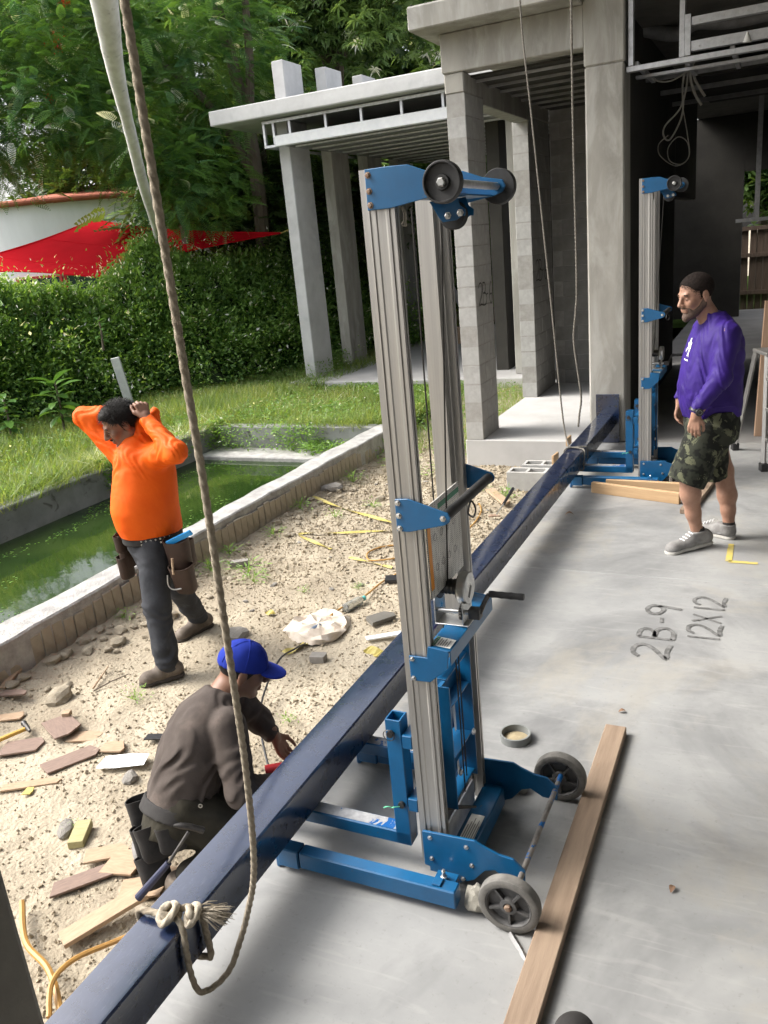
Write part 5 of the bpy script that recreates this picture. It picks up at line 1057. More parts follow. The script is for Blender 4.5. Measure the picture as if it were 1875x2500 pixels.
def hand(F, w, d, n, L=1.0, curl=(.5, .6, .5), thumb=1, spread=.1, k=.005):
    """w wrist, d towards the fingers, n the way the palm faces; thumb = side of the thumb"""
    w, d, n = (np.array(x, float) for x in (w, d, n)); d /= np.linalg.norm(d); n -= d * (n @ d); n /= np.linalg.norm(n); sd = np.cross(n, d) * thumb
    F.cap(w - d * .03 * L, w + d * .02 * L, .026 * L, .024 * L, .015)
    for j, (o, ln) in enumerate(((.030, .068), (.010, .076), (-.010, .07), (-.029, .055))):
        a = w + d * .01 * L + sd * o * .5 * L; b = w + d * (.088 - .006 * abs(j - 1)) * L + sd * o * L; F.cap(a, b, .014 * L, .0105 * L, .008); p_ = b; dd = d + sd * o * spread * 6; dd /= np.linalg.norm(dd); nn = n.copy(); r_ = .0092 * L
        for q, seg in enumerate((.44, .32, .24)):
            c, s_ = math.cos(curl[q]), math.sin(curl[q]); dd, nn = dd * c + nn * s_, nn * c - dd * s_; e = p_ + dd * ln * seg * L; F.cap(p_, e, r_, r_ * .9, k); p_ = e; r_ *= .9
    a = w + d * .02 * L + sd * .02 * L; b = w + d * .05 * L + sd * .046 * L + n * .014 * L; c = w + d * .082 * L + sd * .05 * L + n * .03 * L; F.cap(a, b, .014 * L, .0115 * L, .008); F.cap(b, c, .0108 * L, .0085 * L, k); F.cap(c, c + (d * .8 + n * .4 - sd * .2) * .024 * L, .0085 * L, .007 * L, k)
def shoe(name, heel, toe, ankle, m, parent, w=.047, sole='shoe_sole', hi=.0, h=.006):
    """heel and toe: ground points; a closed shoe with its own sole"""
    H_, T_, K = (np.array(x, float) for x in (heel, toe, ankle)); d = T_ - H_; L = np.linalg.norm(d); d /= L; lo, hi_ = np.min([H_, T_, K], 0) - .1, np.max([H_, T_, K], 0) + .1; up = np.array((0, 0, 1.)); up -= d * (up @ d); up /= np.linalg.norm(up)
    F = Field(lo, hi_, h); F.cap(H_ + d * .045 + up * .05, H_ + d * L * .5 + up * .042, .04, w * .86, .02); F.cap(H_ + d * L * .5 + up * .042, T_ - d * .052 + up * .034, w * .86, w * .92, .02); F.ell(T_ - d * .05 + up * .03, (.052, w * .95, .036), np.stack([d, np.cross(up, d), up], 1), .02)
    F.cap(H_ + d * .055 + up * .06, K, .045, .046 + hi, .025); F.cap(H_ + d * L * .55 + up * .05, K + d * .02, .03, .036, .03); F.cut(lambda G_: .012 - (G_ - H_) @ up)
    if not hi: F.cut(lambda G_: (G_ - K) @ up)
    o = F.mesh(name, m, parent)
    S = Field(lo, hi_, h); S.cap(H_ + d * .045, H_ + d * L * .45, .043, w * .88, .02); S.cap(H_ + d * L * .45, T_ - d * .05, w * .88, w * 1.02, .02); S.ell(T_ - d * .05, (.056, w * 1.03, .05), np.stack([d, np.cross(up, d), up], 1), .02); S.cut(lambda G_: np.maximum((G_ - H_) @ up - .024, -((G_ - H_) @ up))); S.mesh('sole', sole, o); return o, d, up
def cloth(name, c1, c2, rough=.85, bump=.4, bscale=18, stretch=None, **k): return mat(name, c1, c2, 7, rough, bump=bump, bscale=bscale, stretch=stretch, spec=.2, bdist=.012, **k)
mat('skin_tan', (0.34, 0.195, 0.135), (0.28, 0.15, 0.1), 18, .5, bump=.12, bscale=220, spec=.4); mat('skin_brown', (0.22, 0.115, 0.072), (0.175, 0.088, 0.055), 18, .5, bump=.12, bscale=220, spec=.4)
mat('hair_dark', (0.008, 0.007, 0.006), (0.014, 0.012, 0.011), 60, .6, bump=.9, bscale=260, spec=.2); mat('hair_short', (0.014, 0.011, 0.01), (0.028, 0.021, 0.018), 80, .85, bump=.6, bscale=300, spec=.1); mat('beard', (0.055, 0.036, 0.027), (0.1, 0.06, 0.042), 90, .8, bump=.5, bscale=300); mat('eye_dark', (0.02, 0.015, 0.012), None, rough=.25)
cloth('shirt_orange', (0.82, 0.125, 0.006), (0.76, 0.1, 0.005), .6, .25); cloth('shirt_purple', (0.033, 0.013, 0.16), (0.025, 0.01, 0.12), .6, .3); cloth('shirt_brown', (0.082, 0.068, 0.06), (0.058, 0.047, 0.042), .9, .45, c3=(0.12, 0.095, 0.082), s3=5, t3=(.55, .75))
cloth('denim_grey', (0.05, 0.053, 0.06), (0.033, 0.035, 0.04), .9, .4, c3=(.085, .088, .095), s3=6, t3=(.6, .8)); cloth('trousers_dark', (0.04, 0.036, 0.026), (0.022, 0.021, 0.017), .9, .4)
mat('camo', (0.03, 0.033, 0.024), (0.012, 0.013, 0.011), 13, .85, bump=.3, bscale=20, detail=2, contrast=(.47, .53), c3=(0.1, 0.105, 0.065), s3=11, t3=(.545, .56), spec=.2, bdist=.01)
mat('sneaker', (0.23, 0.225, 0.22), (0.17, 0.165, 0.16), 30, .85, bump=.3, bscale=300); mat('shoe_sole', (0.42, 0.41, 0.38), (0.33, 0.32, 0.3), 20, .8); mat('boot', (0.125, 0.1, 0.08), (0.085, 0.066, 0.052), 12, .8, bump=.3, bscale=60, c3=(.21, .175, .14), s3=8, t3=(.5, .7)); mat('boot_sole', (0.05, 0.042, 0.035), None, rough=.9)
mat('leather', (0.045, 0.022, 0.013), (0.027, 0.014, 0.009), 10, .6, bump=.3, bscale=50, c3=(.08, .042, .024), s3=7, t3=(.55, .7)); mat('black_nylon', (0.013, 0.012, 0.012), (0.022, 0.02, 0.019), 14, .85, bump=.4, bscale=40); mat('cap_blue', (0.012, 0.03, 0.27), (0.01, 0.024, 0.22), 12, .85, bump=.25, bscale=60, spec=.2); mat('logo_white', (.8, .8, .82), None, rough=.7)
def pouch(parent, c, ang, w, dp, h, m, tilt=0.0, name='tool_pouch'):
    """open-topped pocket: bulged front, hollow"""
    b_ = MB(); n_ = 18; rows = [(0.0, .82), (.12, .98), (.5, 1.0), (1.0, 1.12)]; vs = []
    def ring(z, s_): return [(w / 2 * s_ * math.copysign(abs(math.cos(a)) ** .7, math.cos(a)), dp / 2 * s_ * math.copysign(abs(math.sin(a)) ** .7, math.sin(a)), z * h + (.025 * h * math.sin(2 * a + c[0] * 9) if z == 1.0 else 0)) for a in np.linspace(0, 2 * math.pi, n_, endpoint=False)]
    for z, s_ in rows: vs += ring(z, s_)
    for z, s_ in ((1.0, 1.04), (.5, .93), (.15, .9)): vs += ring(z, s_)
    fs = [tuple(range(n_ - 1, -1, -1))] + [(i * n_ + k, i * n_ + (k + 1) % n_, (i + 1) * n_ + (k + 1) % n_, (i + 1) * n_ + k) for i in range(6) for k in range(n_)] + [tuple(6 * n_ + k for k in range(n_))]
    b_.add(vs, fs); o = b_.build(name, m, parent, smooth=True); o.location = c; o.rotation_euler = (tilt, 0, ang); return o
def strands(h, n, L, xs, zs_, m, parent, seed, grow=.004, lift=.35, fuzz=.012):
    """short hairs rooted on the skull, thinning out at the hairline"""
    r = np.random.default_rng(seed); d = norm(r.normal(size=(n, 3))); q = np.array((-.014, 0, .035)) + d * (np.array((.098, .076, .086)) + grow); k = q[:, 2] > np.interp(q[:, 0], xs, zs_) - np.abs(r.normal(0, fuzz, n)); q, d = q[k], d[k]; n = len(q)
    nr = norm(d / np.array((.098, .076, .086))); fl = np.stack([np.full(n, -.5), np.zeros(n), np.full(n, -.35)], 1) + r.normal(0, .35, (n, 3)); fl -= nr * (fl * nr).sum(1, keepdims=True); t = q + (nr * lift + norm(fl)) * (L * r.uniform(.6, 1.2, n))[:, None]
    s_ = norm(np.cross(nr, fl)) * .0011; P = np.stack([q - s_, q + s_, t], 1) * h.s; V = h.c + P.reshape(-1, 3) @ h.A.T; return mesh_np('hair_strands', V, np.arange(n * 3).reshape(-1, 3), MATS[m], parent)
# ---------------------------------------------------------------- man in purple
P1 = empty('person', (-.45, 5.58, 0), YAW, 'standing man in purple long sleeved shirt and camouflage shorts looking down', 'person')
hd = Head((-.03, 0, 1.645), (-.93, -.24, -.2), 1.08)
B = Field((-.34, -.36, .03), (.4, .36, 1.82), .0055)
hd.face(B); hd.detail(B); B.cap(hd.p(-.025, 0, -.05), (.08, 0, 1.46), .058, .07, .03); B.loft((.09, 0, 0), (1, 0, 0), (0, 1, 0), (0, 0, 1), [(.8, 0, 0, .12, .15), (1.1, -.01, 0, .13, .15), (1.4, .01, 0, .1, .16), (1.47, 0, 0, .06, .09)], .03)
for pts, rs in (([(.1, -.18, 1.42), (.03, -.25, 1.16), (-.1, -.245, .96)], [.06, .045, .03]), ([(.1, .18, 1.42), (.08, .25, 1.15), (-.02, .24, .95)], [.06, .045, .03])): B.chain(pts, rs, .03)
hand(B, (-.108, -.245, .95), (-.12, -.02, -1), (.55, .75, 0), 1.02, (.35, .5, .45), thumb=-1); hand(B, (-.025, .24, .93), (-.1, .02, -1), (.5, -.8, 0), 1.0, (.3, .5, .4), thumb=1)
B.chain([(.08, -.07, .82), (-.085, -.1, .53), (-.066, -.082, .39), (-.04, -.07, .25), (-.004, -.06, .1)], [.07, .064, .062, .046, .037], .03); B.chain([(.12, .07, .82), (.224, .1, .47), (.248, .08, .3), (.25, .06, .2), (.252, .045, .09)], [.07, .062, .06, .044, .036], .03)
body = B.mesh('body', 'skin_tan', P1); hd.eyes(body, 'hair_short')
Hh = Field(hd.c - .2, hd.c + .2, .005); hd.skull(Hh, .003); Hh.cut(lambda G_: np.interp(hd.loc(G_)[..., 0], [-.12, -.03, -.008, .012, .02, .045, .06, .075, .1], [-.075, -.05, -.012, -.01, .03, .045, .066, .082, .1]) + .004 * np.sin(G_[..., 0] * 420) * np.sin(G_[..., 1] * 380) - hd.loc(G_)[..., 2]); hh_ = Hh.mesh('hair', 'hair_short', P1); strands(hd, 9000, .007, [-.12, -.03, -.008, .012, .02, .045, .06, .075, .1], [-.075, -.05, -.02, -.02, .025, .04, .06, .078, .095], 'hair_short', hh_, 1, .003)
Bd = Field(hd.c - .2, hd.c + .2, .005); hd.face(Bd, .0035); Bd.cap(hd.p(.095, -.022, -.046), hd.p(.095, .022, -.046), .006, None, .006); Bd.ell(hd.p(.085, 0, -.108), (.02, .026, .024), None, .015); Bd.cut(lambda G_: hd.loc(G_)[..., 2] - np.interp(hd.loc(G_)[..., 0], [-.03, 0.0, .03, .06, .08, .12], [-.02, -.015, -.05, -.066, -.048, -.044])); Bd.cut(lambda G_: -.012 - hd.loc(G_)[..., 0] * 1.0); Bd.cap(hd.p(.09, -.017, -.062), hd.p(.09, .017, -.062), .0115, None, .004, 's'); Bd.mesh('beard', 'beard', P1)
S = Field((-.26, -.36, .84), (.36, .36, 1.6), .006)
S.loft((0, 0, 0), (1, 0, 0), (0, 1, 0), (0, 0, 1), [(.885, .09, 0, .172, .19), (.99, .077, 0, .187, .2), (1.09, .074, 0, .19, .2), (1.2, .085, 0, .18, .2), (1.3, .097, 0, .166, .205), (1.38, .104, 0, .148, .205), (1.44, .108, 0, .118, .19), (1.49, .1, 0, .085, .13), (1.535, .083, 0, .068, .078)], .02, 2.3)
S.chain([(.105, -.17, 1.415), (.035, -.25, 1.16), (-.098, -.242, .985)], [.076, .062, .043], .03); S.chain([(.105, .17, 1.415), (.085, .25, 1.15), (-.018, .24, .965)], [.076, .06, .043], .03); S.cut(lambda G_: .965 - G_[..., 2] - 2.0 * np.maximum(0, .185 - np.abs(G_[..., 1])))
S.wrinkle(.0042, [(.5, .2, .9), (.9, -.1, .5)], (55, 90), 3); sh1 = S.mesh('shirt', 'shirt_purple', P1)
T = Field((-.36, -.33, .4), (.42, .33, .95), .0065)
T.loft((0, 0, 0), (1, 0, 0), (0, 1, 0), (0, 0, 1), [(.72, .1, 0, .15, .17), (.82, .095, 0, .172, .185), (.93, .09, 0, .165, .18)], .03)
T.loft((.06, -.095, .84), (1, 0, -.446), (0, 1, 0), (-.165, 0, -.37), [(0, 0, 0, .135, .115), (.2, 0, 0, .132, .12), (.4, 0, 0, .123, .118)], .05); T.loft((.125, .09, .84), (1, 0, .1), (0, 1, 0), (.1, .02, -.39), [(0, 0, 0, .13, .115), (.22, 0, 0, .1, .105), (.405, 0, 0, .078, .09)], .05)
T.wrinkle(.0025, [(.3, .2, 1), (1, 0, .6)], (45, 70), 5); T.mesh('shorts', 'camo', P1)
for nm, he, to, an in (('a', (.105, -.045, .022), (-.232, -.122, -.004), (-.0, -.062, .125)), ('b', (.285, .01, 0), (.13, .225, 0), (.252, .048, .105))):
    o, d_, u_ = shoe('shoe', he, to, an, 'sneaker', P1); b_ = MB(); H_ = Vector(he); D_ = Vector(d_); U_ = Vector(u_); S_ = U_.cross(D_)
    for j in range(5): p_ = H_ + D_ * (.16 + .022 * j) + U_ * (.112 - .011 * j); b_.tube([p_ - S_ * .026 - U_ * .006, p_ + D_ * .008 + U_ * .002, p_ + S_ * .026 - U_ * .006], .0032, 5)
    b_.build('laces', 'logo_white', o)
    w_ = MB(); sgn = 1 if Vector(S_).y < 0 else -1; base = H_ + D_ * .115 + S_ * sgn * .0435 + U_ * .05
    cv = [(-.045, .012, .004), (-.03, -.006, .009), (-.012, -.013, .009), (.015, -.004, .006), (.05, .012, .0008)]; w_.add([base + D_ * a + U_ * (b + t) for a, b, t in cv] + [base + D_ * a + U_ * (b - t) for a, b, t in cv], [(i, i + 1, i + 6, i + 5) for i in range(4)]); w_.build('side_stripe', 'print_grey', o)
    b_ = MB(); b_.tube([Vector(an) - Vector((0, 0, .02)), Vector(an) + Vector((0, 0, .018))], [.041, .039], 14); b_.build('sock', 'black_nylon', o)
wc = empty('wristwatch', (0, 0, 0), label='black round wristwatch on the arm of the man in purple', cat='watch'); wc.parent = None
Rz = Matrix.Rotation(YAW, 3, 'Z'); wv = Vector((-.104, -.242, .972)); wc.location = Vector((-.45, 5.58, 0)) + Rz @ wv; wc.rotation_euler = (0, .55, YAW)
b_ = MB(); b_.lathe([(.0425, -.011), (.045, -.008), (.045, .008), (.0425, .011)], (0, 0, 0), 'z', 24); b_.build('strap', 'black_plastic', wc, smooth=True); b_ = MB(); b_.lathe([(.024, 0), (.024, -.01), (.021, -.013), (.018, -.012)], (0.0, -.044, 0), 'y', 20); b_.build('dial', 'black_plastic', wc, smooth=True); b_ = MB(); b_.lathe([(.0135, -.0135), (.0135, -.0142), (.0125, -.0142), (.0125, -.0135)], (0, -.044, 0), 'y', 18, True); b_.build('dial_ring', 'zinc', wc)
b_ = MB()
from mathutils.bvhtree import BVHTree
def wrap_strokes(target, strokes, w, fn, dirv, name, m, parent):
    """lay flat print onto a cloth surface by projecting it along dirv"""
    me = target.data; bv = BVHTree.FromPolygons([v.co for v in me.vertices], [p.vertices for p in me.polygons]); r = MB(); dv = Vector(dirv).normalized()
    for st in strokes:
        P = []
        for i in range(len(st) - 1):
            for k in range(6): P.append(Vector((*st[i], 0)).lerp(Vector((*st[i + 1], 0)), k / 6))
        P.append(Vector((*st[-1], 0))); vs = []
        for i, p_ in enumerate(P):
            d = (P[min(i + 1, len(P) - 1)] - P[max(i - 1, 0)]).normalized(); nr = Vector((-d.y, d.x, 0))
            for sg in (1, -1):
                o_ = Vector(fn(*(p_ + nr * sg * w / 2).xy)); hit = bv.ray_cast(o_, dv, 2.0); vs.append((hit[0] if hit[0] else o_ + dv * .3) - dv * .0035)
        r.add(vs, [(2 * i, 2 * i + 1, 2 * i + 3, 2 * i + 2) for i in range(len(P) - 1)])
    return r.build(name, m, parent, normals=False)
uS = Vector((.12, -1, 0)).normalized()
wrap_strokes(sh1, [[(-.03, -.02), (.012, .1)], [(.045, .06), (-.02, .055)], [(.03, .055), (.05, -.06)], [(0.012, .05), (.016, -.055)], [(-.03, -.085), (.055, -.09)], [(.012, .1), (.04, .015)]], .011, lambda u, v: tuple(Vector((-.6, -.055, 1.315)) + uS * u * .7 + Vector((0, 0, v * .7))), (1, .12, 0), 'chest_print', 'logo_white', sh1)
# ---------------------------------------------------------------- man in orange
P2 = empty('person', (-3.47, 3.73, -.3), YAW, 'standing man in bright orange shirt with both hands clasped behind his neck', 'person')
hd = Head((-.052, -.01, 1.55), (-.84, -.42, -.42), 1.06, (0.02, -.02, 1))
B = Field((-.4, -.42, .0), (.36, .5, 1.72), .0055)
hd.face(B); hd.detail(B); B.cap(hd.p(-.03, 0, -.05), (.02, 0, 1.38), .06, .075, .03); B.loft((.01, 0, 0), (1, 0, 0), (0, 1, 0), (0, 0, 1), [(.75, .01, 0, .14, .13), (1.0, -.01, 0, .15, .14), (1.3, .03, 0, .13, .13), (1.4, .02, 0, .07, .08)], .03)
B.chain([(.14, -.1, 1.36), (.298, -.25, 1.4), (.125, -.075, 1.575)], [.055, .045, .03], .03); B.chain([(-.13, .13, 1.35), (-.325, .18, 1.58), (-.12, .11, 1.61)], [.055, .045, .03], .03)
hand(B, (.125, -.085, 1.58), (-.25, .3, .85), (-.5, .8, -.3), 1.05, (.9, 1.3, .9), thumb=-1); hand(B, (-.12, .11, 1.61), (.85, -.1, -.15), (.1, -.9, -.1), 1.0, (.4, .6, .5), thumb=1)
B.chain([(.04, -.08, .8), (.015, -.2, .446), (.036, -.28, .09)], [.08, .05, .035], .03); B.chain([(.05, .08, .8), (.06, .15, .43), (.105, .36, .1)], [.08, .05, .035], .03)
body = B.mesh('body', 'skin_brown', P2); hd.eyes(body, 'hair_dark')
Hh = Field(hd.c - .2, hd.c + .22, .005); hd.skull(Hh, .006); Hh.ell(hd.p(.028, 0, .088), (.055, .058, .032), hd.A, .03); Hh.cut(lambda G_: np.interp(hd.loc(G_)[..., 0], [-.12, -.03, -.008, .012, .02, .05, .066, .08, .1], [-.07, -.045, -.012, -.008, .03, .042, .068, .078, .084]) + .003 * np.sin(G_[..., 0] * 420) * np.sin(G_[..., 1] * 380) - hd.loc(G_)[..., 2]); Hh.wrinkle(.0012, [hd.A[:, 1], hd.A[:, 2]], (230, 300), 4); hh_ = Hh.mesh('hair', 'hair_dark', P2); strands(hd, 7000, .022, [-.12, -.03, -.008, .012, .02, .05, .066, .08, .1], [-.07, -.045, -.014, -.012, .028, .04, .064, .074, .08], 'hair_dark', hh_, 2, .008, .8, .006)
mo = MB(); mo.tube([hd.p(.098 - .012 * abs(t) * 1.2, t * .026, -.046 - .008 * abs(t)) for t in (-1, -.5, 0, .5, 1)], [.002, .0045, .0045, .0045, .002], 6); mo.build('moustache', 'hair_dark', body)
S = Field((-.42, -.4, .8), (.4, .34, 1.72), .006)
S.loft((0, 0, 0), (.9, .3, 0), (-.3, .9, 0), (0, 0, 1), [(.862, .01, .0, .188, .165), (.93, 0, 0, .2, .185), (1.03, -.004, 0, .206, .2), (1.12, .01, 0, .2, .195), (1.22, .028, 0, .19, .175), (1.32, .038, 0, .176, .155), (1.38, .03, 0, .15, .13), (1.425, .015, 0, .105, .1), (1.47, .012, .01, .082, .08)], .02, 2.2)
S.cap((.02, .01, 1.43), (.055, .03, 1.53), .078, .062, .03); S.chain([(.13, -.08, 1.35), (.3, -.25, 1.4), (.13, -.085, 1.562)], [.085, .062, .043], .035); S.chain([(-.11, .11, 1.33), (-.325, .18, 1.58), (-.135, .115, 1.607)], [.082, .058, .043], .035)
S.cap((.15, .03, 1.595), (.12, .05, 1.48), .028, .05, .03)
S.wrinkle(.0042, [(.95, .2, -.15), (.5, .3, .8)], (70, 105), 8, lambda q: .12 + sstep(q[:, 2], 1.2, 1.33) + .35 * sstep(q[:, 2], .98, .9)); S.mesh('shirt', 'shirt_orange', P2)
T = Field((-.3, -.42, .03), (.34, .52, .93), .0065)
T.loft((0, 0, 0), (.9, .3, 0), (-.3, .9, 0), (0, 0, 1), [(.66, .02, 0, .14, .13), (.76, .02, 0, .165, .155), (.9, .01, 0, .172, .155)], .03)
T.chain([(.025, -.07, .8), (.015, -.2, .45), (.03, -.26, .2), (.036, -.285, .1)], [.108, .082, .072, .072], .03); T.chain([(.06, .07, .8), (.065, .15, .43), (.09, .28, .22), (.105, .365, .1)], [.105, .08, .07, .069], .03); T.cut(lambda G_: .062 - G_[..., 2]); T.wrinkle(.0055, [(.25, .2, 1), (-.4, .2, .9)], (46, 75), 9); T.mesh('trousers', 'denim_grey', P2)
for he, to, an in (((.128, -.262, 0), (-.125, -.365, 0), (.036, -.285, .12)), ((.185, .435, .005), (-.02, .2, 0), (.105, .365, .12))): shoe('boot', he, to, an, 'boot', P2, .05, 'boot_sole', .004)
bl = Field((-.26, -.24, .8), (.26, .24, .92), .006); bl.loft((0, 0, 0), (.9, .3, 0), (-.3, .9, 0), (0, 0, 1), [(.818, .01, 0, .184, .166), (.87, .01, 0, .186, .168)], .01); belt = bl.mesh('belt', 'black_nylon', P2)
b_ = MB()
for j in range(12):
    a = -1.9 + j * .17
    for z in (.833, .855): b_.lathe([(.0055, 0), (.0055, .002), (.003, .002), (.003, 0)], (.01 + .187 * math.cos(a) * .9 + .05 * 0, .168 * math.sin(a), z), 'y', 8, True)
b_.build('grommets', 'zinc', belt)
for c, an, w, dp, h, tl in (((.2, -.15, .60), -.35, .15, .09, .25, .1), ((.215, -.19, .52), -.35, .14, .1, .18, .15), ((.235, -.11, .66), -.35, .1, .08, .17, .1), ((-.185, .08, .62), 1.0, .13, .07, .23, 0), ((-.21, .06, .55), 1.0, .1, .07, .15, 0), ((-.2, .02, .74), 1.0, .08, .06, .11, 0)): pouch(P2, c, an, w, dp, h, 'leather', tl)
b_ = MB(); b_.box(-.09, .09, -.007, .007, -.016, .016, Matrix.Rotation(-.42, 3, 'Y')); o = b_.build('tool_blade', mat('blade_blue', (.02, .3, .7), None, rough=.4), P2); o.location = (.225, -.21, .87); o.rotation_euler = (.3, 0, -.1)
b_ = MB(); b_.cyl((.165, -.255, .66), (.172, -.25, .76), .008, 8); b_.build('chalk_stick', 'plywood_face', P2)
b_ = MB(); b_.tube(smoothpts([(.13, -.26, .66), (.125, -.265, .6), (.15, -.27, .57), (.2, -.27, .57)], 5), .004, 6); b_.build('hook_wire', 'zinc', P2)
# ---------------------------------------------------------------- man in brown, crouching at the beam
P3 = empty('person', (-2.2, 2.28, -.3), YAW, 'crouching man in blue cap and faded brown shirt working beside the navy beam', 'person')
hd = Head((.305, .12, .765), (.86, .22, -.42), 1.0, (.12, 0, 1))
B = Field((-.2, -.42, .0), (.6, .5, .98), .0055)
hd.face(B); hd.detail(B); B.cap(hd.p(-.03, 0, -.05), (.2, .07, .66), .056, .07, .03); W_ = np.array((.17, .2, .37)); W_ /= np.linalg.norm(W_); V_ = np.array((.85, .3, 0)); V_ -= W_ * (V_ @ W_); V_ /= np.linalg.norm(V_); U_ = np.cross(V_, W_)
B.loft((.02, -.12, .33), U_, V_, W_, [(0, 0, 0, .12, .09), (.25, 0, 0, .14, .1), (.42, 0, 0, .08, .07)], .03)
B.chain([(.265, -.11, .63), (.29, -.23, .4), (.43, -.1, .335)], [.055, .045, .03], .03); B.chain([(.23, .24, .6), (.3, .29, .41), (.362, .25, .355)], [.05, .042, .028], .03)
hand(B, (.368, .25, .35), (.35, 0, -.95), (.5, -.4, .2), .95, (.15, .35, .3), thumb=1, spread=.16); hand(B, (.44, -.095, .33), (.9, .3, -.1), (0, .2, -1), .95, (.5, .7, .5), thumb=1)
B.chain([(.06, -.18, .34), (.32, -.22, .14), (.05, -.3, .08)], [.08, .05, .04], .03); B.chain([(.06, -.03, .34), (.33, .0, .2), (.2, .06, .06)], [.08, .05, .04], .03)
body = B.mesh('body', 'skin_brown', P3); hd.eyes(body, 'hair_dark')
Hh = Field(hd.c - .2, hd.c + .2, .005); hd.skull(Hh, .006); Hh.cut(lambda G_: np.interp(hd.loc(G_)[..., 0], [-.12, -.03, 0, .02, .05], [-.08, -.055, -.03, -.005, .05]) - hd.loc(G_)[..., 2]); Hh.mesh('hair', 'hair_dark', P3)
C_ = Field(hd.c - .26, hd.c + .28, .005); C_.ell(hd.p(-.012, 0, .03), np.array((.108, .088, .1)), hd.A, .01); C_.cut(lambda G_: .022 + .12 * np.minimum(0, hd.loc(G_)[..., 0]) - hd.loc(G_)[..., 2]); C_.ell(hd.p(-.012, 0, .132), (.008, .008, .006), None, .004)
C_.wrinkle(.0012, [(1, 0, .3), (0, 1, .3)], (60, 110), 21); cp_ = C_.mesh('cap', 'cap_blue', P3)
for j in range(6):
    b_ = MB(); ca = j * math.pi / 3 + .5; b_.tube([hd.p(-.012 + .1085 * math.cos(ca) * math.cos(t), .0885 * math.sin(ca) * math.cos(t), .03 + .1005 * math.sin(t)) for t in np.linspace(.02, 1.5, 9)], .0016, 5); b_.build('seam', 'cap_blue', cp_)
K_ = Field(hd.c - .26, hd.c + .28, .005); K_.ell(hd.p(.098, 0, .035), np.array((.088, .082, .05)), hd.A, .005); K_.cut(lambda G_: np.abs(hd.loc(G_)[..., 2] - (.033 - 2.2 * hd.loc(G_)[..., 1] ** 2 - .12 * (hd.loc(G_)[..., 0] - .08))) - .0065); K_.cut(lambda G_: .075 - hd.loc(G_)[..., 0] - 3 * hd.loc(G_)[..., 1] ** 2); K_.mesh('brim', 'cap_blue', cp_)
S = Field((-.24, -.36, .22), (.55, .44, .82), .006)
S.loft((.02, -.12, .33), U_, V_, W_, [(-.03, 0, -.005, .172, .135), (.06, 0, -.008, .18, .142), (.18, 0, -.012, .188, .142), (.28, 0, -.012, .195, .135), (.36, 0, -.006, .175, .115), (.42, 0, .01, .12, .09), (.462, 0, .02, .075, .07)], .02, 2.25)
S.chain([(.25, -.1, .63), (.29, -.23, .405), (.425, -.1, .338)], [.078, .06, .044], .018); S.chain([(.215, .22, .6), (.3, .29, .415), (.352, .254, .36)], [.076, .056, .04], .035); S.wrinkle(.0055, [(.6, -.3, -.6), (.8, .3, -.35)], (60, 95), 12); S.mesh('shirt', 'shirt_brown', P3)
T = Field((-.26, -.42, .0), (.52, .3, .46), .0065)
T.loft((.02, -.12, .33), U_, V_, W_, [(-.16, 0, 0, .14, .12), (-.05, 0, 0, .168, .135), (.02, 0, 0, .165, .13)], .03); T.chain([(.05, -.19, .33), (.32, -.22, .13), (.06, -.3, .09)], [.115, .088, .07], .03); T.chain([(.06, -.03, .33), (.33, .0, .2), (.2, .06, .1)], [.112, .085, .072], .03); T.cut(lambda G_: .01 - G_[..., 2]); T.wrinkle(.003, [(.3, .2, 1), (1, 0, .4)], (45, 70), 13); T.mesh('trousers', 'trousers_dark', P3)
shoe('boot', (-.06, -.34, .05), (.08, -.3, -.0), (.05, -.3, .1), 'boot', P3, .045, 'boot_sole'); shoe('boot', (-.22, .02, .0), (-.19, -.12, .0), (-.2, .0, .1), 'sneaker', P3, .045, 'shoe_sole')
bl = Field((-.22, -.4, .2), (.26, .14, .5), .006); bl.loft((.02, -.12, .33), U_, V_, W_, [(-.075, 0, -.003, .184, .152), (-.02, 0, -.003, .182, .148)], .01); bl.mesh('belt', 'black_nylon', P3)
for c, an, w, dp, h, tl in (((-.15, -.12, .2), .4, .11, .085, .13, -.3), ((-.06, -.27, .17), .5, .14, .08, .14, -.35), ((-.08, -.3, .06), .5, .12, .09, .13, -.45), ((.01, -.3, .22), .3, .11, .06, .1, -.3), ((-.13, -.21, .13), .45, .09, .07, .13, -.3)): pouch(P3, c, an, w, dp, h, 'black_nylon', tl)
b_ = MB(); b_.lathe([(.009, 0), (.009, .003), (.005, .003), (.005, 0)], (.135, -.275, .395), 'y', 12, True); b_.build('belt_ring', 'zinc', P3)
hm = empty('hammer', (-2.2, 2.28, -.3), YAW, 'claw hammer with blue grip hanging in the crouching man’s tool belt', 'hammer')
b_ = MB(); b_.tube([(-.13, -.4, .1), (-.05, -.395, .18), (.01, -.39, .24)], [.017, .015, .013], 10); b_.build('grip', mat('grip_blue', (.012, .017, .05), None, rough=.5), hm, smooth=True)
b_ = MB(); b_.tube([(.01, -.39, .24), (.1, -.36, .35)], [.007, .007], 8); b_.build('shaft', 'dark_steel', hm)
b_ = MB(); b_.tube(smoothpts([(.05, -.37, .39), (.1, -.36, .372), (.15, -.345, .335)], 4), [.005, .008, .012, .013, .013, .013, .012, .014, .014], 8); b_.build('head', 'dark_steel', hm, smooth=True)
dr = empty('power_tool', (-2.2, 2.28, -.3), YAW, 'red cased power tool between the crouching man’s hands', 'tool')
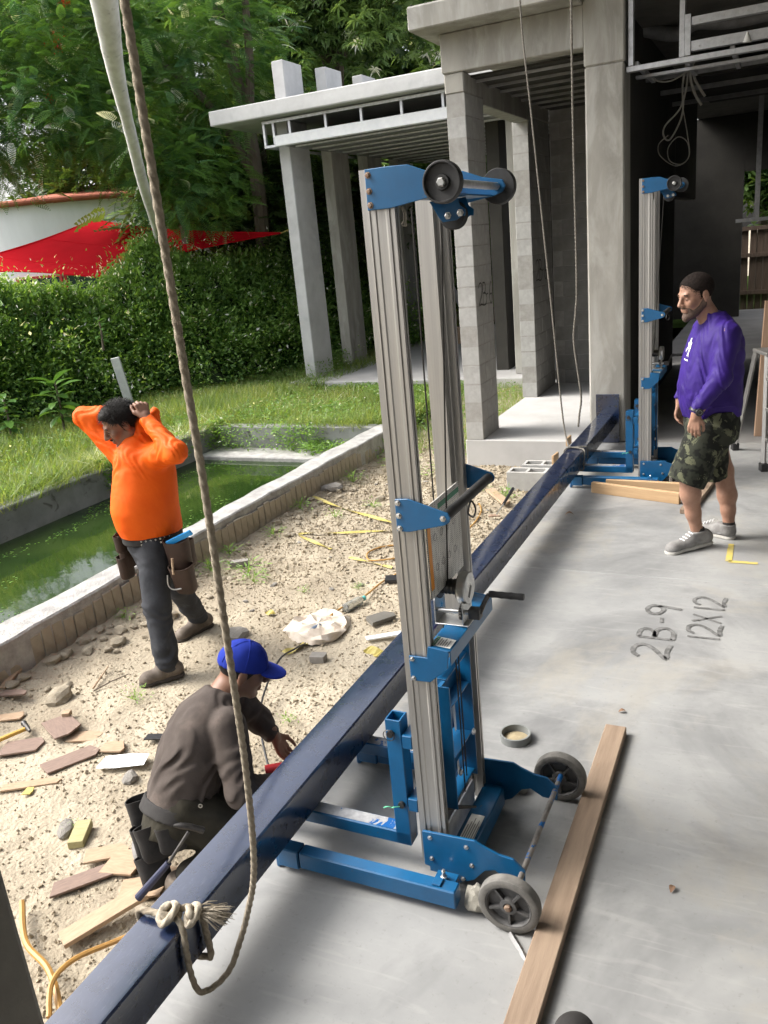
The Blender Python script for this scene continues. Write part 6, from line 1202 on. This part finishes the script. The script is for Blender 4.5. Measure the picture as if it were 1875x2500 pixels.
b_ = MB(); b_.tube([(.33, .12, .245), (.45, .14, .25)], [.034, .03], 12); b_.build('housing', mat('tool_red', (.5, .02, .03), None, rough=.4), dr, smooth=True); b_ = MB(); b_.tube([(.36, .125, .24), (.35, .12, .12)], [.022, .024], 10); b_.build('grip', 'black_plastic', dr, smooth=True); b_ = MB(); b_.cyl((.45, .14, .25), (.5, .15, .252), .016, 10); b_.build('chuck', 'dark_steel', dr)
# ================================================================ things on the slab
def put(o, loc, rot=(0, 0, 0), label=None, cat=None, group=None): o.location = loc; o.rotation_euler = rot; return tag(o, label, cat, group)
def board(name, L, w, t, m, loc, rot, label, cat='board', bevel=.003, group=None, jit=0.0):
    b_ = MB(); b_.box(-w / 2, w / 2, -L / 2, L / 2, 0, t); return put(b_.build(name, m, None, bevel=bevel, jitter=jit), loc, rot, label, cat, group)
board('plank', 2.1, .088, .038, 'wood', (-.555, 2.14, .001), (0, 0, .003), 'long weathered timber plank lying on the slab beside the lift wheels')
def xboard(name, L, w, t, loc, rot, label, m='wood_x'):
    b_ = MB(); b_.box(-L / 2, L / 2, -t / 2, t / 2, 0, w); return put(b_.build(name, m, None, bevel=.003), loc, rot, label, 'board')
xboard('timber', .75, .09, .04, (-.99, 6.56, 0), (0, 0, -.3), 'fresh yellow timber board standing on edge before the far lift')
xboard('timber', .6, .09, .04, (-.95, 6.74, 0), (0, 0, -.08), 'shorter yellow timber board lying behind the fresh one at the far lift')
board('plank', 1.0, .09, .038, 'wood', (-.5, 6.7, .001), (0, 0, -.13), 'brown timber plank on the floor behind the legs of the man in purple')
b_ = MB(); b_.box(-.05, .05, -.02, .02, 0, 1.3); put(b_.build('upright_board', 'wood_z', None, bevel=.003), (-.125, 8.72, 0), (0.02, 0.03, .2), 'tall timber board standing upright against the house opening', 'board')
lad = empty('stepladder', (.02, 7.48, 0), .35, 'aluminium stepladder standing beside the upright timber board', 'ladder')
for x in (-.09, .38):
    for y0, y1 in ((0, .18), (.75, .45)):
        b_ = MB(); b_.tube([(x, y0, .02), (x + (.05 if x < 0 else -.05), y1, .95)], .022, 4); b_.build('rail', 'aluminium', lad); b_ = MB(); b_.box(x - .03, x + .03, y0 - .035, y0 + .035, 0, .07); b_.build('rubber_foot', 'rubber', lad, bevel=.006)
for k in range(3): b_ = MB(); z = .25 + k * .25; b_.box(-.08 + .01 * k, .37 - .01 * k, .03 + .032 * k - .04, .03 + .032 * k + .04, z, z + .03); b_.build('step', 'aluminium', lad, bevel=.003)
b_ = MB(); b_.box(-.06, .35, .15, .48, .945, .975); b_.build('top_cap', 'aluminium', lad, bevel=.006)
b_ = MB(); b_.lathe([(.067, 0), (.067, .035), (.062, .036), (.059, .035), (.059, .002), (.058, 0)], (0, 0, 0), 'z', 40, True); rg = empty('pipe_ring', (-.96, 3.02, 0), 0, 'cut grey plastic pipe ring with sand inside on the slab', 'ring'); b_.build('ring', mat('pvc_grey', (.2, .21, .205), (.16, .17, .165), 20, .6), rg, smooth=True)
b_ = MB(); pr = [(.0, .012)] + [(.0575 * t, .012 - .009 * t * t) for t in (.3, .6, .9, 1)]; b_.lathe(pr, (0, 0, 0), 'z', 24); b_.build('sand', 'sand', rg, smooth=True)
def rock_mesh(name, m, seed, flat=.75, rough=.22, sub=2):
    bm = bmesh.new(); bmesh.ops.create_icosphere(bm, subdivisions=sub, radius=1.0); r = random.Random(seed); fr = [Vector((r.gauss(0, 1.6), r.gauss(0, 1.6), r.gauss(0, 1.6))) for _ in range(7)]; ph = [r.uniform(0, 6) for _ in range(7)]
    pl = [(Vector((r.gauss(0, 1), r.gauss(0, 1), r.gauss(0, 1))).normalized(), r.uniform(.62, .85)) for _ in range(6)]
    for v in bm.verts:
        n_ = v.co.normalized(); s = 1 + sum(math.sin(n_.dot(f_) * (1 + i * .7) + p_) * rough * 1.2 / (1 + i * .5) for i, (f_, p_) in enumerate(zip(fr, ph))) / 2.2; c = n_ * s
        for q, d in pl:
            e_ = c.dot(q) - d
            if e_ > 0: c -= q * e_ * .85
        c += Vector((r.uniform(-1, 1), r.uniform(-1, 1), r.uniform(-1, 1))) * .035; v.co = Vector((c.x, c.y * .85, c.z * flat))
    me = bpy.data.meshes.new(name); bm.to_mesh(me); bm.free(); me.materials.append(MATS[m]); return me
for (x, y, s, lab, sd) in ((-.812, 2.05, .055, 'rough pale rock chocked behind the lift wheel next to the plank', 3), (-.85, 2.69, .05, 'rough pale rock chocked before the other lift wheel', 5)):
    o = bpy.data.objects.new('chock_rock', rock_mesh('chock_rock', 'limestone', sd, .8, .2, 3)); link(o); o.scale = (s * .95, s, s); put(o, (x, y, s * .62), (0, 0, sd), lab, 'rock')
def curled_leaf(loc, s, rz, lab):
    b_ = MB(); vs = []
    for i in range(5):
        t = i / 4; w = .5 * math.sin(math.pi * min(.97, t + .03)) ; z = .25 * math.sin(3 * t) + .05
        vs += [(t - .5, -w * .6, z + .2 * w), (t - .5, 0, z), (t - .5, w * .6, z + .25 * w)]
    b_.add(vs, [(i * 3 + k, i * 3 + k + 1, i * 3 + k + 4, i * 3 + k + 3) for i in range(4) for k in range(2)]); o = b_.build('dry_leaf', mat('dry_leaf', (.22, .13, .08), (.15, .085, .05), 30, .8) if 'dry_leaf' not in MATS else 'dry_leaf', None, smooth=True, normals=False); o.scale = (s, s, s); put(o, loc, (0, 0, rz), lab, 'leaf')
curled_leaf((-.56, 3.36, .002), .035, .4, 'small curled dry leaf on the slab beyond the plank end'); curled_leaf((-.23, 2.33, .002), .035, 1.4, 'small curled dry leaf on the slab between the plank and the wall'); curled_leaf((-1.4, 6.04, .002), .07, .2, 'brown dry leaf scrap on the slab beside the navy beam')
b_ = MB(); b_.tube(smoothpts([(0, 0, .004), (.02, -.03, .008), (.045, -.06, .004), (.07, -.1, .006)], 4), [.003, .008, .01, .01, .008, .01, .009, .01, .008, .009, .008, .006, .003], 4); put(b_.build('plastic_strip', 'duct', None), (-.68, 1.98, 0), (0, 0, .1), 'crumpled clear plastic strip on the slab near the wheel', 'plastic')
Fs = Field((-.7, 1.5, 0), (-.2, 1.9, .2), .008); Fs.cap((-.42, 1.52, .05), (-.41, 1.66, .045), .05, .046, .03); Fs.ell((-.405, 1.675, .04), (.052, .06, .04), None, .03); Fs.cut(lambda G_: .002 - G_[..., 2]); tag(Fs.mesh('shoe_toe', 'black_nylon', None), 'dark toe of a shoe at the edge of the slab beside the plank', 'shoe')
# wires hanging under the stud frame
def cable(name, pts, r, m, label, cat='cable'): b_ = MB(); b_.tube(smoothpts(pts, 8), r, 7); return tag(b_.build(name, m, None, smooth=True), label, cat)
cable('electric_cable', [(-.98, 10, 3.62), (-.99, 10, 3.4), (-1.05, 10, 3.2), (-1.2, 10, 3.05), (-1.21, 10, 2.95), (-1.15, 10, 2.91), (-1.06, 10, 3.05), (-1.02, 10, 3.2), (-1.03, 10, 3.4), (-1.0, 10, 3.6)], .01, 'wire_white', 'white electric cable hanging in a long loop under the stud frame')
cable('electric_cable', [(-.96, 10, 3.62), (-.95, 10, 3.45), (-.9, 10, 3.3), (-.84, 10, 3.2)], .014, 'wire_white', 'short white cable end hanging beside the looped cable')
cable('electric_cable', [(-.94, 10.02, 3.62), (-.92, 10.02, 3.48), (-.86, 10.02, 3.36), (-.81, 10.02, 3.28)], .014, 'wire_white', 'shorter white cable end hanging behind the other cable end')
cable('electric_cable', [(-1.05, 10.3, 3.6), (-1.06, 10.3, 3.3), (-1.0, 10.3, 2.95), (-.98, 10.3, 2.75), (-1.06, 10.3, 2.67), (-1.18, 10.3, 2.72), (-1.2, 10.3, 2.85), (-1.1, 10.3, 2.95), (-1.0, 10.3, 2.88), (-.99, 10.3, 2.72), (-1.12, 10.3, 2.66), (-1.28, 10.3, 2.78), (-1.3, 10.3, 2.9), (-1.2, 10.3, 2.98)], .006, 'wire_white', 'thin grey cable coiled in rings below the looped cable')
cable('electric_cable', [(-1.33, 9.6, 3.55), (-1.25, 9.6, 3.45), (-1.1, 9.6, 3.42), (-.95, 9.7, 3.5), (-.9, 9.8, 3.58)], .008, 'wire_white', 'white cable sagging along the frame next to the tall column')
# ================================================================ things on the soil
def zs(x, y): return float(soil_fine(np.array([[x]]), np.array([[y]]))[0, 0])
def hollow_block(loc, rz, lab):
    b_ = MB(); L, w, h, t = .39, .19, .19, .032
    for x0, x1, y0, y1 in ((-L / 2, L / 2, -w / 2, -w / 2 + t), (-L / 2, L / 2, w / 2 - t, w / 2), (-L / 2, -L / 2 + t, -w / 2 + t, w / 2 - t), (-t / 2, t / 2, -w / 2 + t, w / 2 - t), (L / 2 - t, L / 2, -w / 2 + t, w / 2 - t)): b_.box(x0, x1, y0, y1, 0, h)
    put(b_.build('concrete_block', 'block', None, bevel=.003), loc, (0, 0, rz), lab, 'concrete block')
hollow_block((-2.17, 7.66, zs(-2.17, 7.66) + .004), .02, 'hollow concrete block lying on the soil in front of the porch step'); hollow_block((-2.08, 7.9, zs(-2.08, 7.9) + .03), .04, 'hollow concrete block between the front block and the porch step')
xboard('shim', .16, .09, .02, (-1.87, 7.55, .0), (0, 0, 1.5), 'small wooden shim on edge by the rope tie on the beam'); xboard('shim', .14, .09, .02, (-1.9, 8.25, .0), (0, 0, 1.5), 'small wooden shim on edge by the tall column')
def scrap(x, y, L, w, rz, m, lab, t=.011, tilt=(0, 0), lift=.012, pts=None, cat='wood scrap'):
    r = random.Random(int(abs(x * 100 + y * 1000))); P = pts or [(-.5 + r.uniform(0, .08), -.5), (.5 - r.uniform(0, .1), -.5 + r.uniform(0, .1)), (.5, .3 - r.uniform(0, .5)), (.5 - r.uniform(.05, .25), .5), (-.5 + r.uniform(0, .12), .5 - r.uniform(0, .1))]
    b_ = MB(); b_.prism([(a * L, b * w) for a, b in P], 'z', 0, t); return put(b_.build('wood_scrap', m, None, bevel=.0015), (x, y, zs(x, y) + lift), (tilt[0], tilt[1], rz), lab, cat)
scrap(-4.27, 3.2, .5, .05, 1.9, 'plywood_face', 'long pale wood strip lying along the foot of pool wall', .02, (0, -.1), .03); scrap(-4.1, 2.98, .2, .07, .4, 'plywood_dark', 'reddish plywood scrap at the end of the pale strip', lift=.02)
scrap(-3.94, 2.82, .16, .08, .5, 'plywood_face', 'tan plywood scrap between the pale strip and the hammer'); scrap(-3.62, 2.61, .24, .14, .5, 'plywood_dark', 'dark plywood piece lying under the yellow handled hammer')
hx_ = empty('hammer', (-3.74, 2.64, zs(-3.74, 2.64) + .03), 1.1, 'hammer with yellow wooden handle lying on dark plywood', 'hammer'); b_ = MB(); b_.tube([(-.22, 0, 0), (0, 0, .01), (.1, 0, .012)], [.016, .013, .012], 8); b_.build('handle', mat('handle_yellow', (.6, .36, .07), None, rough=.5), hx_, smooth=True); b_ = MB(); b_.tube([(.1, -.05, .014), (.1, .0, .015), (.1, .05, .015), (.1, .065, .015)], [.008, .015, .014, .018], 10); b_.build('head', 'dark_steel', hx_, smooth=True)
scrap(-3.54, 2.83, .25, .17, -.5, 'plywood_dark', 'large brown plywood piece with the small cube at its corner'); scrap(-3.37, 2.82, .2, .1, .35, 'plywood_face', 'pale plywood sliver tucked beside the large brown piece', lift=.006); scrap(-3.25, 2.6, .3, .12, 1.0, 'plywood_dark', 'long dark plywood piece lying across the pale lath'); scrap(-3.3, 2.37, .32, .06, .55, 'plywood_face', 'long pale lath under the dark plywood piece', lift=.006)
scrap(-3.11, 2.77, .14, .1, .3, 'plywood_face', 'small square plywood scrap above the white paper'); scrap(-3.25, 2.32, .05, .06, .3, 'tape_yellow', 'small yellow foam scrap below the pale lath', .006)
b_ = MB(); b_.box(-.022, .022, -.022, .022, 0, .03); put(b_.build('wood_cube', 'plywood_face', None, bevel=.002), (-3.59, 2.92, zs(-3.59, 2.92) + .012), (0, 0, .4), 'small wooden cube beside the large brown plywood piece', 'wood scrap')
b_ = MB(); b_.box(-.035, .035, -.075, .075, 0, .036); put(b_.build('wood_block', 'treated_wood', None, bevel=.002), (-2.74, 2.15, zs(-2.74, 2.15) + .006), (0, 0, .5), 'greenish yellow treated wood offcut left of the tool pouches', 'wood scrap')
scrap(-2.94, 2.66, .26, .12, .35, 'paper', 'white sheet of paper lying behind the crouching man', .002, (0, -.06), .03, [(-.5, -.4), (-.1, -.5), (.5, -.45), (.48, .35), (.1, .5), (-.45, .45)], 'paper'); scrap(-2.93, 2.9, .12, .05, .3, 'black_plastic', 'black plastic scrap behind the crouching man', .01, lift=.02, cat='plastic')
scrap(-2.48, 1.95, .36, .09, .85, 'plywood_dark', 'long plywood strip pointing at the tool pouches', lift=.012); scrap(-2.52, 2.08, .2, .09, .6, 'plywood_face', 'tan plywood scrap left of the pouch pile', lift=.02); scrap(-2.4, 2.06, .16, .15, .2, 'plywood_face', 'square tan plywood scrap under the tool pouches', lift=.014); scrap(-2.24, 1.98, .2, .13, .5, 'plywood_face', 'tan plywood board under the hammer grip', lift=.01); scrap(-2.14, 2.06, .1, .08, .1, 'plywood_face', 'small block of plywood beside the beam and pouches', .04, lift=.01)
scrap(-2.25, 1.78, .34, .09, 1.0, 'plywood_face', 'curved pale plank lying along the navy beam', .02, (0, -.12), .04); scrap(-2.02, 1.62, .22, .08, .9, 'plywood_face', 'pale plank end beside the knotted rope', .02, lift=.02); scrap(-2.36, 7.25, .5, .09, -.95, 'plywood_face', 'reddish board lying on the soil before the concrete blocks', .02, lift=.03)
b_ = MB(); b_.tube([(0, 0, 0), (.26, 0, .01)], [.006, .004], 6); put(b_.build('stick', 'plywood_face', None), (-3.68, 3.22, zs(-3.68, 3.22) + .015), (0, 0, 1.95), 'thin pale stick between hammer and orange shirted man', 'stick'); b_ = MB(); b_.tube([(0, 0, 0), (.12, .01, .006), (.24, 0, .01)], [.005, .004, .003], 6); put(b_.build('stick', 'bark', None), (-3.66, 3.2, zs(-3.66, 3.2) + .01), (0, 0, 1.2), 'dark twig crossing the thin pale stick', 'stick')
# cords, tapes, bag, bottle
def ground_line(name, P, r, m, lab, cat, lift=.012): return cable(name, [(x, y, max(zs(x, y), zs(x + .02, y), zs(x, y + .02)) + lift + (dz if len(q) else 0)) for (x, y, *q) in P for dz in (q or [0])], r, m, lab, cat)
ground_line('extension_cord', [(-2.69, 4.28), (-2.71, 4.4), (-2.66, 4.62, .03), (-2.61, 4.84, .02), (-2.6, 5.1), (-2.57, 5.31), (-2.56, 5.5), (-2.62, 5.75), (-2.74, 5.9), (-2.92, 5.86), (-3.0, 5.7), (-2.94, 5.57), (-2.82, 5.55), (-2.68, 5.62), (-2.5, 5.8), (-2.4, 6.1), (-2.36, 6.5), (-2.4, 6.85), (-2.5, 7.1)], .007, 'cord_orange', 'orange extension cord snaking over the soil past the bottle', 'cord')
ground_line('tool_cord', [(-2.69, 4.2), (-2.68, 4.1), (-2.64, 3.91, .05), (-2.62, 3.67, .08), (-2.45, 3.2, .06), (-2.1, 2.75, .05)], .006, 'black_plastic', 'thin black tool cord running to the crouching man', 'cord')
ground_line('extension_cord', [(-3.6, 12.3), (-3.75, 11.6), (-3.8, 11), (-3.7, 10.4), (-3.62, 9.8), (-3.5, 9.3)], .008, 'tape_yellow', 'yellow extension cord lying in the weeds beside the block pier', 'cord', .03)
pg = empty('cord_plug', (-2.69, 4.23, zs(-2.69, 4.23) + .035), 1.4, 'blue grey plug joint where the black cord meets the orange one', 'plug'); b_ = MB(); b_.tube([(-.05, 0, 0), (0, 0, 0), (.06, 0, 0)], [.014, .02, .017], 10); b_.build('shell', mat('plug_grey', (.1, .14, .2), None, rough=.5), pg, smooth=True)
b_ = MB(); b_.cyl((-.075, 0, 0), (-.048, 0, 0), .011, 8); b_.build('strain_relief', 'black_plastic', pg)
def tape(P, w, lab):
    b_ = MB(); pts = smoothpts([(x, y, zs(x, y) + .02) for x, y in P], 6); vs = []
    for i, p_ in enumerate(pts):
        d = (pts[min(i + 1, len(pts) - 1)] - pts[max(i - 1, 0)]).normalized(); s_ = Vector((-d.y, d.x, .5 * math.sin(i * .7))).normalized() * w / 2; vs += [p_ - s_, p_ + s_]
    b_.add(vs, [(2 * i, 2 * i + 1, 2 * i + 3, 2 * i + 2) for i in range(len(pts) - 1)]); tag(b_.build('yellow_tape', 'tape_yellow', None, normals=False), lab, 'tape')
tape([(-4.2, 6.9), (-3.8, 6.74), (-3.28, 6.5), (-2.9, 6.3)], .035, 'yellow plastic tape strip running out from the pool wall'); tape([(-3.36, 5.71), (-3.6, 5.86), (-3.83, 5.99), (-3.5, 6.1), (-3.03, 6.24), (-2.6, 6.3)], .03, 'yellow plastic tape strip folded to a sharp point'); tape([(-3.12, 5.58), (-2.9, 5.5), (-2.65, 5.4)], .026, 'short yellow plastic tape strip ending at the orange cord'); tape([(-2.74, 3.92), (-2.7, 4.02), (-2.66, 4.13)], .05, 'crumpled yellow tape lying against the white sack'); tape([(-2.24, 4.09), (-2.1, 4.06)], .07, 'wide yellow tape scrap beside the navy beam'); tape([(-3.18, 4.42), (-3.12, 4.4)], .05, 'small yellow tape scrap on the bare soil')
bag_ = empty('sack', (-2.7, 4.3, zs(-2.7, 4.3)), 0, 'flattened white plastic sack with the cord plug lying on it', 'sack'); b_ = MB(); n_ = 40; vs = [(0, 0, .05)]; rr = random.Random(4)
for j, (rad, z) in enumerate(((.06, .045), (.11, .05), (.16, .035), (.195, .045), (.215, .02), (.21, .0))):
    for k in range(n_): a = 2 * math.pi * k / n_; q = 1 + .06 * math.sin(3 * a + j) + .04 * math.sin(7 * a + 2 * j) + rr.uniform(-.03, .03); vs.append((rad * q * math.cos(a), rad * q * 1.05 * math.sin(a), z + .014 * math.sin(5 * a + j * 1.7) + rr.uniform(-.006, .006)))
fs = [(0, 1 + k, 1 + (k + 1) % n_) for k in range(n_)] + [(1 + j * n_ + k, 1 + (j + 1) * n_ + k, 1 + (j + 1) * n_ + (k + 1) % n_, 1 + j * n_ + (k + 1) % n_) for j in range(5) for k in range(n_)]; b_.add(vs, fs); b_.build('sheet', mat('sack_white', (.66, .6, .52), (.5, .42, .34), 12, .7, bump=.5, bscale=25, c3=(.34, .25, .18), s3=10, t3=(.6, .7), bdist=.01), bag_, smooth=True)
bo = empty('plastic_bottle', (-2.62, 4.68, zs(-2.62, 4.68) + .035), 1.3, 'clear plastic bottle with teal cap lying on the soil beside the orange cord', 'bottle'); bm_ = mat('bottle_plastic', (.7, .72, .68), None, rough=.15); bm_.node_tree.nodes['Principled BSDF'].inputs['Transmission Weight'].default_value = .75; b_ = MB(); b_.lathe([(.025, -.1), (.034, -.095), (.034, -.02), (.031, 0), (.034, .02), (.034, .055), (.016, .085), (.014, .1)], (0, 0, 0), 'x', 20); b_.build('flask', bm_, bo, smooth=True); b_ = MB(); b_.cyl((.09, 0, 0), (.112, 0, 0), .018, 16); b_.build('cap', mat('teal_cap', (.1, .45, .45), None, rough=.5), bo)
scrap(-2.49, 3.92, .1, .07, .2, 'stone_grey', 'grey paver chip on the soil below the white sack', .045, lift=0, cat='paver'); scrap(-3.95, 5.2, .16, .07, .6, 'stone_grey', 'grey brick bit lying near the pool wall weeds', .05, lift=0, cat='brick'); scrap(-2.2, 4.28, .26, .05, .6, 'paper', 'white lath piece beside the navy beam', .01, lift=.02); scrap(-2.33, 4.5, .22, .09, 1.1, 'concrete_dark', 'dark bent metal flashing scrap near the bottle', .03, (.2, .1), .02, cat='metal scrap'); scrap(-2.53, 5.15, .12, .1, .3, 'black_plastic', 'black plastic box part beside the orange cord', .03, cat='plastic')
h2 = empty('hammer', (-2.2, 6.85, zs(-2.2, 6.85) + .03), 1.45, 'hammer with black grip leaning between soil and navy beam', 'hammer'); b_ = MB(); b_.tube([(.05, 0, .06), (.27, 0, .14)], [.014, .016], 8); b_.build('grip', 'black_plastic', h2, smooth=True); b_ = MB(); b_.tube([(-.15, 0, .0), (.05, 0, .06)], .006, 7); b_.build('shaft', 'zinc', h2); b_ = MB(); b_.tube([(-.15, -.05, .01), (-.15, 0, .012), (-.15, .06, .0)], [.006, .013, .014], 8); b_.build('head', 'rusty_bolt', h2, smooth=True)
# stones: the ones that can be picked out, then the gravel
ST = [rock_mesh('stone', 'stone_pale', 20 + k, .65, .3) for k in range(6)] + [rock_mesh('stone', 'stone_grey', 40 + k, .6, .3) for k in range(2)]
def stone(x, y, s, lab, grp, k=None):
    o = bpy.data.objects.new('stone', ST[rnd.randrange(6) if k is None else k]); link(o); o.scale = (s * rnd.uniform(.85, 1.25), s * rnd.uniform(.8, 1.1), s * rnd.uniform(.8, 1.1)); put(o, (x, y, zs(x, y) + s * .25), (rnd.uniform(-.3, .3), rnd.uniform(-.3, .3), rnd.uniform(0, 6)), lab, 'stone', grp)
for k in range(120):
    y = rnd.uniform(2.6, 8.6); d = abs(rnd.gauss(0, .17)); stone(-4.2 + d, y, rnd.uniform(.016, .05) * (1.15 if 3.0 < y < 4.6 else .85), 'pale rubble stone in the heap along the foot of pool wall', 'stones along the pool wall')
for k in range(64):
    x, y = rnd.uniform(-3.95, -1.95), rnd.uniform(4.2, 8.2); stone(x, y, rnd.uniform(.012, .028), 'pale loose stone scattered on the soil beyond the two workers', 'stones scattered on the soil', rnd.choice([None, None, 6, 7]))
stone(-3.81, 3.06, .075, 'rugged porous rock with a wood chip near the small cube', None, 2); stone(-2.83, 2.57, .05, 'reddish grey rock at the corner of the white paper', None, 6); stone(-2.84, 2.15, .045, 'grey rock next to the greenish wood offcut', None, 7); stone(-3.2, 4.05, .085, 'flat grey brown rock behind the orange shirted man’s heel', None, 6); stone(-4.15, 7.2, .1, 'broken grey concrete chunk at the far end of the pool wall', None, 7); stone(-3.52, 7.06, .07, 'whitish concrete chunk on the far soil near the block pier', None, 1)
NG = 40000; gx, gy = RS.uniform(-4.22, -1.76, NG), RS.uniform(.6, 9.4, NG); kk = RS.random(NG) < np.clip(.15 + 1.5 * (fbm(gx, gy, 1.4, 3, 51) - .25) + .5 * sstep(gy, 4.5, 6.5), .08, 1); gx, gy = gx[kk], gy[kk]; ng = len(gx)
OV = np.array([[1, 0, 0], [-1, 0, 0], [0, 1, 0], [0, -1, 0], [0, 0, .75], [0, 0, -.6]], float); OV = OV + RS.normal(0, .12, OV.shape); OF = np.array([[0, 2, 4], [2, 1, 4], [1, 3, 4], [3, 0, 4], [2, 0, 5], [1, 2, 5], [3, 1, 5], [0, 3, 5]])
s = np.minimum(.0036 + RS.exponential(.0026, ng), .016) * (1 + .5 * sstep(gy, 4, 7)); V, F, A = scatter((OV, OF), np.stack([gx, gy, soil_fine(gx, gy) + s * .25], -1), basis(RS.normal(size=(ng, 3))), s, RS.random(ng)); o = mesh_np('gravel', V, F, MATS['gravel'], None); tag(o, 'fine pale gravel strewn over the sandy soil', 'gravel', kind='stuff')
# weeds
def weed(x, y, s, lab, n_=46, zoff=0.0, grp='weeds on the soil'):
    t = empty('weed', (x, y, zs(x, y) + zoff), 0, lab, 'weed', grp); P = RS.normal(0, 1, (n_, 3)) * np.array((.5, .5, .28)) * s; P[:, 2] = np.abs(P[:, 2]) + .02; d = P.copy(); d[:, 2] *= .5
    a, b, c = scatter(T_leaf(1, .4), P, basis(d + RS.normal(0, .02, d.shape)), RS.uniform(.2, .4, n_) * s, RS.uniform(.45, 1, n_)); m_ = 10; g1 = scatter(blade(1, .05, .6), np.zeros((m_, 3)), up_basis(m_, .5), RS.uniform(.6, 1.3, m_) * s, RS.uniform(.4, .9, m_)); V, F, A = join([(a, b, c), g1]); mesh_np('leaves', V, F, MATS['leaf_vine'], t, v=A)
for k, (x, y, s) in enumerate(((-4.1, 5.0, .13), (-4.15, 5.35, .11), (-3.8, 5.1, .15), (-3.65, 4.95, .12), (-4.05, 5.9, .1), (-4.18, 6.6, .12), (-3.75, 6.5, .08), (-3.5, 6.85, .09), (-4.1, 7.6, .14), (-3.6, 7.9, .18), (-3.3, 8.1, .16), (-3.9, 8.4, .2), (-4.2, 8.7, .24), (-4.15, 4.05, .08), (-3.33, 3.2, .07), (-3.1, 4.8, .05), (-2.75, 5.0, .05), (-2.3, 3.25, .05), (-2.65, 7.6, .1), (-2.3, 7.35, .12), (-2.75, 7.1, .08), (-2.82, 2.18, .04))): weed(x, y, s, 'small green weed tuft growing out of the pale soil')
cable('hose', [(-2.62, 1.72, -.24), (-2.45, 1.58, -.25), (-2.26, 1.51, -.24), (-2.12, 1.42, -.25), (-2.0, 1.3, -.26), (-1.95, 1.0, -.27)], .012, 'cord_orange', 'thick orange hose on the soil running in front of the knotted rope', 'hose')
cable('hose', [(-2.1, 1.36, -.24), (-2.17, 1.45, -.21), (-2.18, 1.56, -.22), (-2.12, 1.68, -.24), (-2.02, 1.82, -.25), (-1.95, 1.95, -.27)], .01, 'cord_orange', 'thinner orange hose curving beside the navy beam', 'hose')
# algae and fallen leaves floating on the pool
na = 9000; ax_, ay_ = RS.uniform(-6.85, -4.52, na), RS.uniform(2.5, 8.5, na); kk = RS.random(na) < np.clip((fbm(ax_ * 1.0, ay_ * .6, 1.5, 4, 61) - .5) * 7, 0, 1) + .9 * np.exp(-((ax_ + 6.55 + .12 * np.sin(ay_ * 2)) / .07) ** 2); ax_, ay_ = ax_[kk], ay_[kk]; na = len(ax_)
dr = RS.normal(0, 1, (na, 3)); dr[:, 2] = 0; V, F, A = scatter(T_leaf(1, .6, .0), np.stack([ax_, ay_, np.full(na, -.337)], -1), basis(dr), RS.uniform(.012, .045, na), RS.uniform(.0, .75, na)); V[:, 2] = -.337
tag(mesh_np('pool_algae', V, F, MATS['leaf_vine'], None, v=A), 'green algae and leaf bits floating on the pool water', 'algae', kind='stuff')
